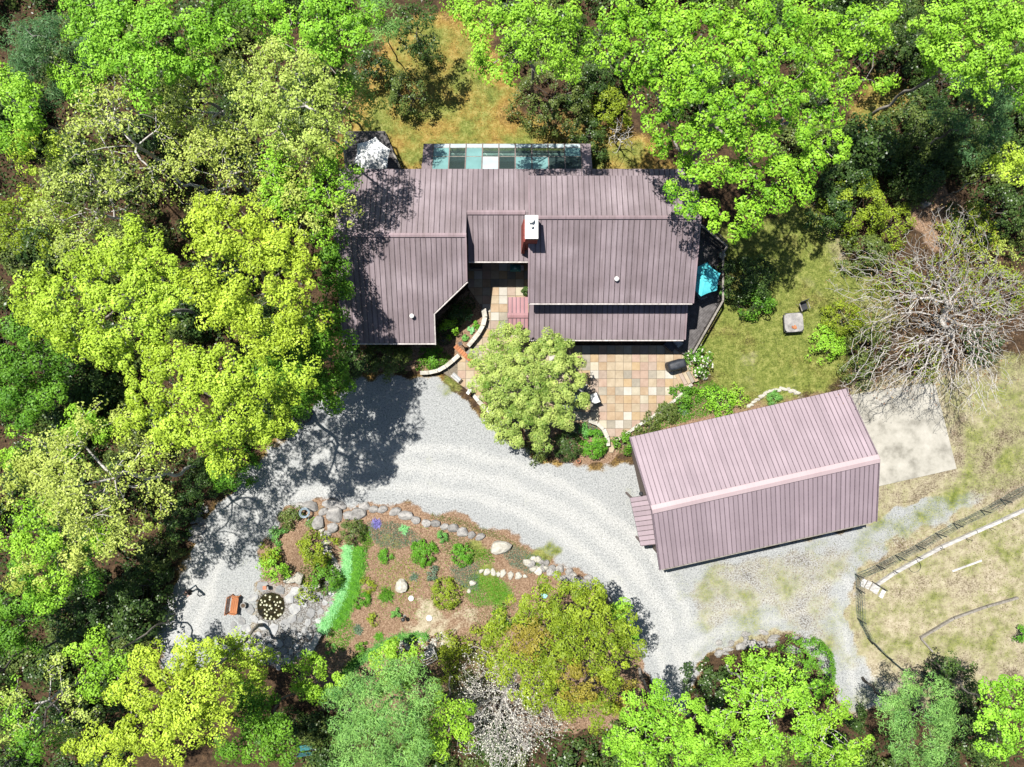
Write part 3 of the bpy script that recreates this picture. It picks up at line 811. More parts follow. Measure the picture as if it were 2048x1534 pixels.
# brick skirt stepping out over the connector roof
sk = MB().add([(chx0-0.20, chy1-0.05, 4.7), (chx0-0.20, q(238), 4.0), (chx0+0.02, q(238), 4.0), (chx0+0.02, chy1-0.05, 4.7),
               (chx0-0.08, chy1-0.05, 6.6), (chx0-0.08, q(247), 6.3), (chx0+0.02, q(247), 6.3), (chx0+0.02, chy1-0.05, 6.6)],
              [(0,1,5,4),(1,2,6,5),(2,3,7,6),(3,0,4,7),(4,5,6,7),(3,2,1,0)])
sk.build('brick_skirt', M['brick_red'], cho)
MB().box(((chx0+chx1)/2, (chy0+chy1)/2, 7.36), (chx1-chx0+0.02, chy1-chy0+0.02, 0.13)).build('cap', M['white'], cho)
fx, fy = (chx0+chx1)/2-0.04, chy1-0.34
MB().lathe((fx, fy, 7.42), [(0.15, 0), (0.15, 0.22), (0.19, 0.24), (0.19, 0.30), (0.05, 0.34)], 8).build('flue', M['white'], cho)
MB().lathe((fx+0.06, fy-0.36, 7.42), [(0.07, 0), (0.07, 0.20), (0.09, 0.22), (0.03, 0.27)], 10).build('flue', M['white'], cho)
# vents through the roof
for (px, py, z) in ((1233, 558, 5.25), (824, 632, 3.75)):
    x, y = W(px, py, z)
    MB().lathe((x, y, z-0.28), [(0.07, 0), (0.07, 0.30), (0.15, 0.32), (0.15, 0.40), (0.06, 0.46)], 12).build('roof_vent', M['white'], house)

# ------------------------------------------------------------------ greenhouse against the north wall
gz0, gz1 = 2.15, 3.28            # outer eave / at the house
def gpt(px, py, z): x, y = W(px, py, z); return (x, y, z)
gh_root = empty('greenhouse', (0, 0, 0), 'lean-to greenhouse with rows of glass panes behind the house', 'greenhouse')
gy_out, gy_in = W(0, 289, gz0)[1], NE_Y+0.05
gx0, gx1 = W(866, 300, 2.5)[0], W(1162, 300, 2.5)[0]
gzf = lin(gy_out, gz0, gy_in, gz1)
nb = 9
rows = [(gy_out+0.03, gy_out-0.27), (gy_out-0.31, gy_out-0.98), (gy_out-1.03, gy_in+0.02)]
prng = random.Random(3)
kinds = {(0, 1): 'glass_teal', (1, 1): 'glass_clear', (2, 1): 'glass_teal', (8, 1): 'glass_teal', (0, 2): 'glass_teal', (3, 2): 'glass_pale', (1, 2): 'glass_clear', (2, 2): 'glass_teal', (5, 2): 'glass_teal', (6, 2): 'glass_teal', (7, 2): 'glass_clear'}
for i in range(nb):
    xa, xb = gx0+(gx1-gx0)*i/nb+0.04, gx0+(gx1-gx0)*(i+1)/nb-0.04
    for r_, (ya, yb) in enumerate(rows):
        mt = 'glass_pale' if r_ == 0 else kinds.get((i, r_), 'glass_clear')
        vs = [(x, y, gzf(y)+dz) for dz in (0.02, 0.0) for x, y in ((xa, yb), (xb, yb), (xb, ya), (xa, ya))]
        MB().add(vs, [(0,1,2,3),(7,6,5,4),(0,4,5,1),(1,5,6,2),(2,6,7,3),(3,7,4,0)]).build('pane', M[mt], gh_root)
for i in range(nb+1):
    x = gx0+(gx1-gx0)*i/nb
    bar((x, gy_out+0.05, gz0-0.01), (x, gy_in, gz1-0.01), 0.075, 0.09, M['frame'], 'rafter', gh_root)
for y in (gy_out+0.04, gy_out-0.29, gy_out-1.005):
    bar((gx0, y, gzf(y)+0.005), (gx1, y, gzf(y)+0.005), 0.045, 0.05, M['rail'], 'glazing_bar', gh_root)
for xa, xb in ((W(846, 300, 2.5)[0], gx0-0.05), (gx1+0.05, W(1182, 300, 2.5)[0])):
    vs = [(x, y, gzf(y)+dz) for dz in (0.05, -0.05) for x, y in ((xa, gy_in), (xb, gy_in), (xb, gy_out+0.05), (xa, gy_out+0.05))]
    MB().add(vs, [(0,1,2,3),(7,6,5,4),(0,4,5,1),(1,5,6,2),(2,6,7,3),(3,7,4,0)]).build('side_roof', M['roof'], gh_root)
    MB().box(((xa+xb)/2, (gy_in+gy_out)/2, 1.0), (xb-xa-0.1, gy_out-gy_in-0.1, 1.9)).build('wall', M['wall'], gh_root)
MB().box(((gx0+gx1)/2, gy_out-0.05, 0.45), (gx1-gx0, 0.12, 0.95)).build('wall', M['wall'], gh_root)
for i in range(nb):
    xa, xb = gx0+(gx1-gx0)*i/nb+0.05, gx0+(gx1-gx0)*(i+1)/nb-0.05
    MB().box(((xa+xb)/2, gy_out-0.05, 1.5), (xb-xa, 0.02, 1.1)).build('pane', M['glass_clear'], gh_root)
MB().box(((gx0+gx1)/2, gy_out-0.45, 0.85), (gx1-gx0-0.3, 0.6, 0.06)).build('bench_shelf', M['wood_grey'], gh_root)
MB().box(((gx0+gx1)/2, (gy_in+gy_out)/2, 0.02), (gx1-gx0, gy_out-gy_in, 0.06)).build('floor', M['stone'], gh_root)

# ------------------------------------------------------------------ garage
GA = R(12.7)
gcx, gcy = q(446.6), q(-177.2)
garage = empty('garage', (gcx, gcy, 0), 'large detached garage with pale mauve ribbed metal gable roof', 'garage', rz=GA)
GL, GW_, GE, GR = q(409)/2, q(252)/2, 3.6, 5.8
roof_slope(garage, 'roof_slope', -GL, GL, lin(GW_, GE, 0, GR), k_(0.0), k_(GW_), M['roof_garage'], M['seam_garage'], step=0.305, seed=21, rib=0.032)
roof_slope(garage, 'roof_slope', -GL, GL, lin(-GW_, GE, 0, GR), k_(-GW_), k_(-0.003), M['roof_garage'], M['seam_garage'], step=0.305, seed=22, rib=0.032)
ridge_cap(-GL-0.03, GL+0.03, 0, GR+0.13, 0.27, 0.10, M['ridge_garage'], parent=garage)
for sx in (-1, 1):
    for sy in (-1, 1):
        bar((sx*(GL+0.04), sy*GW_, GE), (sx*(GL+0.04), 0, GR), 0.07, 0.17, M['seam_garage'], 'rake_trim', garage)
# body with gable ends
gb = MB()
wx, wy = GL-0.35, GW_-0.45
gtop = GE+0.45*(GR-GE)/GW_-0.14
ys = [(-wy, gtop), (0, GR-0.14), (wy, gtop)]
vs = [(x, y, z) for x in (-wx, wx) for y, z in ys] + [(x, y, -0.1) for x in (-wx, wx) for y, z in ys]
gb.add(vs, [(0,3,4,1),(1,4,5,2),(0,1,7,6),(1,2,8,7),(4,3,9,10),(5,4,10,11),(0,6,9,3),(2,5,11,8)])
gb.build('wall', M['wall'], garage)
for x in (-4.3, 0.0, 4.3):
    dd = MB().box((0, 0, 0), (3.2, 0.08, 2.6)).build('garage_door', M['frame'], garage, loc=(x, -wy-0.03, 1.3))
    for k in range(4): MB().box((0, -0.05, -0.97+0.65*k), (3.1, 0.03, 0.6)).build('door_panel', M['rail'], dd)
MB().box((0, -GW_-0.05, GE-0.10), (2*GL-0.3, 0.10, 0.10)).build('gutter', M['rail'], garage)
# lean-to porch on the west gable
roof_slope(garage, 'side_roof', q(-84), q(10), lin(q(-226), 2.45, q(-190), 2.95), k_(q(-226)), k_(q(-190)), M['roof_garage'], M['seam'], step=0.335, seed=23, along='y', rib=0.032)
for v in (-82, 8):
    MB().box((q(-222), q(v), 1.15), (0.12, 0.12, 2.5)).build('post', M['frame'], garage)
dd = MB().box((0, 0, 0), (0.08, 1.0, 2.1)).build('door', M['frame'], garage, loc=(-wx-0.03, q(-40), 1.1))
MB().box((-0.06, 0.35, 0), (0.05, 0.05, 0.12)).build('handle', M['metal_dark'], dd)
lx, ly = q(-206), q(16)
MB().lathe((lx, ly, 2.9), [(0.05, 0), (0.14, 0.05), (0.14, 0.16), (0.06, 0.24)], 10).build('wall_lamp', M['metal_dark'], garage)

# ------------------------------------------------------------------ foliage
def leaf_object(name, C, N, size, tint, mat, parent, aspect=0.72, rs=None):
    """one mesh of many small leaf blades (folded-free diamonds)"""
    rs = rs or rng
    n = len(C)
    N = N / (np.linalg.norm(N, axis=1, keepdims=True) + 1e-9)
    r_ = rs.normal(size=(n, 3))
    A = np.cross(N, r_); A /= (np.linalg.norm(A, axis=1, keepdims=True) + 1e-9)
    B = np.cross(N, A)
    L = size[:, None]*0.5
    v = np.empty((n, 4, 3), np.float32)
    v[:, 0] = C - A*L
    v[:, 1] = C + B*L*aspect - N*L*0.12
    v[:, 2] = C + A*L
    v[:, 3] = C - B*L*aspect - N*L*0.12
    me = bpy.data.meshes.new(name)
    me.vertices.add(4*n); me.vertices.foreach_set('co', v.ravel())
    me.loops.add(4*n); me.loops.foreach_set('vertex_index', np.arange(4*n, dtype=np.int32))
    me.polygons.add(n); me.polygons.foreach_set('loop_start', np.arange(0, 4*n, 4, dtype=np.int32))
    at = me.attributes.new('tint', 'FLOAT', 'FACE')
    at.data.foreach_set('value', np.clip(tint, 0, 1).astype(np.float32))
    me.materials.append(mat)
    me.update(calc_edges=True)
    o = bpy.data.objects.new(name, me)
    link(o, parent)
    return o

def grow(P, root_pts, alpha=0.35, rs=None):
    """join attraction points into one branching tree; returns nodes, parent index"""
    nodes = [np.array(p) for p in root_pts]
    par = [-1] + list(range(len(root_pts)-1))
    plen = [0.0]
    for i in range(1, len(root_pts)): plen.append(plen[-1] + np.linalg.norm(nodes[i]-nodes[i-1]))
    nn = len(nodes)
    tot = nn + len(P)
    NA = np.zeros((tot, 3)); NA[:nn] = nodes
    PL = np.full(tot, 1e9); PL[:nn] = np.array(plen)
    top = nodes[-1]
    order = np.argsort(np.linalg.norm((P - top)*np.array([1, 1, 1.0]), axis=1))
    lowcut = max(0, len(root_pts)//2)
    for i in order:
        p = P[i]
        d_ = np.linalg.norm(NA[:nn]-p, axis=1)
        # branches leave upwards/outwards
        cost = d_ + alpha*PL[:nn] + 0.9*np.maximum(0, NA[:nn, 2]-p[2])
        cost[:lowcut] += 50
        j = int(np.argmin(cost))
        NA[nn] = p; PL[nn] = PL[j] + d_[j]; par.append(j); nn += 1
    return NA, np.array(par)

def branch_mesh(name, NA, par, r_tip, r_base, mat, parent, sides=5, min_r=0.0, expo=2.3, rs=None, jit=0.10):
    rs = rs or rng
    n = len(NA)
    cnt = np.zeros(n)
    kids = np.bincount(par[par >= 0], minlength=n)
    cnt[kids == 0] = 1
    for i in range(n-1, 0, -1): cnt[par[i]] += cnt[i]
    rad = r_tip*np.power(np.maximum(cnt, 1), 1/expo)
    rad = rad*(1 if rad[0] <= 0 else 1)
    rad = np.minimum(rad, r_base)
    rad[0] = r_base*1.15
    mb_v = []; mb_f = []; base = 0
    for i in range(1, n):
        j = par[i]
        if rad[i] < min_r: continue
        a, b = NA[j], NA[i]
        L = np.linalg.norm(b-a)
        if L < 1e-4: continue
        ns = sides if rad[i] > 0.05 else 3
        steps = 3 if L > 1.2 else 2
        t = (b-a)/L
        off = rs.normal(size=3)*L*jit; off -= t*off.dot(t)
        ref = np.array([0, 0, 1.0]) if abs(t[2]) < 0.9 else np.array([1.0, 0, 0])
        u = np.cross(t, ref); u /= np.linalg.norm(u); w = np.cross(t, u)
        r0 = min(rad[j], rad[i]*1.5)
        for s in range(steps+1):
            f = s/steps
            c = a+(b-a)*f + off*math.sin(math.pi*f)
            rr = r0+(rad[i]-r0)*f
            for k in range(ns):
                an = 2*math.pi*k/ns
                mb_v.append(c+(u*math.cos(an)+w*math.sin(an))*rr)
        for s in range(steps):
            for k in range(ns):
                mb_f.append((base+s*ns+k, base+s*ns+(k+1) % ns, base+(s+1)*ns+(k+1) % ns, base+(s+1)*ns+k))
        base += (steps+1)*ns
    me = bpy.data.meshes.new(name)
    me.from_pydata([tuple(q_) for q_ in mb_v], [], mb_f)
    me.materials.append(mat)
    me.polygons.foreach_set('use_smooth', [True]*len(mb_f))
    me.update()
    o = bpy.data.objects.new(name, me)
    return link(o, parent)

# leaf, clusters per m2, leaves per cluster, cluster radius, bark, tip radius
KIND = {
 'lime':   dict(leaf=0.14, cpm=1.75, lpc=96, cr=0.43, bark=BARK, tip=0.016, flat=0.75),
 'bright': dict(leaf=0.14, cpm=1.75, lpc=92, cr=0.43, bark=BARK, tip=0.016, flat=0.75),
 'green':  dict(leaf=0.15, cpm=1.75, lpc=86, cr=0.46, bark=BARKD, tip=0.016, flat=0.7),
 'maple':  dict(leaf=0.15, cpm=1.6, lpc=82, cr=0.42, bark=BARK, tip=0.018, flat=0.62),
 'spring': dict(leaf=0.14, cpm=2.2, lpc=24, cr=0.36, bark=BARKW, tip=0.013, flat=0.7),
 'olive':  dict(leaf=0.13, cpm=2.4, lpc=74, cr=0.38, bark=BARKD, tip=0.014, flat=0.75),
 'pine':   dict(leaf=0.22, cpm=1.6, lpc=110, cr=0.6, bark=BARKD, tip=0.016, flat=0.55, aspect=0.2),
 'palepine': dict(leaf=0.22, cpm=1.7, lpc=120, cr=0.6, bark=BARKD, tip=0.016, flat=0.55, aspect=0.2),
 'dark':   dict(leaf=0.14, cpm=2.8, lpc=44, cr=0.33, bark=BARKD, tip=0.012, flat=0.65),
 'laurel': dict(leaf=0.13, cpm=2.8, lpc=44, cr=0.33, bark=BARKD, tip=0.012, flat=0.65),
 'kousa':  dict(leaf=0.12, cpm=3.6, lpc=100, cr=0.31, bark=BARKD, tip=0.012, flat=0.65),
 'box':    dict(leaf=0.095, cpm=7.0, lpc=40, cr=0.20, bark=BARKD, tip=0.008, flat=0.8),
}

def auto_lobes(cx, cy, Rw, h, n, rs, squash=1.0, zfrac=0.36):
    out = []
    pts = []
    tries = 0
    while len(out) < n and tries < 900:
        tries += 1
        a = rs.uniform(0, 2*math.pi); rr = math.sqrt(rs.uniform(0, 1))*0.80
        x, y = rr*math.cos(a), rr*math.sin(a)
        if any((x-u)**2+(y-v)**2 < (0.36*1.9/math.sqrt(n/7))**2*0.55 for u, v in pts): continue
        pts.append((x, y))
        lr = Rw*rs.uniform(0.26, 0.40)*math.sqrt(9/max(n, 6))*1.1
        z = h - h*zfrac*(rr**1.7) - lr*0.55 - rs.uniform(0, 0.06)*h
        out.append((cx+x*Rw, cy+y*Rw*squash, z, lr))
    return out

def tree(label, kind, px, py, r_px, h, n=12, lobes=None, group='trees of the wood around the house', seed=0, name='tree', cat='tree', dens=1.0, trunk_r=None, squash=1.0, mat2=None, lean=(0, 0), leafmat=None, base=None):
    """a tree whose crown stands h metres high and shows at (px, py) with radius r_px in the photograph"""
    rs = np.random.default_rng(1000+seed+int(px)*3+int(py)*7)
    K = KIND[kind]
    hc = h*0.82
    cx, cy = W(px, py, hc)
    Rw = r_px/S*(H-hc)/H
    if lobes is None:
        L = auto_lobes(cx, cy, Rw, h, n, rs, squash)
    else:
        L = []
        for (lx, ly, lr, *lz) in lobes:
            z = lz[0] if lz else h*0.80
            x, y = W(lx, ly, z)
            L.append((x, y, z-0.3*lr/S, lr/S*(H-z)/H))
    if base is None:
        bx, by = cx+lean[0], cy+lean[1]
    else:
        bx, by = W(*base)
    bz = float(gh(np.array([bx]), np.array([by]))[0])
    root = empty(name, (bx, by, bz), label, cat, group)
    # clusters over the lobes' upper shells
    C = []; CN = []; T = []
    for (x, y, z, lr) in L:
        nc = max(4, int(2*math.pi*lr*lr*K['cpm']))
        ph = rs.uniform(0, 2*math.pi, nc)
        st = np.sqrt(rs.uniform(0, 1, nc))
        u = np.sqrt(1-st*st)
        fl = rs.uniform(size=nc) < 0.22
        u = np.where(fl, rs.uniform(-0.45, 0.35, nc), u); st = np.where(fl, np.sqrt(1-u*u), st)
        shell = np.where(rs.uniform(size=nc) < 0.72, rs.uniform(0.80, 1.10, nc), rs.uniform(0.3, 0.75, nc))
        D = np.stack([st*np.cos(ph), st*np.sin(ph), u], -1)
        C.append(np.array([x, y, z]) + D*shell[:, None]*np.array([lr, lr, lr*0.62]))
        CN.append(D)
        T.append(np.full(nc, rs.uniform(-0.16, 0.16)) + rs.normal(0, 0.17, nc))
    C = np.concatenate(C); CN = np.concatenate(CN); T = np.concatenate(T)
    keep = C[:, 2] > 0.15
    C, CN, T = C[keep], CN[keep], T[keep]
    C = C - np.array([bx, by, bz])
    # skeleton
    top = C.mean(axis=0); top[2] = max(h*0.5, C[:, 2].mean()*0.85)
    hh = [np.array([0, 0, -0.15])]
    for f in (0.25, 0.5, 0.75, 1.0):
        p = np.array([top[0]*f*f, top[1]*f*f, top[2]*f])
        p[:2] += rs.normal(0, 0.012*h, 2)*f
        hh.append(p)
    NA, par = grow(C*np.array([1, 1, 1]) - np.array([0, 0, K['cr']*0.25]), hh, 0.3)
    tr_ = trunk_r or max(0.05, 0.016*h+0.02)
    branch_mesh('trunk', NA, par, K['tip'], tr_, K['bark'], root, rs=rs)
    # leaves
    lpc = max(3, int(K['lpc']*dens))
    n_ = len(C)*lpc
    ci = np.repeat(np.arange(len(C)), lpc)
    D = rs.normal(size=(n_, 3)); D[:, 2] = np.abs(D[:, 2])*0.9 - 0.25*np.abs(rs.normal(size=n_))
    D /= np.linalg.norm(D, axis=1, keepdims=True)
    crr = K['cr']*rs.uniform(0.65, 1.35, len(C))[ci]
    pos = C[ci] + D*(crr*rs.uniform(0.45, 1.05, n_)**0.6)[:, None]*np.array([1, 1, K['flat']])
    nrm = D*0.80 + CN[ci]*0.20 + np.array([0, 0, 0.42]) + rs.normal(size=(n_, 3))*0.27
    sz = K['leaf']*rs.uniform(0.6, 1.25, n_)
    tint = 0.58 + T[ci] + rs.normal(0, 0.15, n_)
    lm = leafmat or LEAF[kind]
    if mat2:
        sel = (rs.uniform(size=len(L)) < mat2[1])
        # whole boughs in the second colour
        lobe_of = np.concatenate([np.full(max(4, int(2*math.pi*l_[3]*l_[3]*K['cpm'])), i) for i, l_ in enumerate(L)])[keep]
        ms = sel[lobe_of][ci]
        if ms.any(): leaf_object('crown', pos[ms], nrm[ms], sz[ms], tint[ms], LEAF[mat2[0]], root, K.get('aspect', 0.72), rs)
        pos, nrm, sz, tint = pos[~ms], nrm[~ms], sz[~ms], tint[~ms]
    leaf_object('crown', pos, nrm, sz, tint, lm, root, K.get('aspect', 0.72), rs)
    return root

def bare_tree(label, px, py, r_px, h, n=900, bark=BARKW, bud='bud', nbud=3000, seed=0, base=None, tip=0.014, trunk_r=0.28, bsize=0.07, group=None, name='bare_tree', flat=0.75, alpha=0.5):
    rs = np.random.default_rng(500+seed)
    hc = h*0.75
    cx, cy = W(px, py, hc)
    Rw = r_px/S*(H-hc)/H
    bx, by = W(*base) if base else (cx, cy)
    bz = float(gh(np.array([bx]), np.array([by]))[0])
    root = empty(name, (bx, by, bz), label, 'tree', group)
    D = rs.normal(size=(n, 3)); D[:, 2] = np.abs(D[:, 2])*0.9-0.15
    D /= np.linalg.norm(D, axis=1, keepdims=True)
    rr = rs.uniform(0.05, 1, n)**0.5
    lump = 1+0.22*np.sin(np.arctan2(D[:, 1], D[:, 0])*5+seed)
    P = np.stack([D[:, 0]*rr*Rw*lump+cx-bx, D[:, 1]*rr*Rw*lump+cy-by, h*0.45+D[:, 2]*rr*h*0.55*flat/0.75], -1)
    P = P[P[:, 2] > 0.8]
    top = np.array([(cx-bx)*0.4, (cy-by)*0.4, h*0.30])
    hh = [np.array([0, 0, -0.1])] + [top*np.array([f*f, f*f, f]) for f in (0.3, 0.65, 1.0)]
    NA, par = grow(P, hh, alpha)
    branch_mesh('trunk', NA, par, tip, trunk_r, bark, root, rs=rs, jit=0.11, expo=2.25)
    if nbud:
        ends = NA[len(hh):]
        ci = rs.integers(0, len(ends), nbud)
        pos = ends[ci] + rs.normal(size=(nbud, 3))*0.22
        leaf_object('buds', pos, rs.normal(size=(nbud, 3))+np.array([0, 0, 0.8]), bsize*rs.uniform(0.6, 1.5, nbud), rs.uniform(0, 1, nbud), LEAF[bud], root, 0.7, rs)
    return root

def shrub(label, kind, px, py, r_px, h, n=7, group=None, name='shrub', seed=0, squash=1.0, dens=1.0, mat2=None, leafmat=None, cat='shrub'):
    """low woody plant, leafy to the ground"""
    rs = np.random.default_rng(77+seed+int(px)*5+int(py)*11)
    K = KIND[kind]
    bx, by = W(px, py, h*0.6)
    bz = float(gh(np.array([bx]), np.array([by]))[0])
    root = empty(name, (bx, by, bz), label, cat, group)
    Rw = r_px/S*(H-h*0.6)/H
    nc = max(8, int(2.6*math.pi*Rw*Rw*K['cpm']))
    ph = rs.uniform(0, 2*math.pi, nc); st = np.sqrt(rs.uniform(0, 1, nc)); u = np.sqrt(1-st*st)
    fl = rs.uniform(size=nc) < 0.3
    u = np.where(fl, rs.uniform(-0.05, 0.5, nc), u); st = np.where(fl, np.sqrt(1-u*u), st)
    lump = 1 + 0.16*np.sin(ph*3+rs.uniform(0, 6)) + 0.10*np.sin(ph*7+rs.uniform(0, 6))+rs.normal(0, 0.06, nc)
    if kind == 'box': lump = 1 + 0.04*np.sin(ph*3+1)
    D = np.stack([st*np.cos(ph), st*np.sin(ph), u], -1)
    lowr = min(K['cr'], 0.25*Rw)
    C = np.stack([D[:, 0]*Rw*lump*0.9, D[:, 1]*Rw*lump*0.9*squash, 0.12+np.maximum(0.02, D[:, 2])*(h-0.25)*(1+0.18*np.sin(ph*2+st*5))], -1)
    hh = [np.array([0, 0, -0.1]), np.array([0, 0, 0.12*h]), np.array([0, 0, 0.3*h])]
    NA, par = grow(C*0.93, hh, 0.3)
    branch_mesh('stem', NA, par, K['tip'], 0.05+0.02*h, K['bark'], root, rs=rs, sides=4)
    lpc = max(4, int(K['lpc']*dens)); n_ = len(C)*lpc
    ci = np.repeat(np.arange(len(C)), lpc)
    D2 = rs.normal(size=(n_, 3)); D2[:, 2] = np.abs(D2[:, 2])-0.2
    D2 /= np.linalg.norm(D2, axis=1, keepdims=True)
    cr = min(K['cr'], 0.4*Rw)
    pos = C[ci] + D2*(cr*rs.uniform(0.2, 1.0, n_)**0.5)[:, None]*np.array([1, 1, 0.8])
    pos[:, 2] = np.maximum(pos[:, 2], 0.03)
    nrm = D2*0.5+D[ci]*0.45+np.array([0, 0, 0.35])+rs.normal(size=(n_, 3))*0.35
    sz = min(K['leaf'], 0.28*Rw+0.04)*rs.uniform(0.6, 1.25, n_)
    tint = 0.5+rs.normal(0, 0.12, len(C))[ci]+rs.normal(0, 0.16, n_)
    if mat2:
        ms = rs.uniform(size=n_) < mat2[1]
        leaf_object('blossom', pos[ms]*1.03+np.array([0, 0, 0.04]), nrm[ms], sz[ms]*mat2[2], tint[ms], LEAF[mat2[0]], root, 0.9, rs)
        pos, nrm, sz, tint = pos[~ms], nrm[~ms], sz[~ms], tint[~ms]
    leaf_object('foliage', pos, nrm, sz, tint, leafmat or LEAF[kind], root, K.get('aspect', 0.72), rs)
    return root

def blades(C, DIR, length, width, droop, tint, name, mat, parent):
    """arching grass blades: 3-segment strips"""
    n = len(C)
    side = np.cross(DIR, np.array([0, 0, 1.0])); side /= (np.linalg.norm(side, axis=1, keepdims=True)+1e-9)
    v = np.empty((n, 5, 3), np.float32)
    p1 = C + DIR*(length*0.5)[:, None]
    p2 = C + DIR*length[:, None]; p2[:, 2] -= droop*length
    w = width[:, None]/2
    v[:, 0] = C - side*w; v[:, 1] = C + side*w; v[:, 2] = p1 + side*w*0.8; v[:, 3] = p1 - side*w*0.8; v[:, 4] = p2
    me = bpy.data.meshes.new(name)
    me.vertices.add(5*n); me.vertices.foreach_set('co', v.ravel())
    b = np.arange(n)*5
    li = np.stack([b, b+1, b+2, b+3, b+3, b+2, b+4], -1).ravel().astype(np.int32)
    me.loops.add(7*n); me.loops.foreach_set('vertex_index', li)
    ls = np.stack([np.arange(n)*7, np.arange(n)*7+4], -1).ravel().astype(np.int32)
    me.polygons.add(2*n); me.polygons.foreach_set('loop_start', ls)
    at = me.attributes.new('tint', 'FLOAT', 'FACE')
    at.data.foreach_set('value', np.repeat(np.clip(tint, 0, 1), 2).astype(np.float32))
    me.materials.append(mat)
    me.update(calc_edges=True)
    return link(bpy.data.objects.new(name, me), parent)

def tuft(label, px, py, r_px, h, mat, n=160, width=0.05, cat='plant', group=None, name='garden_plant', droop=0.35, spread=0.5, seed=0):
    """clump of strap leaves"""
    rs = np.random.default_rng(900+seed+int(px)*13+int(py))
    x, y, z = G(px, py)
    root = empty(name, (x, y, z), label, cat, group)
    Rw = r_px/S
    a = rs.uniform(0, 2*math.pi, n)
    el = rs.uniform(0.2, 1.35, n)
    DIR = np.stack([np.cos(a)*np.cos(el), np.sin(a)*np.cos(el), np.sin(el)], -1)
    rr = np.sqrt(rs.uniform(0, 1, n))*Rw*spread
    a2 = rs.uniform(0, 2*math.pi, n)
    C = np.stack([rr*np.cos(a2), rr*np.sin(a2), np.full(n, -0.02)], -1)
    L = np.minimum(Rw*1.1, max(h, Rw*0.8))*rs.uniform(0.6, 1.1, n)
    blades(C, DIR, L, np.full(n, width)*rs.uniform(0.7, 1.3, n), droop, 0.5+rs.normal(0, 0.2, n), 'foliage', LEAF[mat], root)
    return root

def carpet(label, poly, h, mat, dens, leaf, cat='ground cover', name='ground_cover', group=None, up=0.6):
    """low spreading plants over a patch (polygon in photograph pixels)"""
    rs = np.random.default_rng(int(poly[0][0])*3+int(poly[0][1]))
    pw = P2(poly)
    x0, y0 = pw.min(0); x1, y1 = pw.max(0)
    n = int((x1-x0)*(y1-y0)*dens)
    X = rs.uniform(x0, x1, n); Y = rs.uniform(y0, y1, n)
    sd = sdist(X, Y, pw) + rs.normal(0, 0.06, n)
    k = sd > 0
    X, Y, sd = X[k], Y[k], sd[k]; n = len(X)
    bump = 0.55+0.45*np.sin(X*3.1+np.sin(Y*2.7)*1.4)*np.sin(Y*3.4+1)
    Z = gh(X, Y) + 0.02 + h*np.minimum(1, sd/0.3)*bump*rs.uniform(0.2, 1, n)
    C = np.stack([X, Y, Z], -1)
    nrm = rs.normal(size=(n, 3))*0.6+np.array([0, 0, up])
    o = leaf_object(name, C, nrm, leaf*rs.uniform(0.6, 1.3, n), 0.5+0.25*(bump-0.5)+rs.normal(0, 0.2, n), LEAF[mat], None, 0.5, rs)
    tag(o, label, cat, group, 'stuff')
    return o

# ------------------------------------------------------------------ the wood and the big trees
# big yellow-green trees beside the house (west)
tree('tall yellow-green tree left of the house, its crown reaching the left picture edge', 'lime', 220, 590, 200, 15, lobes=[
    (45,575,48,12.5),(105,610,52,13),(140,660,50,12.5),(60,630,38,11.5),(210,690,50,12.5),(190,600,52,14),(250,540,50,14),(150,550,45,13),(205,510,40,13),(255,470,36,12.5),(300,540,46,13.5),
    (330,600,48,13.5),(280,640,46,13.5),(235,720,36,11.5),(160,700,36,11.5),(105,655,34,11),(310,490,32,12),(340,555,34,12.5)], seed=1)
tree('tall yellow-green tree beside the left wing, crown against the roof edge', 'lime', 500, 560, 190, 15, lobes=[
    (410,440,46,13),(430,410,30,12),(490,430,42,12.5),(540,450,40,12),(420,500,48,14),(470,480,40,13.5),(410,560,50,14),(460,590,46,14.5),(520,540,48,14),(500,620,48,14),(560,610,46,13.5),(580,560,42,13),
    (600,500,36,12),(540,500,36,13),(570,670,42,13),(520,690,46,13.5),(610,640,34,12),(440,640,44,13.5)], seed=2)
tree('tall yellow-green tree overhanging the gravel drive beside the left wing', 'lime', 440, 800, 190, 15, lobes=[
    (300,780,46,13),(340,740,48,13.5),(270,830,36,12),(390,790,52,14.5),(400,720,46,14),(440,760,50,14.5),(460,830,50,14),(500,760,46,14),(410,860,48,13.5),(350,850,46,13),(320,880,36,12),(460,890,42,12.5),
    (450,930,32,11.5),(520,840,42,13),(560,790,36,12.5),(600,740,36,12.5),(540,870,36,12),(310,710,36,12.5),(570,850,30,11.5),(250,860,26,11)], seed=3)
tree('deep green tree between the yellow-green trees and the left wing', 'green', 625, 720, 95, 9, lobes=[
    (560,700,44,8),(610,680,46,8.2),(650,640,40,8),(665,560,32,7.5),(680,600,30,7.5),(640,740,48,8),(670,700,40,8),(690,770,26,6.5),(640,790,40,7),(600,770,46,7.5),(590,815,30,6.5),(540,750,40,7.5),(660,500,34,7.5),(665,530,30,7.2)], seed=4)
tree('sparse pale leafed tree overhanging the house roof edge', 'spring', 620, 350, 100, 11, lobes=[
    (560,310,46,10),(610,290,48,10.5),(660,320,46,10),(690,360,38,9.5),(640,380,46,10),(590,370,48,10),(560,410,42,9.5),(620,440,42,9),(680,410,40,9),(650,470,30,8.5),(540,360,42,9.5)], dens=1.7, mat2=('bright', 0.45), seed=5)
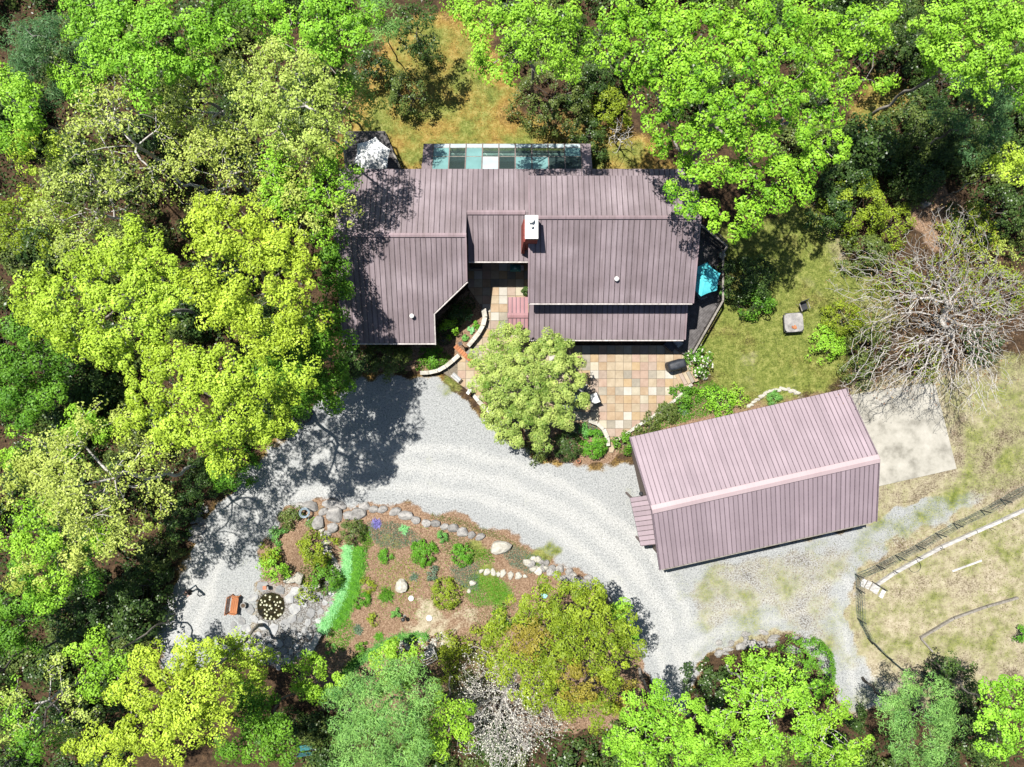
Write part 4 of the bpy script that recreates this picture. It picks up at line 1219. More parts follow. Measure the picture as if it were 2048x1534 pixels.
tree('broad pale yellow-green tree above the grey umbrella', 'spring', 610, 190, 135, 14, lobes=[
    (510,120,44,12),(560,110,46,12.5),(610,150,48,13.5),(560,190,50,13.5),(510,200,46,12.5),(650,200,46,13),(690,180,40,9),(735,190,34,8),(700,240,36,8),(650,260,44,12.5),(590,260,46,12.5),(540,260,40,12),(630,100,36,12),(480,160,36,12)], dens=1.9, seed=6)
tree('sparse pale tree with orange forest floor showing through', 'spring', 410, 190, 120, 13, n=14, dens=1.0, seed=7)
tree('grey branched tree just leafing out near the left edge', 'spring', 220, 270, 140, 14, n=16, dens=0.75, seed=8)
tree('sparse grey-green tree left of the umbrella trees', 'spring', 420, 330, 110, 12, n=12, dens=1.1, seed=9)
tree('pale half-bare tree at the left edge above the yellow-green trees', 'spring', 150, 410, 130, 12, n=14, dens=1.1, mat2=('laurel', 0.3), seed=10)
tree('olive leafed tree on the left edge', 'olive', 40, 450, 85, 10, n=9, dens=0.8, seed=11)
# upper left
tree('bright lime tree at the top left with a broad crown', 'bright', 290, 90, 150, 15, lobes=[
    (160,20,40,13),(210,50,46,14),(270,40,48,14.5),(330,60,50,14.5),(390,40,44,14),(430,80,40,13.5),(240,110,46,14),(300,130,48,14),(360,130,44,13.5),(280,180,34,12.5),(190,100,36,13),(400,140,32,13),(330,10,40,14),(230,0,40,13.5),(140,60,26,12)], seed=12)
tree('vivid green tree at the top left beside the clearing', 'bright', 570, 50, 130, 14, lobes=[
    (470,30,42,13),(520,20,46,11),(560,60,44,11),(620,40,46,13.5),(670,20,42,13),(700,70,36,12.5),(640,100,36,12.5),(690,120,26,11.5),(430,0,36,13),(740,30,28,12),(690,160,20,10.5)], mat2=('green', 0.3), seed=13)
tree('dark blue-green pine in the top left corner', 'pine', 95, 110, 95, 13, n=10, seed=14)
tree('bright green tree on the left edge below the pine', 'bright', 25, 210, 72, 13, lobes=[(0,150,30,12),(30,170,36,12.5),(20,220,40,13),(60,240,28,12),(10,270,32,12)], seed=15)
tree('small lime tree with a narrow crown by the left edge', 'lime', 65, 295, 40, 11, n=6, seed=16)
tree('small bright green tree in front of the corner pine', 'bright', 150, 165, 62, 12, lobes=[(120,150,30,11),(160,160,34,11.5),(200,150,26,11),(165,195,26,11)], seed=17)
tree('shaded green tree on the left edge below the big yellow-green crown', 'green', 45, 730, 100, 8, n=11, seed=18)
tree('green tree low under the yellow-green crown at the left', 'green', 40, 800, 60, 7, n=6, seed=19)
tree('vivid green sapling between yellow-green tree and oak', 'bright', 165, 850, 38, 8, n=5, seed=20)
# left lower
tree('large sparse oak with pale branches over the left lower wood', 'spring', 185, 960, 165, 14, n=20, dens=1.3, seed=21, lean=(0.8, -0.6))
tree('green leafed tree under the sparse oak at the left edge', 'bright', 70, 1010, 130, 11, lobes=[(20,900,40,9.5),(70,930,44,10),(130,890,34,9.5),(30,970,44,10),(110,1010,44,10),(60,1040,46,10.5),(20,1080,44,10),(90,1100,44,10),(150,1110,38,9.5),(40,1150,38,9.5),(110,1160,32,9),(190,1080,32,9.5)], dens=0.75, mat2=('spring', 0.35), seed=22)
tree('dense green tree in the left lower wood', 'bright', 90, 1150, 85, 9, n=8, mat2=('green', 0.5), seed=23)
tree('shadowed green tree on the left edge above the leaning trunks', 'green', 15, 1250, 60, 8, n=6, seed=24)
tree('light green tree above the lower left corner', 'bright', 215, 1320, 75, 10, lobes=[(150,1300,26,9),(200,1290,30,9.5),(240,1320,32,9.5),(200,1350,32,9.5),(180,1390,28,9),(230,1380,28,9)], dens=0.8, seed=25)
tree('half-bare tree in the lower left corner', 'spring', 60, 1430, 100, 12, n=11, dens=1.1, mat2=('bright', 0.35), seed=26)
tree('yellow-green tree at the bottom edge left of the pond path', 'lime', 370, 1400, 170, 14, lobes=[
    (290,1330,40,12),(340,1350,44,13),(390,1320,36,12),(250,1400,36,12),(310,1410,48,13.5),(370,1420,48,13.5),(420,1380,40,13),(240,1470,40,12.5),(190,1490,36,12),(300,1480,46,13),(360,1490,44,13),(160,1510,30,11.5),(430,1440,40,12.5),(250,1525,40,12),(370,1300,26,11.5)], seed=27)
tree('round olive-green tree beside the stone slab bench', 'olive', 480, 1330, 80, 5.5, lobes=[(440,1310,36,5),(480,1300,36,5.2),(520,1320,34,4.8),(460,1360,36,5.2),(510,1360,36,5),(490,1400,32,5)], leafmat=LEAF['lime'], dens=0.9, seed=28, base=(508, 1318))
tree('deep green tree at the bottom edge beside the teal bench', 'green', 530, 1450, 75, 9, lobes=[(500,1400,32,8),(540,1430,34,8),(560,1470,34,8),(500,1450,36,8.2),(520,1500,38,8.2),(570,1510,26,7.5),(460,1490,36,8)], seed=29)
tree('tall tree whose grey trunk leans across the left edge', 'green', -330, 1530, 110, 19, n=6, base=(150, 1258), trunk_r=0.33, seed=30)
tree('tall tree with a slender grey trunk above the lower left corner', 'green', -60, 1560, 90, 17, n=6, base=(272, 1243), trunk_r=0.22, seed=31)
# bottom
tree('feathery pale green pine at the bottom edge', 'palepine', 780, 1440, 125, 11, lobes=[(700,1390,36,9),(750,1370,38,9.5),(800,1360,36,9.5),(840,1400,36,9.5),(760,1420,44,10.5),(810,1450,40,10.5),(720,1440,34,9.5),(690,1480,34,9),(750,1490,44,10.5),(830,1500,36,10),(700,1525,34,9),(780,1530,40,10),(670,1400,22,8.5)], seed=32)
tree('bright lime bush-like tree behind the curved white bench', 'bright', 790, 1340, 52, 4.5, n=8, seed=33)
tree('round green tree below the stone slab bench', 'green', 628, 1355, 55, 5.5, n=8, leafmat=LEAF['bright'], seed=34)
tree('bright yellow-green tree between pine and white blossoming tree', 'lime', 880, 1450, 70, 9, lobes=[(870,1400,24,8),(850,1450,30,8.5),(900,1430,28,8),(880,1490,34,8.5),(840,1500,28,8),(920,1470,26,8),(930,1420,20,7.5)], leafmat=LEAF['bright'], seed=35)
tree('broad olive-green maple by the lower drive', 'olive', 1130, 1290, 165, 9, lobes=[
    (1110,1180,30,6.8),(1160,1185,34,7),(1195,1200,28,6.8),(1060,1220,40,7.4),(1120,1230,44,8),(1180,1240,42,8),(1000,1270,40,7.4),(1060,1280,46,8.2),(1130,1300,48,8.6),(1200,1290,44,8.2),(1250,1260,34,7.2),(1010,1330,38,7.4),
    (1080,1350,46,8.2),(1160,1360,46,8.4),(1220,1340,40,7.8),(1120,1400,42,7.8),(1190,1420,40,7.8),(1060,1400,34,7.4),(1260,1300,28,7)], dens=1.05, mat2=('tan', 0.1), seed=36)
tree('small vivid green tree on the right flank of the olive maple', 'bright', 1240, 1240, 42, 6, lobes=[(1225,1215,22,5.2),(1265,1270,24,5.4),(1250,1230,18,5.2)], seed=37)
bare_tree('bare tree with pale grey twigs and whitish buds at the bottom edge', 1010, 1440, 120, 9, n=1500, bark=BARKW, bud='white', nbud=5200, seed=3, tip=0.010, trunk_r=0.2, bsize=0.085)
tree('lime green tree at the bottom edge right of the bare white tree', 'lime', 1330, 1450, 125, 10, lobes=[
    (1270,1420,34,8.5),(1320,1400,34,8.5),(1370,1440,40,9.2),(1320,1460,42,9.5),(1260,1480,38,9),(1400,1480,36,9),(1350,1510,42,9.3),(1290,1525,40,9),(1430,1520,32,8.8),(1230,1500,26,8)], leafmat=LEAF['bright'], dens=0.9, seed=38)
tree('tan tinged young tree below the olive maple', 'olive', 1235, 1395, 48, 6.5, n=6, leafmat=LEAF['tan'], dens=0.7, seed=39)
tree('pale leafed tree with bare branches below the lower drive', 'spring', 1540, 1440, 125, 10, n=15, dens=1.9, leafmat=LEAF['bright'], seed=40)
tree('pale green tree at the bottom edge right of the branchy tree', 'spring', 1690, 1490, 75, 9, n=8, dens=1.8, leafmat=LEAF['bright'], seed=41)
tree('yellow-green tree at the bottom edge under the pale branchy tree', 'lime', 1470, 1510, 70, 8, n=8, dens=0.8, leafmat=LEAF['bright'], seed=42)
tree('blue-green pine at the bottom edge right of the drive', 'pine', 1850, 1460, 88, 9, n=10, leafmat=LEAF['palepine'], seed=43)
tree('bright green tree in the lower right corner', 'bright', 2020, 1430, 70, 10, lobes=[(1985,1380,26,9),(2020,1370,30,9),(2040,1420,36,9.5),(2000,1450,34,9.5),(2030,1490,36,9.5),(1990,1510,28,9)], seed=44)
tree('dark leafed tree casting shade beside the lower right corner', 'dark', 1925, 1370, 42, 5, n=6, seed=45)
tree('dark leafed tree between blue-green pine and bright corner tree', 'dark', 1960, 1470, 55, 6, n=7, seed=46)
# top middle and right
tree('yellow-green tree with a thick dark trunk behind the clearing', 'lime', 1050, 50, 125, 15, lobes=[
    (960,30,40,13),(1000,10,42,13.5),(1050,40,46,14),(1110,20,42,14),(980,80,38,13),(1040,95,40,13.5),(1100,90,44,13.5),(1150,70,36,13),(960,130,28,12),(1010,140,30,12.5),(1140,130,32,12.5),(1180,100,26,12),(920,20,30,12.5)],
    leafmat=LEAF['bright'], dens=0.8, trunk_r=0.42, base=(1068, 192), seed=47)
tree('huge bright green maple overhanging the right end of the house', 'maple', 1480, 190, 290, 16, lobes=[
    (1250,40,48,12.5),(1300,20,50,13.5),(1360,40,52,14.5),(1430,30,54,15),(1500,40,54,15.2),(1570,30,52,14.8),(1640,30,50,14),(1700,40,46,13),(1760,40,36,11.8),(1790,20,26,11.2),(1250,100,46,12.5),(1310,110,48,13.5),(1380,110,54,14.8),(1450,110,56,15.4),
    (1520,120,56,15.4),(1590,100,52,14.8),(1660,100,46,13.5),(1710,90,40,12.5),(1760,80,24,11),(1280,170,38,12),(1350,180,46,13.5),(1420,190,52,14.6),(1490,200,54,15),(1560,190,52,14.6),(1630,170,42,13),(1700,170,34,11.5),(1770,165,20,10),
    (1320,250,36,11.5),(1390,270,44,12.8),(1460,280,48,13.5),(1530,270,48,13.5),(1600,250,44,12.8),(1660,230,32,11.5),(1360,330,32,10.8),(1420,350,40,11.8),(1490,350,44,12.2),(1560,330,42,12),(1620,310,40,11.8),(1680,290,34,11),
    (1380,400,30,10),(1440,420,34,10.4),(1500,410,38,10.8),(1550,390,38,11),(1600,370,34,10.8),(1480,450,26,9.6),(1330,290,26,10.4),(1345,370,20,9.6)], dens=0.95, trunk_r=0.42, seed=48)
tree('light green tree in the top right corner', 'bright', 1960, 80, 150, 14, lobes=[
    (1880,40,40,12.5),(1930,20,46,13.5),(1990,30,50,14),(2040,60,46,13.5),(1870,90,36,12),(1920,90,44,13),(1980,100,48,13.5),(2030,130,44,13),(1940,140,40,12.5),(1990,160,36,12),(1860,120,24,11),(2040,10,44,13.5),(2050,180,34,12)], leafmat=LEAF['bright'], seed=49)
tree('dark blue-green pine below the light green corner tree', 'pine', 1970, 220, 85, 10, n=10, seed=50)
tree('yellow-green tree on the right edge above the bare tree', 'lime', 2030, 330, 45, 9, n=6, dens=0.8, seed=51)
tree('dark evergreen at the top edge between clearing and green tree', 'dark', 830, 40, 52, 7, n=8, dens=1.1, seed=52)
tree('blue-green young pine at the top edge beside the clearing', 'pine', 755, 20, 48, 8, n=7, leafmat=LEAF['palepine'], seed=53)
tree('dark evergreen at the top edge beside the light corner tree', 'dark', 1800, 40, 70, 7, n=9, seed=54)
bare_tree('large bare silver branched tree on the right side', 1915, 625, 205, 10, n=3800, bark=BARKW, bud='bud', nbud=4000, seed=7, base=(1875, 640), tip=0.0088, trunk_r=0.36, bsize=0.08)
bare_tree('small bare white tree behind the house right of the greenhouse', 1243, 262, 36, 3.5, n=70, bark=BARKW, nbud=0, seed=12, tip=0.014, trunk_r=0.06)
bare_tree('slender leafless grey tree in the top left corner', 90, 90, 45, 14.5, n=60, bark=BARKW, nbud=0, seed=14, tip=0.016, trunk_r=0.1)

# ------------------------------------------------------------------ shrubs with a place of their own
SH = 'evergreen shrubs around the house'
shrub('big dark rhododendron behind the clearing, around the thick trunk', 'laurel', 1110, 180, 85, 4.5, seed=1)
shrub('dark rhododendron right of the thick trunk', 'dark', 1180, 160, 60, 3.5, seed=2)
shrub('olive laurel between rhododendron and the huge maple', 'laurel', 1220, 210, 45, 3.0, seed=3, leafmat=LEAF['olive'])
shrub('dark blue-green shrub at the right end of the greenhouse', 'dark', 1180, 265, 36, 2.6, seed=4)
shrub('dark round shrub touching the house roof beside the greenhouse', 'dark', 1195, 305, 24, 1.8, seed=5)
shrub('dark laurel on the left rim of the clearing', 'laurel', 820, 180, 48, 3.0, seed=6)
shrub('low dark shrub at the top of the clearing', 'dark', 740, 130, 45, 2.6, seed=7)
shrub('speckled shrub on the sunny rim of the clearing', 'laurel', 850, 100, 30, 1.8, seed=8)
shrub('dark laurel in front of the left wing', 'laurel', 770, 718, 50, 1.8, seed=9, squash=0.7)
shrub('dark shrub at the corner of the left wing by the drive', 'dark', 715, 722, 40, 1.8, seed=10, squash=0.7)
shrub('green rhododendron on the drive edge under the yellow-green tree', 'laurel', 455, 935, 55, 3.0, seed=11, leafmat=LEAF['green'])
shrub('dark shrub on the drive edge below the yellow-green tree', 'dark', 400, 960, 45, 2.6, seed=12)
shrub('dark shrub overlooking the left end of the drive', 'dark', 350, 1040, 45, 2.5, seed=13)
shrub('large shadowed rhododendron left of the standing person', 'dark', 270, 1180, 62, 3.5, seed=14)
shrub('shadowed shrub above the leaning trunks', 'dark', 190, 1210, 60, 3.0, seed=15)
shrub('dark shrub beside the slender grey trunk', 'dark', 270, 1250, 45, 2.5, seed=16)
shrub('dark shrub left of the lower drive end', 'laurel', 310, 1110, 40, 2.2, seed=17)
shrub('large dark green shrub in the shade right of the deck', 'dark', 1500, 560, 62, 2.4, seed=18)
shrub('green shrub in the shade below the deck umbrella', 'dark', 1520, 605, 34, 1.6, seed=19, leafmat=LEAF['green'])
shrub('dense green rounded shrub beside the sandy drive end', 'box', 1620, 1345, 68, 3.0, seed=20, dens=0.55, leafmat=LEAF['box'])
shrub('dark shrub dotted with white flowers at the drive fork', 'dark', 1420, 1375, 48, 2.4, seed=21, mat2=('white', 0.03, 0.9))
shrub('dark shrub between flowering shrub and dense rounded shrub', 'laurel', 1510, 1360, 50, 2.6, seed=22, leafmat=LEAF['bright'])
shrub('white flowering shrub at the foot of the deck', 'dark', 1402, 722, 28, 1.5, seed=23, mat2=('white', 0.13, 1.1), leafmat=LEAF['green'])
shrub('bronze-green shrub in the lawn corner near the stone table', 'laurel', 1690, 640, 42, 2.0, seed=24, leafmat=LEAF['olive'])
shrub('bright green low shrub beside the stone table', 'laurel', 1655, 690, 40, 1.4, seed=25, leafmat=LEAF['bright'], dens=0.7)
shrub('dark twiggy shrub under the bare silver tree', 'laurel', 1740, 690, 48, 2.0, seed=26)
shrub('grey-green shrub between bare tree and garage', 'laurel', 1720, 740, 36, 1.6, seed=27, dens=0.6)
shrub('dark rhododendron right of the huge maple', 'dark', 1700, 360, 55, 3.0, seed=28)
shrub('olive laurel right of the lawn path', 'laurel', 1720, 410, 70, 3.2, seed=29, leafmat=LEAF['olive'], dens=0.9)
shrub('dark laurel at the top of the lawn path', 'dark', 1665, 420, 46, 2.6, seed=30)
shrub('dark laurel right of the lawn path bend', 'laurel', 1735, 500, 50, 2.2, seed=31)
shrub('grey-green rhododendron below the grassy glade', 'dark', 1830, 260, 70, 3.4, seed=32, leafmat=LEAF['laurel'])
shrub('dark rhododendron right of the grassy glade', 'dark', 1905, 275, 75, 3.4, seed=33)
shrub('dark rhododendron above the grassy glade', 'dark', 1830, 110, 55, 3.0, seed=34)
shrub('dark low rhododendron left of the light green corner tree', 'dark', 1850, 200, 45, 2.6, seed=35)
shrub('olive shrub right of the rust-coloured leaf patch', 'laurel', 1950, 460, 55, 2.4, seed=36, leafmat=LEAF['olive'], dens=0.7)
shrub('dark shrub on the right edge above the bare tree', 'dark', 2010, 420, 60, 3.0, seed=37)
shrub('yellow-green shrub behind the bare tree', 'laurel', 1900, 560, 60, 1.8, seed=38, leafmat=LEAF['olive'], dens=0.45)
shrub('olive shrub on the right edge behind the bare tree', 'laurel', 2010, 580, 60, 2.0, seed=39, leafmat=LEAF['olive'], dens=0.5)
shrub('dark evergreen under the bare tree crown at the right', 'dark', 1975, 690, 40, 1.6, seed=40, dens=0.6)
shrub('small round green shrub on the right edge of the paddock', 'box', 2045, 1270, 16, 1.0, seed=41)
shrub('low green shrub at the shaded end of the paddock fence', 'dark', 1880, 1345, 30, 1.2, seed=42)
shrub('dark purple shrub at the bottom of the sandy drive end', 'dark', 1710, 1440, 30, 1.6, seed=43, leafmat=LEAF['dark'])
# understory of the wood: evergreen shrubs that cannot be told apart
us = np.random.default_rng(5)
WOOD = [P2(p_) for p_ in ([(-60,-60),(700,-60),(720,280),(650,420),(600,760),(480,930),(380,1030),(300,1250),(260,1600),(-60,1600)],
                         [(960,-60),(2110,-60),(2110,560),(1800,420),(1620,330),(1300,240),(1230,200),(1050,120)],
                         [(560,1420),(1000,1450),(1500,1470),(1780,1440),(2110,1350),(2110,1600),(560,1600)])]
protos = []
cnt_u = 0
for poly, where in zip(WOOD, ('left of house and drive', 'behind the house', 'along the bottom edge')):
    x0, y0 = poly.min(0); x1, y1 = poly.max(0)
    for _ in range(int((x1-x0)*(y1-y0)/6.6)):
        x, y = us.uniform(x0, x1), us.uniform(y0, y1)
        if float(sdist(np.array([x]), np.array([y]), poly)[0]) < 0.3: continue
        if float(np.max([sdist(np.array([x]), np.array([y]), z_)[0] for z_ in (MOSS, DRIVE, GLADE, LAWN)])) > -0.8: continue
        px, py = 1024+x*S, 767-y*S
        kk = int(us.integers(0, 6))
        lab = ('glossy dark' if kk % 2 == 0 else 'grey-green')+' undergrowth shrub in the wood '+where
        if len(protos) < 6:
            kk = len(protos)
            lab = ('glossy dark' if kk % 2 == 0 else 'grey-green')+' undergrowth shrub in the wood '+where
            o = shrub(lab, ('dark', 'laurel', 'dark', 'laurel', 'dark', 'laurel')[len(protos)], px, py, us.uniform(26, 42), us.uniform(1.2, 2.2), seed=300+cnt_u, group='undergrowth of the wood', name='undergrowth_shrub', dens=0.8)
            protos.append(o)
        else:
            src = protos[kk]
            o = src.copy(); COL.objects.link(o); o['label'] = lab
            for ch in src.children:
                c = ch.copy(); COL.objects.link(c); c.parent = o
            o.location = (x, y, float(gh(np.array([x]), np.array([y]))[0]))
            s_ = us.uniform(0.95, 1.6)
            o.scale = (s_, s_, s_*us.uniform(0.8, 1.2)); o.rotation_euler = (0, 0, us.uniform(0, 6.28))
        cnt_u += 1
print('undergrowth', cnt_u)

# herbs and seedlings that cover the floor of the wood
def floor_plants(label, poly, dens, mat, leaf, h, name):
    rs = np.random.default_rng(len(poly)*7+int(abs(poly[0][0])*10))
    x0, y0 = poly.min(0); x1, y1 = poly.max(0); n = int((x1-x0)*(y1-y0)*dens)
    X, Y = rs.uniform(x0, x1, n), rs.uniform(y0, y1, n)
    k = (sdist(X, Y, poly) > 0)
    for z_ in (MOSS, DRIVE, GLADE, LAWN, LEAFRED): k &= sdist(X, Y, z_) < -0.5
    patch = np.sin(X*1.3+np.sin(Y*0.9)*1.7)*np.sin(Y*1.1+0.4)
    k &= patch + rs.normal(0, 0.4, n) > -0.45
    X, Y = X[k], Y[k]; n = len(X)
    Z = gh(X, Y)+rs.uniform(0.03, h, n)*(0.6+0.4*np.sin(X*2.1)*np.sin(Y*2.3))
    o = leaf_object(name, np.stack([X, Y, Z], -1), rs.normal(size=(n, 3))*0.5+np.array([0, 0, 0.8]), leaf*rs.uniform(0.6, 1.3, n), rs.uniform(0, 1, n), LEAF[mat], None, 0.6, rs)
    return tag(o, label, 'undergrowth', kind='stuff')
for poly, where in zip(WOOD, ('left of house and drive', 'behind the house', 'along the bottom edge')):
    floor_plants('low dark herbs on the floor of the wood '+where, poly, 38, 'dark', 0.2, 0.45, 'woodland_herbs')
shrub('yellow-green low shrub under the left side of the bare tree', 'laurel', 1800, 560, 50, 1.4, seed=50, leafmat=LEAF['olive'], dens=0.4)
shrub('low reddish-green shrub under the bare tree near the pad', 'laurel', 1850, 720, 45, 1.2, seed=51, leafmat=LEAF['olive'], dens=0.35)
shrub('sparse yellow-green shrub at the right edge beside the bare tree', 'laurel', 2000, 510, 45, 1.4, seed=52, leafmat=LEAF['spring'], dens=0.4)
shrub('thin olive shrub left of the rust-coloured leaf patch', 'laurel', 1790, 450, 48, 2.0, seed=53, leafmat=LEAF['olive'], dens=0.5)

# ------------------------------------------------------------------ courtyard tree and patio planting
tree('rounded pale green dogwood standing in the patio', 'kousa', 1056, 772, 118, 5.2, lobes=[
    (1040,680,30,4.2),(985,690,26,4.0),(1010,668,18,3.8),(1090,690,28,4.2),(1120,690,22,3.9),(960,720,24,3.8),(1000,730,36,4.6),(1050,730,40,5.0),(1105,740,36,4.7),(1140,720,24,3.9),(965,770,28,3.8),(1010,780,38,4.7),(1065,790,40,5.0),(1115,790,34,4.5),
    (1150,760,20,3.6),(1155,800,22,3.4),(985,820,28,3.9),(1035,830,34,4.3),(1085,840,32,4.2),(1125,835,24,3.8),(1000,860,22,3.5),(1040,875,24,3.6),(1085,878,24,3.6),(975,845,14,3.3)], seed=60, group='planting around the patio', trunk_r=0.14)
shrub('clipped bright green boxwood ball at the patio edge', 'box', 1188, 889, 31, 1.25, group='planting around the patio')
shrub('clipped dark green yew mound left of the boxwood ball', 'box', 1137, 893, 33, 1.1, leafmat=LEAF['dark'], dens=0.9, squash=0.95, group='planting around the patio')
shrub('low shrub under the dogwood beside the drive', 'laurel', 1075, 905, 22, 0.9, group='planting around the patio')
shrub('dark clipped shrub between patio and garage', 'box', 1338, 826, 24, 0.9, leafmat=LEAF['laurel'], group='planting around the patio')
shrub('green hydrangea mound at the curved patio edge', 'laurel', 1372, 796, 26, 0.8, leafmat=LEAF['green'], group='planting around the patio')
shrub('loose bright green shrub between patio and garage', 'laurel', 1442, 800, 36, 1.1, leafmat=LEAF['bright'], dens=0.55, group='planting around the patio')
shrub('green leafy shrub at the back corner of the garage', 'laurel', 1480, 792, 22, 0.9, leafmat=LEAF['bright'], dens=0.5, group='planting around the patio')
shrub('low green mound against the garage roof edge', 'box', 1550, 796, 16, 0.5, leafmat=LEAF['grass'], group='planting around the patio')
shrub('grey-green shrub at the garage corner by the patio', 'laurel', 1300, 852, 24, 0.8, group='planting around the patio')
shrub('green shrub beside the garage wall at the drive', 'laurel', 1248, 888, 22, 0.9, leafmat=LEAF['green'], group='planting around the patio')
shrub('small green shrub behind the boxwood ball', 'laurel', 1170, 866, 18, 0.7, leafmat=LEAF['grass'], group='planting around the patio')
tuft('silvery blue strap-leaved clump between shrubs by the garage', 1366, 818, 18, 0.5, 'bluegreen', 120, group='planting around the patio')
tuft('yellow-green tuft at the top of the patio steps', 1392, 762, 9, 0.25, 'box', 90, group='planting around the patio')
shrub('bright green shrub in the curved bed below the left wing', 'laurel', 900, 655, 20, 1.0, leafmat=LEAF['bright'], group='planting in the curved bed')
shrub('dark shrub in the curved bed beside the diagonal wall', 'dark', 915, 625, 24, 1.0, group='planting in the curved bed')
shrub('green shrub at the lower end of the curved bed', 'laurel', 868, 716, 22, 0.9, leafmat=LEAF['green'], group='planting in the curved bed')
tuft('pale green hosta clump in the curved bed', 936, 632, 11, 0.35, 'mint', 60, 0.09, group='planting in the curved bed')
shrub('small light green plant at the wall of the curved bed', 'box', 942, 660, 7, 0.35, leafmat=LEAF['mint'], group='planting in the curved bed')
shrub('tiny green plant in the mulch of the curved bed', 'box', 930, 676, 7, 0.35, leafmat=LEAF['grass'], group='planting in the curved bed')
shrub('small green plant above the mulch of the curved bed', 'box', 952, 650, 8, 0.35, leafmat=LEAF['box'], group='planting in the curved bed')
shrub('potted evergreen in the corner of the courtyard', 'dark', 1054, 581, 9, 0.9, group='planting in the curved bed')
carpet('blue-green ground cover under the dogwood', [(960,790),(1000,820),(1060,870),(1090,900),(1110,880),(1060,850),(1000,810)], 0.18, 'bluegreen', 420, 0.11)
carpet('dark ferns behind the clipped yew', [(1120,850),(1175,845),(1205,858),(1210,872),(1160,868),(1130,875)], 0.25, 'bluegreen', 400, 0.12)
carpet('green ground cover between patio and garage', [(1310,838),(1350,812),(1392,775),(1440,770),(1480,800),(1440,825),(1380,840),(1320,858)], 0.25, 'green', 380, 0.12)
carpet('mixed low plants along the garage wall', [(1230,900),(1262,866),(1310,842),(1320,862),(1275,885),(1262,912)], 0.22, 'laurel', 350, 0.11)
carpet('green plants at the lawn end of the garage bed', [(1395,770),(1425,760),(1440,775),(1420,790),(1395,785)], 0.25, 'green', 420, 0.11)

# ------------------------------------------------------------------ stones
def rock_mesh(name, seed, mat, flat=1.0):
    bm = bmesh.new()
    bmesh.ops.create_icosphere(bm, subdivisions=2, radius=1.0)
    rr = random.Random(seed)
    ph = [rr.uniform(0, 6.28) for _ in range(6)]
    for v in bm.verts:
        c = v.co
        f = 1 + 0.16*math.sin(2.3*c.x+ph[0])*math.cos(2.1*c.y+ph[1]) + 0.12*math.sin(4.1*c.y+ph[2]+c.z*2) + rr.uniform(-0.07, 0.07)
        v.co = c*f
        if v.co.z > 0.62: v.co.z = 0.62+(v.co.z-0.62)*0.25
    for _ in range(9):
        nv = Vector((rr.gauss(0, 1), rr.gauss(0, 1), rr.gauss(0, 0.8))).normalized(); lim = rr.uniform(0.62, 0.85)
        for v in bm.verts:
            e = v.co.dot(nv)-lim
            if e > 0: v.co -= nv*e*0.9
    me = bpy.data.meshes.new(name)
    bm.to_mesh(me); bm.free()
    me.materials.append(mat)
    return me
ROCK = [rock_mesh('stone', i, M['stone']) for i in range(6)]
ROCKP = [rock_mesh('stone', 20+i, M['stone_pale']) for i in range(5)]
def rock(px, py, rx, ry, h, parent, pale=False, rz=None, rnd=random.Random(8)):
    x, y, z = G(px, py)
    me = rnd.choice(ROCKP if pale else ROCK)
    return part('stone', me, parent, (x, y, z+h*0.2), rnd.uniform(-0.4, 0.4) if rz is None else rz, (rx/S*1.2, ry/S*1.2, h))
def flag_mesh(seed):
    rr = random.Random(seed)
    n = rr.choice((6, 7, 8))
    pts = [((1+rr.uniform(-0.2, 0.1))*math.cos(2*math.pi*(k+rr.uniform(-0.25, 0.25))/n), (1+rr.uniform(-0.2, 0.1))*math.sin(2*math.pi*(k+rr.uniform(-0.25, 0.25))/n)) for k in range(n)]
    mb = MB()
    mb.prism(pts, -0.05, 0.03)
    b = len(mb.v)
    mb.v += [(p[0], p[1], 0.03) for p in pts]+[(p[0]*0.93, p[1]*0.93, 0.045) for p in pts]
    mb.f += [(b+i, b+(i+1) % n, b+n+(i+1) % n, b+n+i) for i in range(n)]+[tuple(b+n+i for i in range(n))]
    mb.m += [0]*(n+1)
    return mb.mesh('flagstone', M['flag'])
FLAGS = [flag_mesh(i) for i in range(9)]

rim = empty('rock_border', G(640, 1030), 'row of big grey boulders along the drive edge of the garden', 'stone border')
def under(root, o):
    o.location = Vector(o.location)-Vector(root.location); return o
for (px, py, rx, ry, h) in ((622,1014,17,10,.35),(668,1008,22,11,.35),(700,1030,12,10,.3),(672,1030,17,15,.4),(640,1043,11,14,.4),(668,1053,11,11,.35),(716,1026,15,13,.4),(648,1022,9,8,.25),(654,1066,8,7,.25),(730,1014,12,8,.3),(748,1018,10,8,.3),
                            (765,1018,9,8,.25),(790,1022,11,8,.3),(812,1030,16,10,.35),(832,1038,9,8,.25),(600,1010,9,7,.25),(853,1044,9,8,.25),(872,1046,10,8,.25),(890,1052,9,7,.25),(908,1056,12,8,.3),(926,1064,12,9,.3),(944,1068,8,7,.25),(960,1072,9,7,.25)):
    under(rim, rock(px, py, rx, ry, h, rim))
def boulder(label, px, py, rx, ry, h, pale=False, mat=None, group=None):
    o = rock(px, py, rx, ry, h, None, pale)
    o.name = 'boulder'
    if mat:
        o.data = o.data.copy(); o.data.materials[0] = mat
    return tag(o, label, 'boulder', group)
boulder('large pale boulder in the middle of the garden', 806, 1167, 13, 12, .5, True)
boulder('big whitish boulder on the garden edge beside the drive', 1000, 1093, 19, 15, .5, True)
boulder('small orange-brown stone on the garden edge', 963, 1071, 6, 5, .2, mat=M['orange'])
boulder('grey boulder at the left drive edge under the shrubs', 393, 1060, 14, 10, .45)
boulder('pale flat boulder at the left drive edge', 392, 1077, 12, 8, .35)
boulder('white rock at the left garden end above the pond', 580, 1158, 12, 8, .45, True)
boulder('pale upright rock beside the white rock above the pond', 598, 1155, 9, 12, .5, True)
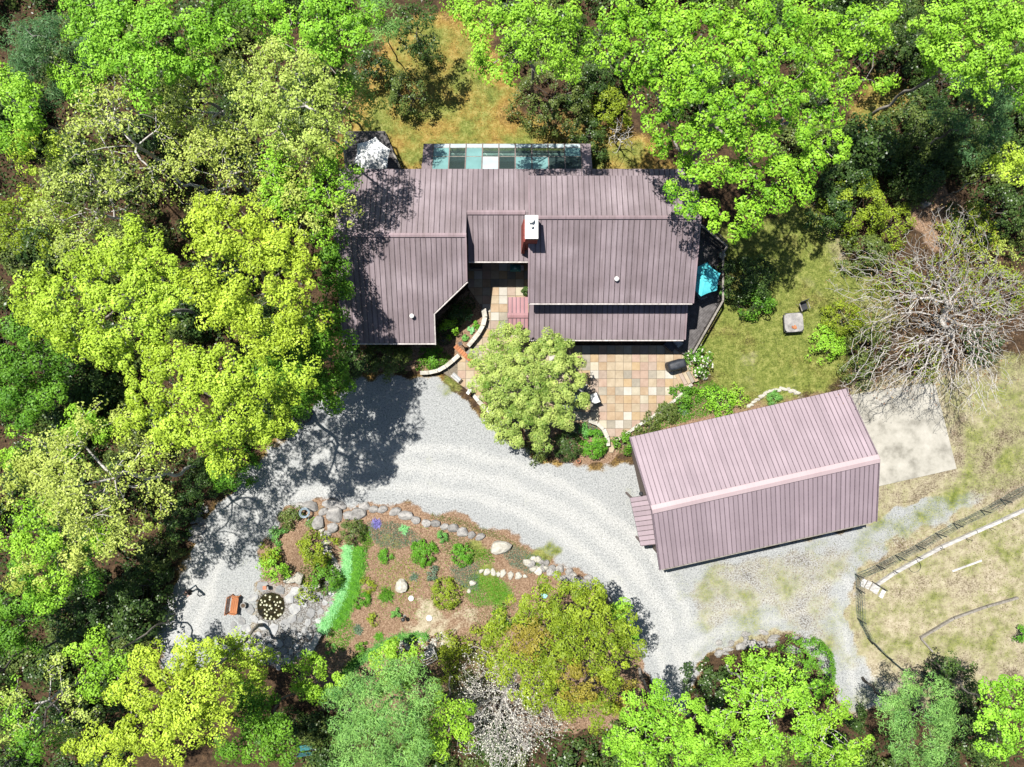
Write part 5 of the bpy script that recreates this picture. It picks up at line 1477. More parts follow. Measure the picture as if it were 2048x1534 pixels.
boulder('whitish rock by the grassy patch in the garden', 946, 1162, 6, 6, .25, True)
boulder('small white rock below the grassy patch', 939, 1178, 4, 4, .2, True)
boulder('grey fieldstone on the rust-coloured leaf patch', 1846, 410, 9, 6, .4)
boulder('pale stone at the lawn corner of the garage bed', 1410, 757, 5, 4, .2, True)
# stepping stones and low stone wall pieces
stp = empty('stepping_stones', G(1000, 1143), 'curved row of white stepping stones in the garden', 'stepping stones')
for (px, py, rx, ry) in ((963,1139,5,4),(974,1141,6,8),(987,1141,5,7),(997,1145,4,5),(1006,1143,5,8),(1021,1147,5,8),(1037,1148,6,8),(1050,1149,4,4)):
    under(stp, rock(px, py, rx, ry, .16, stp, True))
rim2 = empty('rock_border', G(1100, 1130), 'line of mixed stones along the lower garden edge beside the drive', 'stone border')
rr_ = random.Random(5)
for i in range(34):
    f = i/33
    px = 1060+f*120+rr_.uniform(-8, 8); py = 1120+f*44+rr_.uniform(-10, 12)
    under(rim2, rock(px, py, rr_.uniform(5, 10), rr_.uniform(4, 8), rr_.uniform(.15, .3), rim2, rr_.random() < 0.35))
rim3 = empty('rock_border', G(640, 1110), 'loose row of small pale stones between garden shrubs and mint-green grass', 'stone border')
for i in range(34):
    f = i/33
    px = 655+f*28*math.sin(f*2.4)*1.3+rr_.uniform(-6, 6); py = 1060+f*115+rr_.uniform(-4, 4)
    if f > 0.75: px = 690-(f-0.75)*330+rr_.uniform(-5, 5); py = 1150+(f-0.75)*170
    under(rim3, rock(px-8, py, rr_.uniform(3, 7), rr_.uniform(3, 6), rr_.uniform(.1, .22), rim3, rr_.random() < 0.7))
rim4 = empty('rock_border', G(870, 1275), 'pale stone edging above the curved white bench', 'stone border')
for i in range(40):
    px = 800+rr_.uniform(0, 110); py = 1290-0.18*(px-800)+rr_.uniform(-12, 12)
    under(rim4, rock(px, py, rr_.uniform(2.5, 5), rr_.uniform(2.5, 4.5), rr_.uniform(.06, .14), rim4, True))
rim5 = empty('rock_border', G(1500, 1290), 'half-buried dark rocks on the bank at the drive fork', 'stone border')
for i in range(26):
    px = 1425+rr_.uniform(0, 170); py = 1265+abs(px-1530)*0.25+rr_.uniform(-6, 26)
    under(rim5, rock(px, py, rr_.uniform(4, 11), rr_.uniform(3, 8), rr_.uniform(.12, .25), rim5))
rim6 = empty('rock_border', G(398, 1030), 'small stones stacked at the left drive edge', 'stone border')
for i in range(14):
    under(rim6, rock(385+rr_.uniform(0, 30), 1035+rr_.uniform(-25, 20), rr_.uniform(3, 6), rr_.uniform(3, 5), rr_.uniform(.12, .25), rim6))
rim7 = empty('rock_border', G(1540, 800), 'pale stone kerb around the bed at the garage roof edge', 'stone border')
for i in range(22):
    f = i/21
    px = 1498+f*96; py = 812-34*math.sin(f*math.pi*0.72)+rr_.uniform(-2, 2)
    under(rim7, rock(px, py, rr_.uniform(3, 6), rr_.uniform(2.5, 4), .14, rim7, True))
# flagstones around the pond
fl = empty('flagstone_paving', G(560, 1240), 'irregular flagstone paving around the pond', 'paving')
placed = []
for (px, py, r_) in ((527,1172,14),(507,1195,12),(500,1218,12),(510,1238,10),(525,1250,14),(548,1258,14),(570,1250,13),(583,1238,12),(590,1218,13),(580,1196,12),(560,1180,11),(590,1182,11)):
    placed.append((px, py, r_))
tries = 0
while len(placed) < 125 and tries < 6000:
    tries += 1
    px, py = rr_.uniform(450, 690), rr_.uniform(1150, 1335)
    r_ = rr_.uniform(6.5, 12)
    x, y = W(px, py)
    if float(sdist(np.array([x]), np.array([y]), P2([(470,1225),(520,1225),(600,1165),(690,1190),(660,1240),(625,1300),(560,1335),(500,1320),(455,1268)]))[0]) < 0: continue
    if math.hypot(px-541, py-1214) < 32+r_*0.8: continue
    if any(math.hypot(px-a, py-b) < (r_+c)*0.93 for a, b, c in placed): continue
    placed.append((px, py, r_))
for px, py, r_ in placed:
    x, y, z = G(px, py)
    s_ = r_/S*0.98
    z = max(z, 0.0)
    under(fl, part('flagstone', FLAGS[rr_.randrange(9)], fl, (x, y, z+0.015), rr_.uniform(0, 6.28), (s_, s_*rr_.uniform(0.8, 1.05), 1.0)))
# water lilies
lm = MB()
lm.lathe((0, 0, 0), [(0.10, 0.0), (0.105, 0.012), (0.04, 0.016)], 9, 1)
for k in range(7):
    a = 2*math.pi*k/7
    c_, s_ = math.cos(a), math.sin(a)
    lm.add([(0.015*c_, 0.015*s_, 0.02), (0.05*c_-0.02*s_, 0.05*s_+0.02*c_, 0.05), (0.085*c_, 0.085*s_, 0.06), (0.05*c_+0.02*s_, 0.05*s_-0.02*c_, 0.05)], [(0, 1, 2, 3)], 0)
LILY = vary('lily_petal', c2((0.62, 0.60, 0.48), (0.80, 0.78, 0.68)), 20, 0.7, 0)
LPAD = vary('lily_pad', c2((0.16, 0.17, 0.08), (0.32, 0.32, 0.18)), 20, 0.6, 0)
lily_me = lm.mesh('water_lily', [LILY, LPAD])
lp = []
while len(lp) < 31:
    a, rr2 = rr_.uniform(0, 6.28), math.sqrt(rr_.random())*0.93
    x, y = POND_C[0]+rr2*math.cos(a), POND_C[1]+rr2*math.sin(a)
    if any(math.hypot(x-u, y-v) < 0.17 for u, v in lp): continue
    lp.append((x, y))
    o = part('water_lily', lily_me, None, (x, y, -0.125), rr_.uniform(0, 6), None)
    s_ = rr_.uniform(0.55, 0.95); o.scale = (s_, s_, s_)
    tag(o, 'small pale water lily floating on the dark round pond', 'water lily', 'water lilies on the pond')

# ------------------------------------------------------------------ garden plants
GP = 'plants of the rock garden'
shrub('tall olive shrub in the middle of the left garden bed', 'laurel', 632, 1103, 38, 1.9, leafmat=LEAF['olive'], group=GP)
shrub('yellow-green round shrub at the left garden end', 'laurel', 548, 1132, 30, 1.5, leafmat=LEAF['bright'], group=GP)
shrub('bronze leafed shrub above the yellow-green round shrub', 'laurel', 540, 1108, 22, 1.3, leafmat=LEAF['olive'], group=GP)
shrub('green shrub behind the pond rocks', 'laurel', 648, 1160, 32, 1.4, leafmat=LEAF['green'], group=GP)
shrub('grey-green shrub at the upper left garden corner', 'laurel', 580, 1036, 24, 1.0, group=GP)
shrub('bright green low shrub below the grey-green corner shrub', 'laurel', 556, 1070, 18, 0.6, leafmat=LEAF['grass'], group=GP)
shrub('round dark juniper beside the boulders', 'box', 705, 1064, 26, 1.3, leafmat=LEAF['laurel'], group=GP)
shrub('olive shrub on the pond edge', 'laurel', 612, 1190, 20, 0.9, leafmat=LEAF['olive'], dens=0.7, group=GP)
shrub('clipped dark speckled dome shrub in the garden centre', 'box', 893, 1187, 34, 1.2, leafmat=LEAF['olive'], dens=0.7, group=GP)
shrub('bright green leafy shrub in the upper garden', 'box', 848, 1105, 28, 0.8, leafmat=LEAF['box'], group=GP)
shrub('green leafy shrub right of the bright upper garden shrub', 'box', 925, 1108, 24, 0.7, leafmat=LEAF['box'], dens=0.8, group=GP)
shrub('small green shrub at the top of the garden by the drive', 'box', 885, 1072, 12, 0.5, leafmat=LEAF['grass'], group=GP)
shrub('round green perennial left of the pale boulder', 'box', 724, 1198, 18, 0.6, leafmat=LEAF['box'], group=GP)
shrub('small green perennial in the mulch above the pale boulder', 'box', 772, 1110, 14, 0.5, leafmat=LEAF['box'], group=GP)
shrub('small bronze perennial in the lower mulch', 'box', 748, 1238, 13, 0.5, leafmat=LEAF['olive'], dens=0.6, group=GP)
shrub('small green perennial beside the gazing ball', 'box', 794, 1226, 11, 0.5, leafmat=LEAF['grass'], group=GP)
shrub('olive perennial left of the dark strap-leaved clump', 'box', 738, 1168, 16, 0.4, leafmat=LEAF['olive'], dens=0.5, group=GP)
shrub('green perennial with dark leaves near the clipped dome', 'box', 866, 1144, 14, 0.4, leafmat=LEAF['bluegreen'], dens=0.7, group=GP)
shrub('small green mound beside the slab bench', 'box', 660, 1297, 11, 0.5, leafmat=LEAF['grass'], group=GP)
shrub('green shrub in the lower garden by the grass path', 'box', 724, 1290, 11, 0.5, leafmat=LEAF['green'], group=GP)
shrub('olive shrub right of the curved white bench', 'laurel', 905, 1290, 30, 1.2, leafmat=LEAF['olive'], dens=0.8, group=GP)
shrub('yellow-green shrub below the curved white bench', 'laurel', 890, 1335, 34, 1.0, leafmat=LEAF['olive'], dens=0.7, group=GP)
shrub('green shrub beside the olive maple in the garden', 'laurel', 1010, 1232, 26, 1.0, leafmat=LEAF['green'], dens=0.7, group=GP)
shrub('sparse olive shrub left of the olive maple', 'laurel', 960, 1290, 40, 1.0, leafmat=LEAF['olive'], dens=0.4, group=GP)
shrub('grey-green shrub between the bench and the bare white tree', 'laurel', 930, 1380, 40, 1.0, dens=0.5, group=GP)
tuft('dark strap-leaved clump left of the pale boulder', 775, 1186, 20, 0.6, 'green', 220, group=GP)
tuft('grey flowering clump at the lower left of the garden', 718, 1255, 14, 0.4, 'bluegreen', 120, group=GP)
tuft('pale mint tuft at the top of the garden', 811, 1056, 13, 0.4, 'mint', 160, group=GP)
tuft('lavender-blue clump at the top of the garden', 755, 1046, 14, 0.4, 'purple', 160, group=GP)
tuft('grey-blue tuft right of the pale boulder', 830, 1150, 12, 0.3, 'bluegreen', 110, group=GP)
tuft('yellow-green tuft in the lower garden', 760, 1268, 13, 0.4, 'box', 130, group=GP)
tuft('bright strap-leaved clump beside the pond shrubs', 668, 1172, 14, 0.5, 'grass', 120, group=GP)
tuft('blue-green fan-leaved plant at the top left of the garden', 547, 1072, 12, 0.6, 'bluegreen', 120, group=GP)
carpet('green moss patch beside the boulders', [(618,1035),(632,1030),(634,1055),(622,1058),(612,1046)], 0.12, 'grass', 900, 0.07)
carpet('dark green thyme slope beside the drive', [(1005,1085),(1040,1095),(1090,1118),(1100,1135),(1060,1145),(1020,1128),(1008,1110)], 0.14, 'bluegreen', 900, 0.07)
carpet('dark green mat plants in the upper garden', [(900,1130),(960,1120),(960,1180),(920,1170),(905,1150)], 0.14, 'bluegreen', 800, 0.07)
carpet('mossy green lawn patch in the garden', [(950,1145),(1005,1155),(1025,1175),(1000,1205),(955,1210),(930,1190),(945,1165)], 0.05, 'box', 900, 0.08, up=0.3)
carpet('green cushion of moss in the right garden', [(1000,1180),(1025,1178),(1030,1195),(1008,1200)], 0.1, 'box', 800, 0.07)
carpet('blue-grey flower carpet at the top of the garden', [(735,1040),(790,1040),(830,1060),(850,1080),(800,1095),(760,1090),(740,1070)], 0.16, 'bluegreen', 520, 0.08)
carpet('green leafy carpet beside the round juniper', [(722,1045),(740,1050),(750,1085),(735,1100),(722,1080)], 0.22, 'green', 700, 0.09)
carpet('green carpet on the right of the upper garden', [(945,1095),(985,1095),(990,1120),(960,1130),(940,1115)], 0.14, 'green', 600, 0.08)
carpet('grassy edging along the drive side of the garden', [(860,1024),(920,1038),(990,1062),(1060,1100),(1050,1104),(985,1075),(915,1050),(860,1036)], 0.10, 'laurel', 420, 0.08)
carpet('olive weeds scattered in the garden middle', [(760,1120),(840,1110),(860,1150),(820,1200),(770,1215),(750,1160)], 0.08, 'olive', 110, 0.08)
carpet('weedy plants in the lower right of the garden', [(940,1210),(1000,1210),(1040,1190),(1050,1230),(990,1260),(950,1250)], 0.1, 'laurel', 140, 0.09)
carpet('weeds under the olive maple', [(880,1310),(980,1270),(1040,1330),(1000,1400),(900,1390)], 0.15, 'olive', 150, 0.1)
carpet('dwarf green plants in the bank below the mint grass', [(650,1245),(700,1230),(720,1255),(690,1300),(655,1290)], 0.25, 'box', 420, 0.09)

def grass_band(label, line, w_px, h, mat, n, seed=0, name='ornamental_grass'):
    rs = np.random.default_rng(60+seed)
    pts = np.array([W(*p) for p in line]); seg = np.hypot(*(pts[1:]-pts[:-1]).T); cum = np.concatenate([[0], np.cumsum(seg)])
    t = rs.uniform(0, cum[-1], n); k = np.clip(np.searchsorted(cum, t)-1, 0, len(seg)-1); f = (t-cum[k])/seg[k]
    c = pts[k]+(pts[k+1]-pts[k])*f[:, None]; dr = (pts[k+1]-pts[k])/seg[k][:, None]
    off = np.clip(rs.normal(0, 0.55, n), -1.4, 1.4)*w_px/S/2
    C = np.stack([c[:, 0]-dr[:, 1]*off, c[:, 1]+dr[:, 0]*off, np.zeros(n)], -1)
    C[:, 2] = gh(C[:, 0], C[:, 1])-0.02
    a = rs.uniform(0, 2*math.pi, n); el = rs.uniform(0.35, 1.2, n)
    DIR = np.stack([np.cos(a)*np.cos(el)-0.35, np.sin(a)*np.cos(el)-0.2, np.sin(el)], -1)
    DIR /= np.linalg.norm(DIR, axis=1, keepdims=True)
    o = blades(C, DIR, h*rs.uniform(0.6, 1.2, n), np.full(n, 0.035), 0.45, 0.5+0.3*np.sin(C[:, 0]*7+C[:, 1]*9)+rs.normal(0, 0.3, n), name, LEAF[mat], None)
    return tag(o, label, 'grass', GP)
grass_band('pale mint-green strip of arching grass above the slab bench', [(697,1090),(698,1130),(690,1180),(670,1225),(645,1262)], 17, 0.5, 'mint', 3600, 1)
grass_band('deep green grass strip beside the mint-green grass', [(722,1092),(722,1130),(712,1170),(695,1215),(668,1250)], 22, 0.5, 'box', 3800, 2)
grass_band('curved ribbon of green lily grass in the lower garden', [(860,1268),(800,1270),(760,1290),(720,1320),(690,1350)], 16, 0.4, 'grass', 2400, 3)
grass_band('dark green grass ribbon along the lower garden path', [(730,1300),(700,1330),(680,1365)], 12, 0.35, 'green', 900, 4)

def loose_grass(label, poly, dens, mat, seed, lo=0.05, hi=0.13):
    rs = np.random.default_rng(seed)
    pw = P2(poly); x0, y0 = pw.min(0); x1, y1 = pw.max(0); n = int((x1-x0)*(y1-y0)*dens)
    X, Y = rs.uniform(x0, x1, n), rs.uniform(y0, y1, n)
    patch = np.sin(X*0.9+np.sin(Y*0.7)*1.5)*np.sin(Y*0.8+1.3)+0.5*np.sin(X*2.3)*np.cos(Y*2.1)
    k = (sdist(X, Y, pw)+rs.normal(0, 0.4, n) > 0) & (patch+rs.normal(0, 0.5, n) > -0.25)
    X, Y = X[k], Y[k]; n = len(X)
    a = rs.uniform(0, 2*math.pi, n); el = rs.uniform(0.5, 1.4, n)
    DIR = np.stack([np.cos(a)*np.cos(el), np.sin(a)*np.cos(el), np.sin(el)], -1)
    o = blades(np.stack([X, Y, gh(X, Y)+0.008], -1), DIR, rs.uniform(lo, hi, n), np.full(n, 0.04), 0.3, 0.5+rs.normal(0, 0.25, n), 'grass', LEAF[mat], None)
    return tag(o, label, 'grass', kind='stuff')
loose_grass('short grass of the lawn right of the house', [(1400,700),(1425,640),(1440,470),(1560,420),(1650,395),(1705,520),(1790,590),(1800,640),(1700,700),(1690,770),(1600,795),(1480,800)], 85, 'lawn', 1)
loose_grass('sparse grass of the mossy clearing behind the house', [(730,130),(790,60),(870,30),(960,50),(1010,150),(1030,240),(1290,270),(1340,335),(720,335),(660,300)], 40, 'lawn', 2)
loose_grass('patchy grass of the paddock', [(1760,1140),(1880,1075),(2120,950),(2120,1330),(1950,1320),(1870,1350),(1745,1290),(1720,1230)], 45, 'lawn', 3)
loose_grass('rough grass between garage, pad and paddock fence', [(1440,1140),(1760,1060),(1911,937),(1900,850),(2060,850),(2060,960),(1720,1145),(1600,1170)], 30, 'lawn', 4)

carpet('dark leafy plants at the foot of the left wing', [(872,640),(905,612),(940,585),(955,610),(930,640),(900,690),(872,690)], 0.35, 'dark', 260, 0.13)
carpet('green leafy plants at the lower end of the curved bed', [(840,695),(880,695),(905,715),(880,738),(830,742)], 0.35, 'green', 260, 0.13)
carpet('low green plants between pond rocks and grass strip', [(600,1130),(660,1130),(672,1175),(640,1185),(600,1180)], 0.3, 'laurel', 220, 0.11)
carpet('weedy green mat left of the stepping stones', [(900,1060),(950,1085),(960,1110),(920,1125),(880,1095)], 0.1, 'laurel', 300, 0.08)
carpet('sparse green weeds on the mulch of the upper garden', [(740,1050),(860,1050),(980,1120),(1040,1180),(940,1230),(760,1240),(720,1200)], 0.08, 'box', 32, 0.09)
carpet('sparse green weeds on the lower garden slope', [(700,1290),(830,1300),(960,1250),(1000,1300),(880,1400),(720,1390)], 0.12, 'laurel', 90, 0.1)

# ------------------------------------------------------------------ low curved stone walls of the patio
def curved_wall(label, line, w_px, h, z0=0.0, n=14, mat='stone_pale', name='garden_wall', step=0.55):
    pts = [Vector((*W(*p, h), 0)) for p in line]
    # resample the smooth line
    fine = []
    for i in range(len(pts)-1):
        p0, p1, p2, p3 = pts[max(i-1, 0)], pts[i], pts[i+1], pts[min(i+2, len(pts)-1)]
        for k in range(10):
            t = k/10
            fine.append(0.5*((2*p1)+(p2-p0)*t+(2*p0-5*p1+4*p2-p3)*t*t+(3*p1-p0-3*p2+p3)*t**3))
    fine.append(pts[-1])
    cum = [0]
    for a, b in zip(fine[:-1], fine[1:]): cum.append(cum[-1]+(b-a).length)
    n = max(2, int(cum[-1]/step))
    def at(s):
        for i in range(len(cum)-1):
            if cum[i+1] >= s:
                f = (s-cum[i])/max(1e-9, cum[i+1]-cum[i]); return fine[i].lerp(fine[i+1], f)
        return fine[-1]
    root = empty(name, (fine[0].x, fine[0].y, z0), label, 'wall')
    w = w_px/S/2
    rr = random.Random(int(line[0][0]))
    body = MB()
    for i in range(n):
        a, b = at(cum[-1]*i/n), at(cum[-1]*(i+1)/n)
        t = (b-a).normalized(); s_ = Vector((-t.y, t.x, 0))
        o = fine[0]
        body.add([(*(a-s_*w*0.8-o).xy, -0.1), (*(b-s_*w*0.8-o).xy, -0.1), (*(b+s_*w*0.8-o).xy, -0.1), (*(a+s_*w*0.8-o).xy, -0.1),
                  (*(a-s_*w*0.8-o).xy, h-z0-0.07), (*(b-s_*w*0.8-o).xy, h-z0-0.07), (*(b+s_*w*0.8-o).xy, h-z0-0.07), (*(a+s_*w*0.8-o).xy, h-z0-0.07)],
                 [(0,3,2,1),(4,5,6,7),(0,1,5,4),(1,2,6,5),(2,3,7,6),(3,0,4,7)])
        g = 0.012
        a2, b2 = a+t*g-o, b-t*g-o
        ww = w*rr.uniform(0.92, 1.08); zt = h-z0+rr.uniform(-0.012, 0.012)
        c = MB().add([(*(a2-s_*ww).xy, h-z0-0.068), (*(b2-s_*ww).xy, h-z0-0.068), (*(b2+s_*ww).xy, h-z0-0.068), (*(a2+s_*ww).xy, h-z0-0.068),
                      (*(a2-s_*ww*0.95).xy, zt), (*(b2-s_*ww*0.95).xy, zt), (*(b2+s_*ww*0.95).xy, zt), (*(a2+s_*ww*0.95).xy, zt)],
                     [(0,3,2,1),(4,5,6,7),(0,1,5,4),(1,2,6,5),(2,3,7,6),(3,0,4,7)])
        c.build('cap_stone', M[mat], root)
    body.build('wall_body', M['stone'], root)
    return root
curved_wall('curved pale stone wall of the bed below the left wing', [(967,617),(970,632),(964,655),(950,675),(936,692)], 9, 0.62)
curved_wall('pale stone wall along the lower end of the curved bed', [(918,710),(902,724),(886,736),(866,744),(840,746)], 8, 0.5)
curved_wall('short curved stone wall behind the boxwood ball', [(1178,841),(1196,848),(1210,862),(1216,878),(1217,892)], 8, 0.5)
curved_wall('low stone kerb along the drive side of the dogwood', [(946,789),(960,806),(985,828),(1010,846),(1035,866)], 8, 0.22)
curved_wall('pale kerb along the right edge of the patio', [(1384,768),(1362,790),(1335,812),(1305,834),(1275,852),(1250,870)], 6, 0.2)

# planks of the little footbridge over the wall
x, y, z = G(928, 708)
fb = empty('footbridge', (x, y, 0), 'narrow red-brown plank walkway across the curved wall', 'footbridge', rz=R(-43))
for k in range(9):
    MB().box((-0.72+k*0.18, 0, 0.66), (0.165, 0.32, 0.035)).build('plank', M['wood_red'], fb)
for s_ in (-1, 1): MB().box((0, s_*0.13, 0.60), (1.6, 0.05, 0.08)).build('beam', M['wood_dark'], fb)
for k in (-0.7, 0.7): MB().box((k, 0, 0.30), (0.08, 0.24, 0.54)).build('support', M['wood_dark'], fb)
# wire hoop trellis and small birdhouse in the bed
x, y = W(889, 682)
ho = MB()
for k in range(6):
    a = math.pi*k/6
    ho.tube([(0.36*math.cos(a)*math.cos(t), 0.36*math.sin(a)*math.cos(t), 0.1+0.62*math.sin(t)) for t in np.linspace(0, math.pi, 13)], 0.012, 4)
for zz, rr2 in ((0.12, 0.36), (0.4, 0.31)):
    ho.tube([(rr2*math.cos(t), rr2*math.sin(t), zz) for t in np.linspace(0, 2*math.pi, 20)], 0.012, 4)
tag(ho.build('wire_dome', M['metal_dark'], None, loc=(x, y, -0.04)), 'round dark wire plant support in the curved bed', 'plant support')
x, y = W(923, 689)
bh = empty('birdhouse', (x, y, -0.05), 'small square brown birdhouse in the curved bed', 'birdhouse')
MB().box((0, 0, 0.45), (0.05, 0.05, 0.95)).build('post', M['wood_dark'], bh)
MB().box((0, 0, 1.02), (0.18, 0.18, 0.22)).build('box', M['wood_red'], bh, rz=0.3)
MB().box((0, 0, 1.155), (0.26, 0.26, 0.03)).build('roof', M['wood_dark'], bh, rz=0.3)

# ------------------------------------------------------------------ umbrellas
def umbrella(label, px, py, R_px, h, mat, rot, group=None, n=6, sag=0.945):
    x, y = W(px, py, h)
    root = empty('patio_umbrella', (x, y, 0), label, 'umbrella', group, rz=rot)
    Rw = R_px/S*(H-h)/H
    drop = 0.30*Rw
    top = h
    for k in range(n):
        a0, a1 = 2*math.pi*k/n, 2*math.pi*(k+1)/n
        rows_ = []
        for f in (0.0, 0.12, 0.35, 0.6, 0.8, 1.0):
            row = []
            for j in range(7):
                g_ = j/6; a = a0+(a1-a0)*g_
                # straight chord between ribs, drawn in a little at the hem
                c0 = Vector((math.cos(a0), math.sin(a0))); c1 = Vector((math.cos(a1), math.sin(a1)))
                c = c0.lerp(c1, g_)
                s_ = 1-(1-sag)*4*g_*(1-g_)*f
                dip = 0.05*4*g_*(1-g_)*f
                row.append((c.x*Rw*f*s_, c.y*Rw*f*s_, top-drop*f**1.15-dip))
            rows_.append(row)
        vs = [v for row in rows_ for v in row]; m_ = 7
        fs = [(i*m_+j, i*m_+j+1, (i+1)*m_+j+1, (i+1)*m_+j) for i in range(5) for j in range(6)]
        b = len(vs)
        vs2 = vs+[(v[0], v[1], v[2]-0.012) for v in vs]
        fs2 = [f[::-1] for f in fs]+[tuple(b+i for i in f) for f in fs]
        fs2 = [f for f in fs2]
        MB().add(vs2, fs2).build('canopy_panel', mat, root)
    for k in range(n):
        a = 2*math.pi*k/n
        MB().tube([(0, 0, top-0.03), (Rw*0.98*math.cos(a), Rw*0.98*math.sin(a), top-drop-0.03)], 0.012, 5).build('rib', M['wood_dark'], root)
    MB().tube([(0, 0, 0.0), (0, 0, top+0.02)], 0.022, 8).build('pole', M['wood_dark'], root)
    MB().lathe((0, 0, top+0.0), [(0.20, -0.02), (0.12, 0.03), (0.03, 0.05), (0.03, 0.10), (0.01, 0.12)], 12).build('finial_cap', mat, root)
    MB().lathe((0, 0, 0.0), [(0.25, 0.1), (0.25, 0.14), (0.06, 0.18), (0.04, 0.45)], 14).build('base', M['metal_dark'], root)
    return root
umbrella('weathered grey patio umbrella behind the left wing', 742, 308, 39, 2.9, M['canvas_grey'], R(80))
umbrella('bright turquoise patio umbrella on the deck', 1411, 557, 35, 2.75, M['teal'], R(20))

# ------------------------------------------------------------------ decks
def deck(label, poly, z, board_dir, name='deck'):
    root = empty(name, (0, 0, 0), label, 'deck')
    pw = [W(px, py, z) for px, py in poly]
    MB().prism(pw, z-0.22, z-0.05).build('joists', M['wood_dark'], root)
    # boards clipped to the outline
    ca, sa = math.cos(board_dir), math.sin(board_dir)
    loc = [(p[0]*ca+p[1]*sa, -p[0]*sa+p[1]*ca) for p in pw]
    y0, y1 = min(p[1] for p in loc), max(p[1] for p in loc)
    mb = MB(); v = y0
    while v < y1:
        c = clip_sq(loc, -200, v, 200, v+0.135)
        if len(c) >= 3 and area(c) > 0.01:
            mb.prism([(p[0]*ca-p[1]*sa, p[0]*sa+p[1]*ca) for p in c], z-0.045, z)
        v += 0.145
    mb.build('boards', M['deck'], root)
    return root, pw
dk, _ = deck('dark timber deck at the right end of the house', [(1340,430),(1402,446),(1457,494),(1446,510),(1447,603),(1388,705),(1372,712),(1340,690)], 0.45, R(45))
def railing(parent, line, z, h=0.9, mat='rail', balusters=True):
    pts = [Vector((*W(px, py, z+h), 0)) for px, py in line]
    for a, b in zip(pts[:-1], pts[1:]):
        bar((a.x, a.y, z+h), (b.x, b.y, z+h), 0.13, 0.045, M[mat], 'top_rail', parent)
        bar((a.x, a.y, z+0.15), (b.x, b.y, z+0.15), 0.05, 0.07, M['wood_dark'], 'bottom_rail', parent)
        L = (b-a).length
        n = max(1, int(L/1.5))
        for i in range(n+1):
            p = a.lerp(b, i/n)
            MB().box((p.x, p.y, z+h/2-0.2), (0.09, 0.09, h+0.3)).build('post', M['wood_dark'], parent)
        if balusters:
            m_ = int(L/0.13); mb = MB()
            for i in range(1, m_):
                p = a.lerp(b, i/m_); mb.box((p.x, p.y, z+h/2+0.05), (0.03, 0.03, h-0.22))
            if mb.v: mb.build('baluster_row', M['wood_dark'], parent)
railing(dk, [(1398,447),(1455,492)], 0.45); railing(dk, [(1455,492),(1446,505)], 0.45); railing(dk, [(1446,505),(1446,601)], 0.45); railing(dk, [(1446,601),(1386,706)], 0.45)
# built-in bench along the north-east rail
bx, by = W(1424, 476, 0.9)
bn = empty('deck_bench', (bx, by, 0.45), 'dark built-in wooden bench in the corner of the deck', 'bench', rz=R(-40))
for k in range(4): MB().box((0, -0.18+k*0.12, 0.45), (1.9, 0.105, 0.04)).build('slat', M['wood_dark'], bn)
for k in range(3): MB().box((0, 0.32+k*0.03, 0.58+k*0.13), (1.9, 0.03, 0.11)).build('back_slat', M['rail'], bn)
for s_ in (-0.8, 0.8): MB().box((s_, 0, 0.21), (0.08, 0.42, 0.42)).build('leg', M['wood_dark'], bn)
dk2, _ = deck('small dark deck under the grey umbrella', [(690,262),(770,262),(802,338),(802,360),(690,360)], 0.4, R(0))
railing(dk2, [(785,302),(800,336)], 0.4)

# ------------------------------------------------------------------ outdoor furniture
def chair(label, px, py, rot, fabric, frame, z=PZ, s=1.0, group=None, name='garden_chair'):
    x, y = W(px, py, 0.5)
    root = empty(name, (x, y, z), label, 'chair', group, rz=rot)
    # faces -y
    MB().box((0, -0.02, 0.42), (0.52, 0.50, 0.03), tilt=('X', R(4))).build('seat', fabric, root)
    MB().box((0, 0.30, 0.72), (0.52, 0.03, 0.62), tilt=('X', R(-14))).build('backrest', fabric, root)
    for sx in (-1, 1):
        MB().box((sx*0.30, -0.02, 0.62), (0.06, 0.56, 0.03)).build('armrest', frame, root)
        MB().tube([(sx*0.30, -0.27, 0), (sx*0.30, -0.25, 0.61)], 0.016, 6).build('leg', frame, root)
        MB().tube([(sx*0.29, 0.30, 0), (sx*0.28, 0.22, 0.42), (sx*0.28, 0.40, 1.05)], 0.016, 6).build('leg', frame, root)
    MB().tube([(-0.30, -0.26, 0.40), (0.30, -0.26, 0.40)], 0.014, 6).build('stretcher', frame, root)
    return root
chair('white sling patio chair in full sun beside the dogwood', 1188, 795, R(200), M['sling'], M['metal_dark'])
chair('grey sling patio chair half shaded by the dogwood', 1164, 772, R(150), M['sling_grey'], M['metal_dark'])
chair('patio chair tucked under the dogwood branches', 1128, 822, R(-20), M['sling'], M['metal_dark'])
def round_table(label, px, py, r_px, h, top, leg, z=PZ, name='round_table'):
    x, y = W(px, py, h)
    root = empty(name, (x, y, z), label, 'table')
    r_ = r_px/S
    MB().lathe((0, 0, h-z-0.03), [(r_*0.97, 0), (r_*0.97, 0.012)], 28).build('tabletop', top, root)
    MB().tube([(r_*math.cos(t), r_*math.sin(t), h-z-0.02) for t in np.linspace(0, 2*math.pi, 33)], 0.025, 6).build('rim', leg, root)
    for k in range(4):
        a = math.pi/4+k*math.pi/2
        MB().tube([(r_*0.75*math.cos(a), r_*0.75*math.sin(a), 0), (r_*0.6*math.cos(a), r_*0.6*math.sin(a), h-z-0.03)], 0.02, 6).build('leg', leg, root)
    return root
round_table('round glass patio table with dark rim under the dogwood', 1150, 800, 21, 0.80, M['glass_clear'], M['metal_dark'])
round_table('small round table under the turquoise umbrella', 1404, 560, 17, 1.15, M['metal_dark'], M['metal_dark'], z=0.45)
chair('dark chair beside the turquoise umbrella', 1397, 590, R(200), M['sling_grey'], M['metal_dark'], z=0.45)
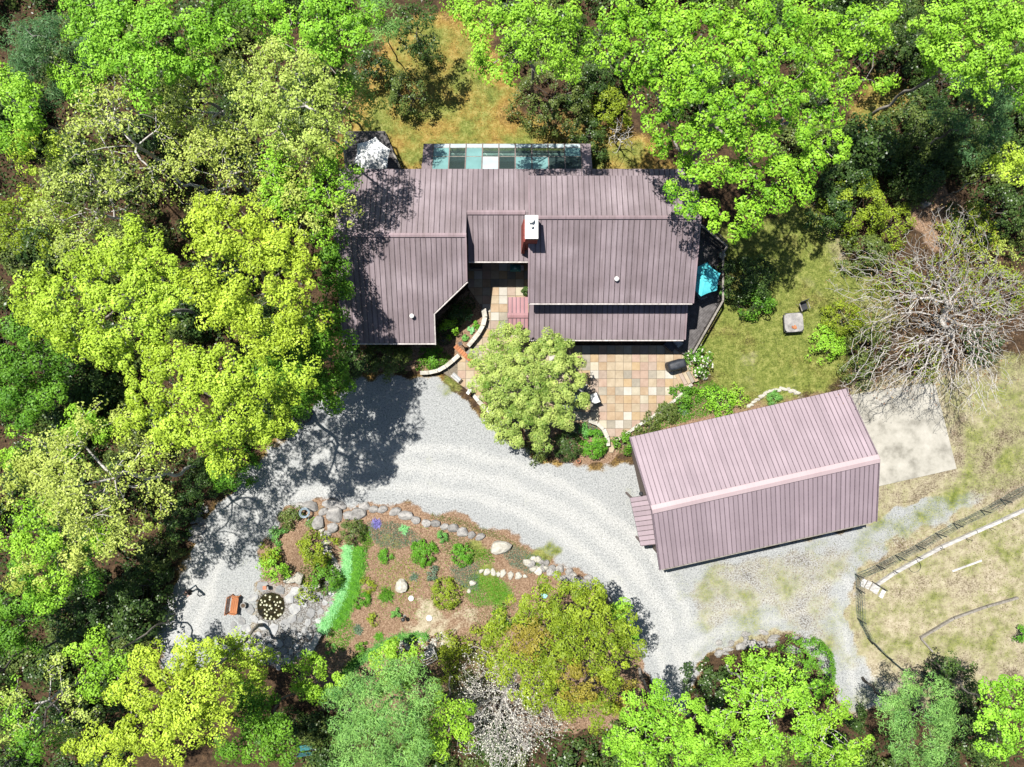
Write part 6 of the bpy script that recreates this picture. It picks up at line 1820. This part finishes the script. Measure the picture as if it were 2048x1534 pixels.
chair('black garden armchair on the lawn beside the stone table', 1608, 612, R(20), M['metal_dark'], M['rail'], z=0.0, name='garden_armchair')
# covered grill
x, y = W(1354, 730, 0.9)
gr = empty('covered_grill', (x, y, PZ), 'barbecue grill under a black cover on the patio', 'grill', rz=R(16))
cv = MB()
prof = []
sec = [(-0.66, 0.62), (-0.62, 0.80), (-0.40, 0.98), (0.40, 1.0), (0.60, 0.92), (0.66, 0.86)]
rows_ = []
def outline(f, zz, sx=1.0, sy=1.0):
    pts = []
    for k in range(20):
        a = 2*math.pi*k/20
        c_, s_ = math.cos(a), math.sin(a)
        e = 0.45
        pts.append((0.66*sx*math.copysign(abs(c_)**e, c_), 0.36*sy*math.copysign(abs(s_)**e, s_), zz))
    return pts
lv = [outline(0, 0.03, 1.02, 1.04), outline(0, 0.35, 0.98, 1.0), outline(0, 0.78, 1.0, 0.98), outline(0, 0.92, 0.97, 0.90), outline(0, 1.05, 0.88, 0.66), outline(0, 1.08, 0.7, 0.4)]
vs = [p for l_ in lv for p in l_]
fs = [(i*20+k, i*20+(k+1) % 20, (i+1)*20+(k+1) % 20, (i+1)*20+k) for i in range(5) for k in range(20)]+[tuple(100+k for k in range(20))]
cv.add(vs, fs).build('cover', M['black_cover'], gr, smooth=True)
for sx in (-0.5, 0.5):
    for sy in (-0.25, 0.25): MB().lathe((sx, sy, 0), [(0.05, 0), (0.05, 0.06)], 8).build('wheel', M['metal_dark'], gr)
# storage chest and lounge under the porch eave
x, y = W(1340, 691, 0.5)
cb = empty('storage_chest', (x, y, PZ), 'dark woven storage chest in the shade of the porch', 'chest', rz=R(-42))
MB().box((0, 0, 0.25), (0.72, 0.55, 0.48)).build('body', M['wood_dark'], cb)
MB().box((0, 0, 0.515), (0.76, 0.59, 0.05)).build('lid', M['black_cover'], cb)
chair('grey chair in the shade at the end of the porch', 1356, 686, R(40), M['sling_grey'], M['metal_dark'])
# courtyard: green cart, doormat-like bench, planter
x, y = W(1031, 536, 0.7)
ct = empty('garden_cart', (x, y, PZ), 'dark green barbecue cart in the shaded courtyard', 'cart')
MB().box((0, 0, 0.55), (0.75, 0.42, 0.5)).build('body', M['green_paint'], ct)
MB().lathe((0, 0, 0.80), [(0.26, 0), (0.25, 0.14), (0.12, 0.24), (0.03, 0.26)], 14).build('lid', M['green_paint'], ct)
MB().tube([(-0.07, -0.1, 1.06), (-0.07, -0.1, 1.10), (0.07, -0.1, 1.10), (0.07, -0.1, 1.06)], 0.014, 5).build('handle', M['white'], ct)
MB().box((0.45, -0.02, 0.72), (0.25, 0.36, 0.03)).build('side_shelf', M['wood_grey'], ct)
for sx in (-0.3, 0.3):
    for sy in (-0.15, 0.15): MB().tube([(sx, sy, 0), (sx, sy, 0.31)], 0.025, 6).build('leg', M['metal_dark'], ct)
x, y = W(952, 530, 0.4)
pb = empty('planter_box', (x, y, PZ), 'black planter box in the dark corner of the courtyard', 'planter')
MB().box((0, 0, 0.2), (0.85, 0.45, 0.4)).build('box', M['black_cover'], pb); MB().box((0, 0, 0.41), (0.75, 0.35, 0.03)).build('soil', M['soil'], pb)
x, y = W(912, 755, 0.45)
sb = empty('small_bench', (x, y, PZ), 'small grey slatted bench at the patio entrance', 'bench', rz=R(-42))
for k in range(4): MB().box((0, -0.135+k*0.09, 0.40), (0.72, 0.078, 0.03)).build('slat', M['sling_grey'] if k % 2 else M['wood_grey'], sb)
for sx in (-0.3, 0.3):
    for sy in (-0.12, 0.12): MB().box((sx, sy, 0.19), (0.05, 0.05, 0.38)).build('leg', M['metal_dark'], sb)
x, y = W(938, 783, 0.8)
lp_ = empty('mailbox', (x, y, 0), 'white box on a short post at the patio entrance', 'box', rz=R(-35))
MB().box((0, 0, 0.3), (0.08, 0.08, 0.7)).build('post', M['wood_dark'], lp_)
MB().box((0, 0, 0.78), (0.22, 0.42, 0.24)).build('box', M['white'], lp_)
x, y, z = G(611, 836)
tk = empty('covered_fire_pit', (x, y+0.25, 0), 'dark round covered fire pit at the shaded drive edge', 'fire pit')
MB().lathe((0, 0, 0), [(0.50, 0), (0.58, 0.35), (0.60, 0.50)], 22).build('bowl', M['metal_dark'], tk, smooth=True)
MB().lathe((0, 0, 0.50), [(0.63, 0), (0.63, 0.05), (0.40, 0.12), (0.05, 0.15)], 22).build('lid', M['black_cover'], tk, smooth=True)
# red wooden bench by the pond
x, y, z = G(472, 1206)
rb = empty('wooden_bench', (x, y, 0.0), 'red-brown wooden bench facing the lily pond', 'bench', rz=R(-8))
for k in range(4): MB().box((-0.13+k*0.125, 0, 0.44), (0.115, 1.32, 0.035)).build('seat_slat', M['wood_red'], rb)
for k in range(4): MB().box((-0.26-k*0.035, 0, 0.54+k*0.115), (0.03, 1.32, 0.10)).build('back_slat', M['wood_red'], rb)
for sy in (-0.6, 0.6):
    MB().box((0.26, sy, 0.22), (0.06, 0.06, 0.44)).build('leg', M['wood_red'], rb)
    MB().box((-0.28, sy, 0.45), (0.06, 0.06, 0.9)).build('leg', M['wood_red'], rb)
    MB().box((0.0, sy, 0.63), (0.6, 0.07, 0.035)).build('armrest', M['wood_red'], rb)
def pot(label, px, py, r_px, h, mat, plant=None, z=None):
    x, y, gz = G(px, py)
    z = gz if z is None else z
    r_ = r_px/S
    root = empty('plant_pot', (x, y, z), label, 'pot')
    MB().lathe((0, 0, 0), [(r_*0.7, 0), (r_*0.95, h*0.85), (r_*1.05, h*0.87), (r_*1.05, h), (r_*0.85, h), (r_*0.8, h*0.9)], 16).build('pot', mat, root, smooth=False)
    MB().lathe((0, 0, h*0.88), [(r_*0.82, 0), (r_*0.6, 0.02)], 12).build('soil', M['soil'], root)
    if plant:
        rs = np.random.default_rng(int(px))
        n = 260
        D = rs.normal(size=(n, 3)); D[:, 2] = np.abs(D[:, 2]); D /= np.linalg.norm(D, axis=1, keepdims=True)
        leaf_object('foliage', D*r_*1.2*rs.uniform(0.5, 1, n)[:, None]+np.array([0, 0, h]), D+np.array([0, 0, 0.4]), 0.1*rs.uniform(0.6, 1.2, n), rs.uniform(0, 1, n), LEAF[plant], root)
    return root
pot('grey stone tub beside the red-brown bench', 490, 1208, 5.5, 0.38, M['stone'])
pot('black pot at the lower end of the drive', 447, 1276, 7, 0.5, M['metal_dark'])
pot('second black pot half hidden by foliage at the lower drive end', 458, 1273, 6, 0.45, M['metal_dark'])
pot('grey urn with pale flowers on the deck rail corner', 1436, 516, 6, 0.5, M['stone'], 'white', z=0.45)
pot('pot of green leaves on the deck near the rail bend', 1437, 590, 6, 0.5, M['wood_grey'], 'grass', z=0.45)
pot('terracotta pot at the foot of the boxwood ball', 1156, 921, 4.5, 0.3, M['terracotta'])
# stone slab bench, white curved bench, teal bench
x, y, z = G(630, 1285)
sl = empty('slab_bench', (x, y, z), 'long grey stone slab bench beside the grass strip', 'bench', rz=R(62))
MB().box((0, 0, 0.42), (1.85, 0.40, 0.09)).build('slab', M['wood_grey'], sl)
for sx in (-0.65, 0.65): MB().box((sx, 0, 0.18), (0.2, 0.34, 0.40)).build('support', M['stone'], sl)
x, y, z = G(860, 1301)
cb = empty('white_garden_bench', (x, y, z), 'weathered white slatted garden bench in the lower garden', 'bench', rz=R(28))
for k in range(4): MB().box((0, 0.30-k*0.115, 0.43+0.012*k*k*0.3), (1.10, 0.095, 0.03)).build('seat_slat', M['wood_grey'], cb)
for k in range(3):
    pts = [(-0.55+1.10*t, -0.10-0.13*k-0.06*(1-(2*t-1)**2), 0.55+0.15*k) for t in np.linspace(0, 1, 7)]
    MB().tube(pts, 0.035, 5).build('back_rail', M['wood_grey'], cb)
for sx in (-0.54, 0.54):
    MB().box((sx, 0.28, 0.21), (0.06, 0.06, 0.42)).build('leg', M['wood_grey'], cb)
    MB().tube([(sx, -0.08, 0), (sx, -0.10, 0.45), (sx, -0.40, 0.92)], 0.03, 5).build('leg', M['wood_grey'], cb)
    MB().box((sx, 0.08, 0.62), (0.06, 0.46, 0.03)).build('armrest', M['wood_grey'], cb)
x, y, z = G(615, 1490)
tb = empty('teal_bench', (x, y, z), 'dark teal metal bench in the shade at the bottom', 'bench', rz=R(8))
for k in range(4): MB().box((0, 0.17-k*0.095, 0.43), (1.12, 0.085, 0.025)).build('seat_slat', M['green_paint'], tb)
for k in range(3): MB().box((0, -0.26-0.03*k, 0.56+0.13*k), (1.12, 0.025, 0.10)).build('back_slat', M['green_paint'], tb)
for sx in (-0.54, 0.54):
    MB().box((sx, 0.18, 0.21), (0.05, 0.05, 0.42)).build('leg', M['metal_dark'], tb)
    MB().box((sx, -0.24, 0.42), (0.05, 0.05, 0.86)).build('leg', M['metal_dark'], tb)
    MB().box((sx, -0.02, 0.62), (0.05, 0.5, 0.03)).build('armrest', M['metal_dark'], tb)
# stone table on the lawn
x, y = W(1587, 645, 0.6)
st_ = empty('stone_table', (x, y, 0), 'square grey stone topped fire table on the lawn', 'table', rz=R(4))
tp = [(0.66*math.copysign(abs(math.cos(a))**0.4, math.cos(a)), 0.66*math.copysign(abs(math.sin(a))**0.4, math.sin(a))) for a in np.linspace(0, 2*math.pi, 25)[:-1]]
MB().prism(tp, 0.60, 0.68).build('tabletop', M['stone'], st_)
MB().box((0, 0, 0.3), (0.8, 0.8, 0.6)).build('base', M['metal_dark'], st_)
for k in range(4):
    a = k*math.pi/2
    MB().box((0.66*math.cos(a), 0.66*math.sin(a), 0.56), (0.06 if k % 2 == 0 else 1.2, 1.2 if k % 2 == 0 else 0.06, 0.10)).build('apron', M['metal_dark'], st_)
lf = MB()
for k in range(9): lf.box((rr_.uniform(-0.12, 0.16), rr_.uniform(-0.42, -0.25), 0.70+0.01*k), (0.16, 0.09, 0.012), rr_.uniform(0, 3))
tag(lf.build('dry_leaves', M['wood_red'], None, loc=(x, y, 0)), 'small heap of dry red-brown leaves on the stone table', 'leaves')
# gazing ball, disc stones, glass ornament, hose, birdhouse post by the pond
x, y, z = G(811, 1229)
gb_ = empty('gazing_ball', (x, y, z), 'dark gazing ball on a short pedestal in the garden', 'ornament')
MB().lathe((0, 0, 0), [(0.12, 0), (0.07, 0.1), (0.06, 0.5), (0.10, 0.55)], 12).build('pedestal', M['stone'], gb_)
MB().lathe((0, 0, 0.55), [(0.02, 0)]+[(0.15*math.sin(t), 0.15-0.15*math.cos(t)) for t in np.linspace(0.15, 3.0, 10)], 16).build('ball', M['metal_dark'], gb_, smooth=True)
for (px, py, r_, lab) in ((824, 1193, 5.5, 'round white stone disc below the pale boulder'), (860, 1232, 6, 'oval white stone disc in the sandy lower garden')):
    x, y, z = G(px, py)
    o = MB().lathe((0, 0, -0.03), [(r_/S, 0), (r_/S, 0.10), (r_/S*0.85, 0.13), (0.05, 0.13), (0.04, 0.10)], 16).build('stone_disc', M['white'], None, loc=(x, y, z))
    tag(o, lab, 'stone disc')
x, y, z = G(1088, 1186)
o = MB().lathe((0, 0, 0), [(0.16, 0), (0.22, 0.08), (0.24, 0.10), (0.18, 0.09), (0.05, 0.07)], 11).build('glass_dish', vary('aqua_glaze', c2((0.16, 0.38, 0.36), (0.30, 0.52, 0.50)), 6, 0.3, 0.1, 20), None, loc=(x, y, z))
tag(o, 'aqua glazed dish on the mulch beside the olive maple', 'dish')
x, y, z = G(615, 1022)
hs_ = MB()
hs_.tube([((0.30+0.05*math.sin(t*0.37))*math.cos(t), (0.30+0.05*math.sin(t*0.37))*math.sin(t), 0.45+0.012*t) for t in np.linspace(0, 6.28*4, 90)]+[(0.36, -0.2, 0.5), (0.15, -0.55, 0.25), (-0.1, -0.8, 0.12)], 0.022, 5)
tag(hs_.build('garden_hose', M['hose'], None, loc=(x, y, z)), 'coiled grey-blue garden hose on the boulders', 'hose')
x, y, z = G(536, 1170)
lnt = empty('garden_lantern', (x, y, max(z, 0)), 'small square lantern post on the flagstones above the pond', 'lantern')
MB().box((0, 0, 0.25), (0.08, 0.08, 0.5)).build('post', M['wood_dark'], lnt); MB().box((0, 0, 0.58), (0.2, 0.2, 0.18)).build('lamp_box', M['wood_grey'], lnt); MB().box((0, 0, 0.69), (0.26, 0.26, 0.03)).build('roof', M['terracotta'], lnt)

# ------------------------------------------------------------------ paddock fence, timber edging, plank steps
fence = empty('wire_fence', G(1712, 1150), 'dark wire fence with leaning posts around the paddock', 'fence')
FL = [(2075,952),(2048,972),(2000,998),(1960,1020),(1905,1046),(1870,1066),(1830,1090),(1790,1110),(1752,1130),(1710,1148),(1712,1175),(1714,1236),(1735,1276),(1765,1306),(1800,1336),(1850,1344),(1868,1356)]
f0 = Vector(G(1712, 1150))
net = vary('fence_wire', c2((0.03, 0.045, 0.04), (0.07, 0.10, 0.09)), 6, 0.6, 0)
fp = [Vector(G(*p))-f0 for p in FL]
fr = random.Random(3)
FHt = 1.2
for i, p in enumerate(fp):
    ln = Vector((fr.uniform(-0.06, 0.06), fr.uniform(-0.06, 0.06), FHt))
    MB().tube([p-Vector((0, 0, 0.1)), p+ln], 0.042, 6).build('post', M['metal_dark'], fence)
    if i % 2 == 0 and i < 14:
        MB().tube([p+Vector((0.45, -0.35, -0.02)), p+ln*0.85], 0.02, 5).build('brace', M['metal_dark'], fence)
for a, b in zip(fp[:-1], fp[1:]):
    mb = MB()
    L = (b-a).length; n = max(2, int(L/0.22))
    for k in range(n+1):
        p = a.lerp(b, k/n); mb.tube([p, p+Vector((0, 0, FHt-0.06))], 0.009, 3, cap=False)
    for k in range(7):
        zz = 0.02+k*(FHt-0.08)/6
        rr2 = 0.02 if k == 0 else 0.011
        mid = a.lerp(b, 0.5)+Vector((fr.uniform(-0.05, 0.05), fr.uniform(-0.05, 0.05), 0))
        mb.tube([a+Vector((0, 0, zz)), mid+Vector((0, 0, zz-0.01)), b+Vector((0, 0, zz))], rr2, 3, cap=False)
    mb.build('wire_panel', net, fence)
def edging(label, line, w_px, h, mat='wood_grey', seg=2.2, name='timber_edging'):
    root = empty(name, G(*line[0]), label, 'edging')
    o0 = Vector(root.location)
    for p, q2 in zip(line[:-1], line[1:]):
        a, b = Vector(G(*p))-o0, Vector(G(*q2))-o0
        n = max(1, int((b-a).length/seg))
        for k in range(n):
            u, v = a.lerp(b, (k+0.01)/n), a.lerp(b, (k+0.99)/n)
            bar(u+Vector((0, 0, h/2)), v+Vector((0, 0, h/2)), w_px/S, h, M[mat], 'plank', root)
    return root
edging('curved line of bleached timber boards inside the paddock fence', [(1752,1168),(1785,1145),(1830,1120),(1880,1093),(1950,1062),(2000,1040),(2048,1018),(2080,1000)], 6, 0.25)
edging('weathered boards edging the lower raised bed of the paddock', [(1838,1275),(1905,1235),(1970,1212),(2034,1194)], 4, 0.22, 'rail')
edging('short board at the corner of the lower raised bed', [(1840,1276),(1863,1302)], 3.5, 0.2, 'rail')
edging('broken pale board in the paddock grass', [(1903,1142),(1930,1132),(1962,1120)], 3.5, 0.1)
stk = empty('stake_row', G(1785, 1145), 'thin dark stakes along the bleached timber edging', 'stakes')
for (px, py) in ((1785,1140),(1832,1112),(1875,1094),(1930,1076),(1975,1054),(2020,1034)):
    p = Vector(G(px, py))-Vector(stk.location)
    MB().tube([p-Vector((0, 0, 0.1)), p+Vector((0.04, -0.02, 0.75))], 0.022, 5).build('stake', M['metal_dark'], stk)
stps = empty('plank_steps', G(1745, 1172), 'short flight of grey plank steps inside the paddock gate', 'steps')
s0 = Vector(stps.location)
for k, (px, py) in enumerate(((1725,1165),(1735,1169),(1745,1174),(1752,1179),(1763,1187))):
    p = Vector(G(px, py))-s0
    MB().box((p.x, p.y, 0.06+0.0*k), (0.30, 0.58, 0.12), R(-28)).build('step', M['wood_grey'], stps)
a, b = Vector(G(1743, 1162))-s0, Vector(G(1768, 1178))-s0
bar(a+Vector((0, 0, 0.5)), b+Vector((0, 0, 0.5)), 0.05, 0.05, M['metal_dark'], 'handrail', stps)
for p in (a, b): MB().tube([p, p+Vector((0, 0, 0.5))], 0.02, 5).build('post', M['metal_dark'], stps)
x, y, z = G(1828, 1132)
hp = MB().tube([(0.42*math.cos(t), 0.42*math.sin(t), 0.03+0.01*t) for t in np.linspace(0.3, 8.5, 40)]+[(-0.9, 0.5, 0.05)], 0.015, 5)
tag(hp.build('wire_coil', M['metal_dark'], None, loc=(x, y, z)), 'loose coil of dark wire beside the bleached timber edging', 'wire')

# ------------------------------------------------------------------ steps at the patio corner
ps = empty('stone_steps', (*W(1372, 764), 0), 'sandstone steps at the right corner of the patio', 'steps')
s0 = Vector(ps.location)
for k in range(5):
    p = Vector((*W(1358+k*7, 760+k*0.2-k*2.2), 0))-s0
    MB().box((p.x, p.y, 0.09+0.05*k/2), (0.24, 0.85, 0.12+0.05*k), R(28)).build('step', TILE[(1, 5, 0, 4, 1)[k]], ps)
bp_ = Vector((*W(1368, 776), 0))-s0
MB().box((bp_.x, bp_.y, 0.10), (1.25, 0.22, 0.14), R(26)).build('kerb_stone', TILE[2], ps)

# ------------------------------------------------------------------ person on the drive
def person(px, py, face):
    x, y, z = G(px, py)
    verts = []; edges = []; rad = []
    def v(p, r_, par=None):
        verts.append(p); rad.append(r_)
        if par is not None: edges.append((par, len(verts)-1))
        return len(verts)-1
    pel = v((0, 0, 0.96), (0.155, 0.115))
    sp = v((0, 0.0, 1.12), (0.145, 0.10), pel)
    chs = v((0, 0.01, 1.32), (0.175, 0.12), sp)
    nk = v((0, 0.0, 1.50), (0.062, 0.062), chs)
    hd0 = v((0, -0.015, 1.58), (0.075, 0.085), nk)
    hd = v((0, -0.02, 1.66), (0.082, 0.10), hd0)
    v((0, -0.01, 1.75), (0.055, 0.065), hd)
    v((0, -0.12, 1.645), (0.018, 0.018), hd)                         # nose
    hands = []
    for s_ in (-1, 1):
        hip = v((s_*0.10, 0, 0.90), (0.095, 0.10), pel)
        kn = v((s_*0.115, -0.02-0.03*s_, 0.50), (0.062, 0.066), hip)
        an = v((s_*0.13, 0.03-0.05*s_, 0.10), (0.045, 0.05), kn)
        hl = v((s_*0.13, 0.05-0.05*s_, 0.05), (0.045, 0.05), an)
        v((s_*0.15, -0.14-0.05*s_, 0.035), (0.04, 0.032), hl)
        sh = v((s_*0.19, 0.01, 1.42), (0.068, 0.068), chs)
        el = v((s_*0.25, 0.02, 1.14), (0.047, 0.05), sh)
        wr = v((s_*0.13, -0.22, 1.13), (0.030, 0.032), el)
        pm = v((s_*0.10, -0.29, 1.14), (0.042, 0.024), wr)
        for f in range(4):
            fx = s_*(0.125-0.02*f)
            f1 = v((fx, -0.335-0.006*(1-abs(f-1.5)), 1.145), (0.0095, 0.0095), pm)
            f2 = v((fx-s_*0.02, -0.355, 1.125), (0.009, 0.009), f1)
            v((fx-s_*0.035, -0.335, 1.105), (0.008, 0.008), f2)
        t1 = v((s_*0.065, -0.27, 1.16), (0.011, 0.011), pm)
        v((s_*0.045, -0.295, 1.175), (0.009, 0.009), t1)
    me = bpy.data.meshes.new('body')
    me.from_pydata(verts, edges, [])
    tmp = bpy.data.objects.new('tmp', me); COL.objects.link(tmp)
    tmp.modifiers.new('skin', 'SKIN')
    if not me.skin_vertices: 
        bpy.context.view_layer.objects.active = tmp
        bpy.ops.mesh.customdata_skin_add()
    for i, sv in enumerate(me.skin_vertices[0].data):
        sv.radius = rad[i]; sv.use_root = (i == 0)
    sb_ = tmp.modifiers.new('sub', 'SUBSURF'); sb_.levels = 2; sb_.render_levels = 2
    dg = bpy.context.evaluated_depsgraph_get(); dg.update()
    body = bpy.data.meshes.new_from_object(tmp.evaluated_get(dg))
    bpy.data.objects.remove(tmp)
    body.name = 'body'
    body.materials.clear()
    for k in ('jeans', 'black_cloth', 'skin', 'metal_dark'): body.materials.append(M[k])
    for p in body.polygons:
        c = p.center
        arm = (c.z > 0.95 and c.y < -0.06 and c.z < 1.25 and abs(c.x) > 0.03 and c.y < -0.10) or (abs(c.x) > 0.215 and c.z < 1.22 and c.y < 0)
        p.material_index = 3 if c.z < 0.09 else 2 if (c.z > 1.49 or arm) else 1 if c.z > 0.92 else 0
        p.use_smooth = True
    root = empty('person', (x, y, z), 'person in black top and grey-blue jeans standing on the drive', 'person', rz=face)
    part('body', body, root)
    hm = MB().lathe((0, 0.012, 1.64), [(0.098, -0.02), (0.104, 0.04), (0.095, 0.10), (0.06, 0.145), (0.02, 0.155)], 14)
    hm.build('hair', M['hair'], root, smooth=True)
    for s_ in (-1, 1):
        MB().lathe((s_*0.032, -0.108, 1.665), [(0.004, -0.008), (0.010, 0), (0.004, 0.008)], 8).build('eye', M['white'], root)
    c = MB().box((0, -0.315, 1.135), (0.15, 0.07, 0.03))
    o = c.build('remote_control', M['metal_dark'], None, loc=(x, y, z), rz=face)
    tag(o, 'small dark remote control in the hands of the person', 'remote control')
person(393, 1174, R(-35))
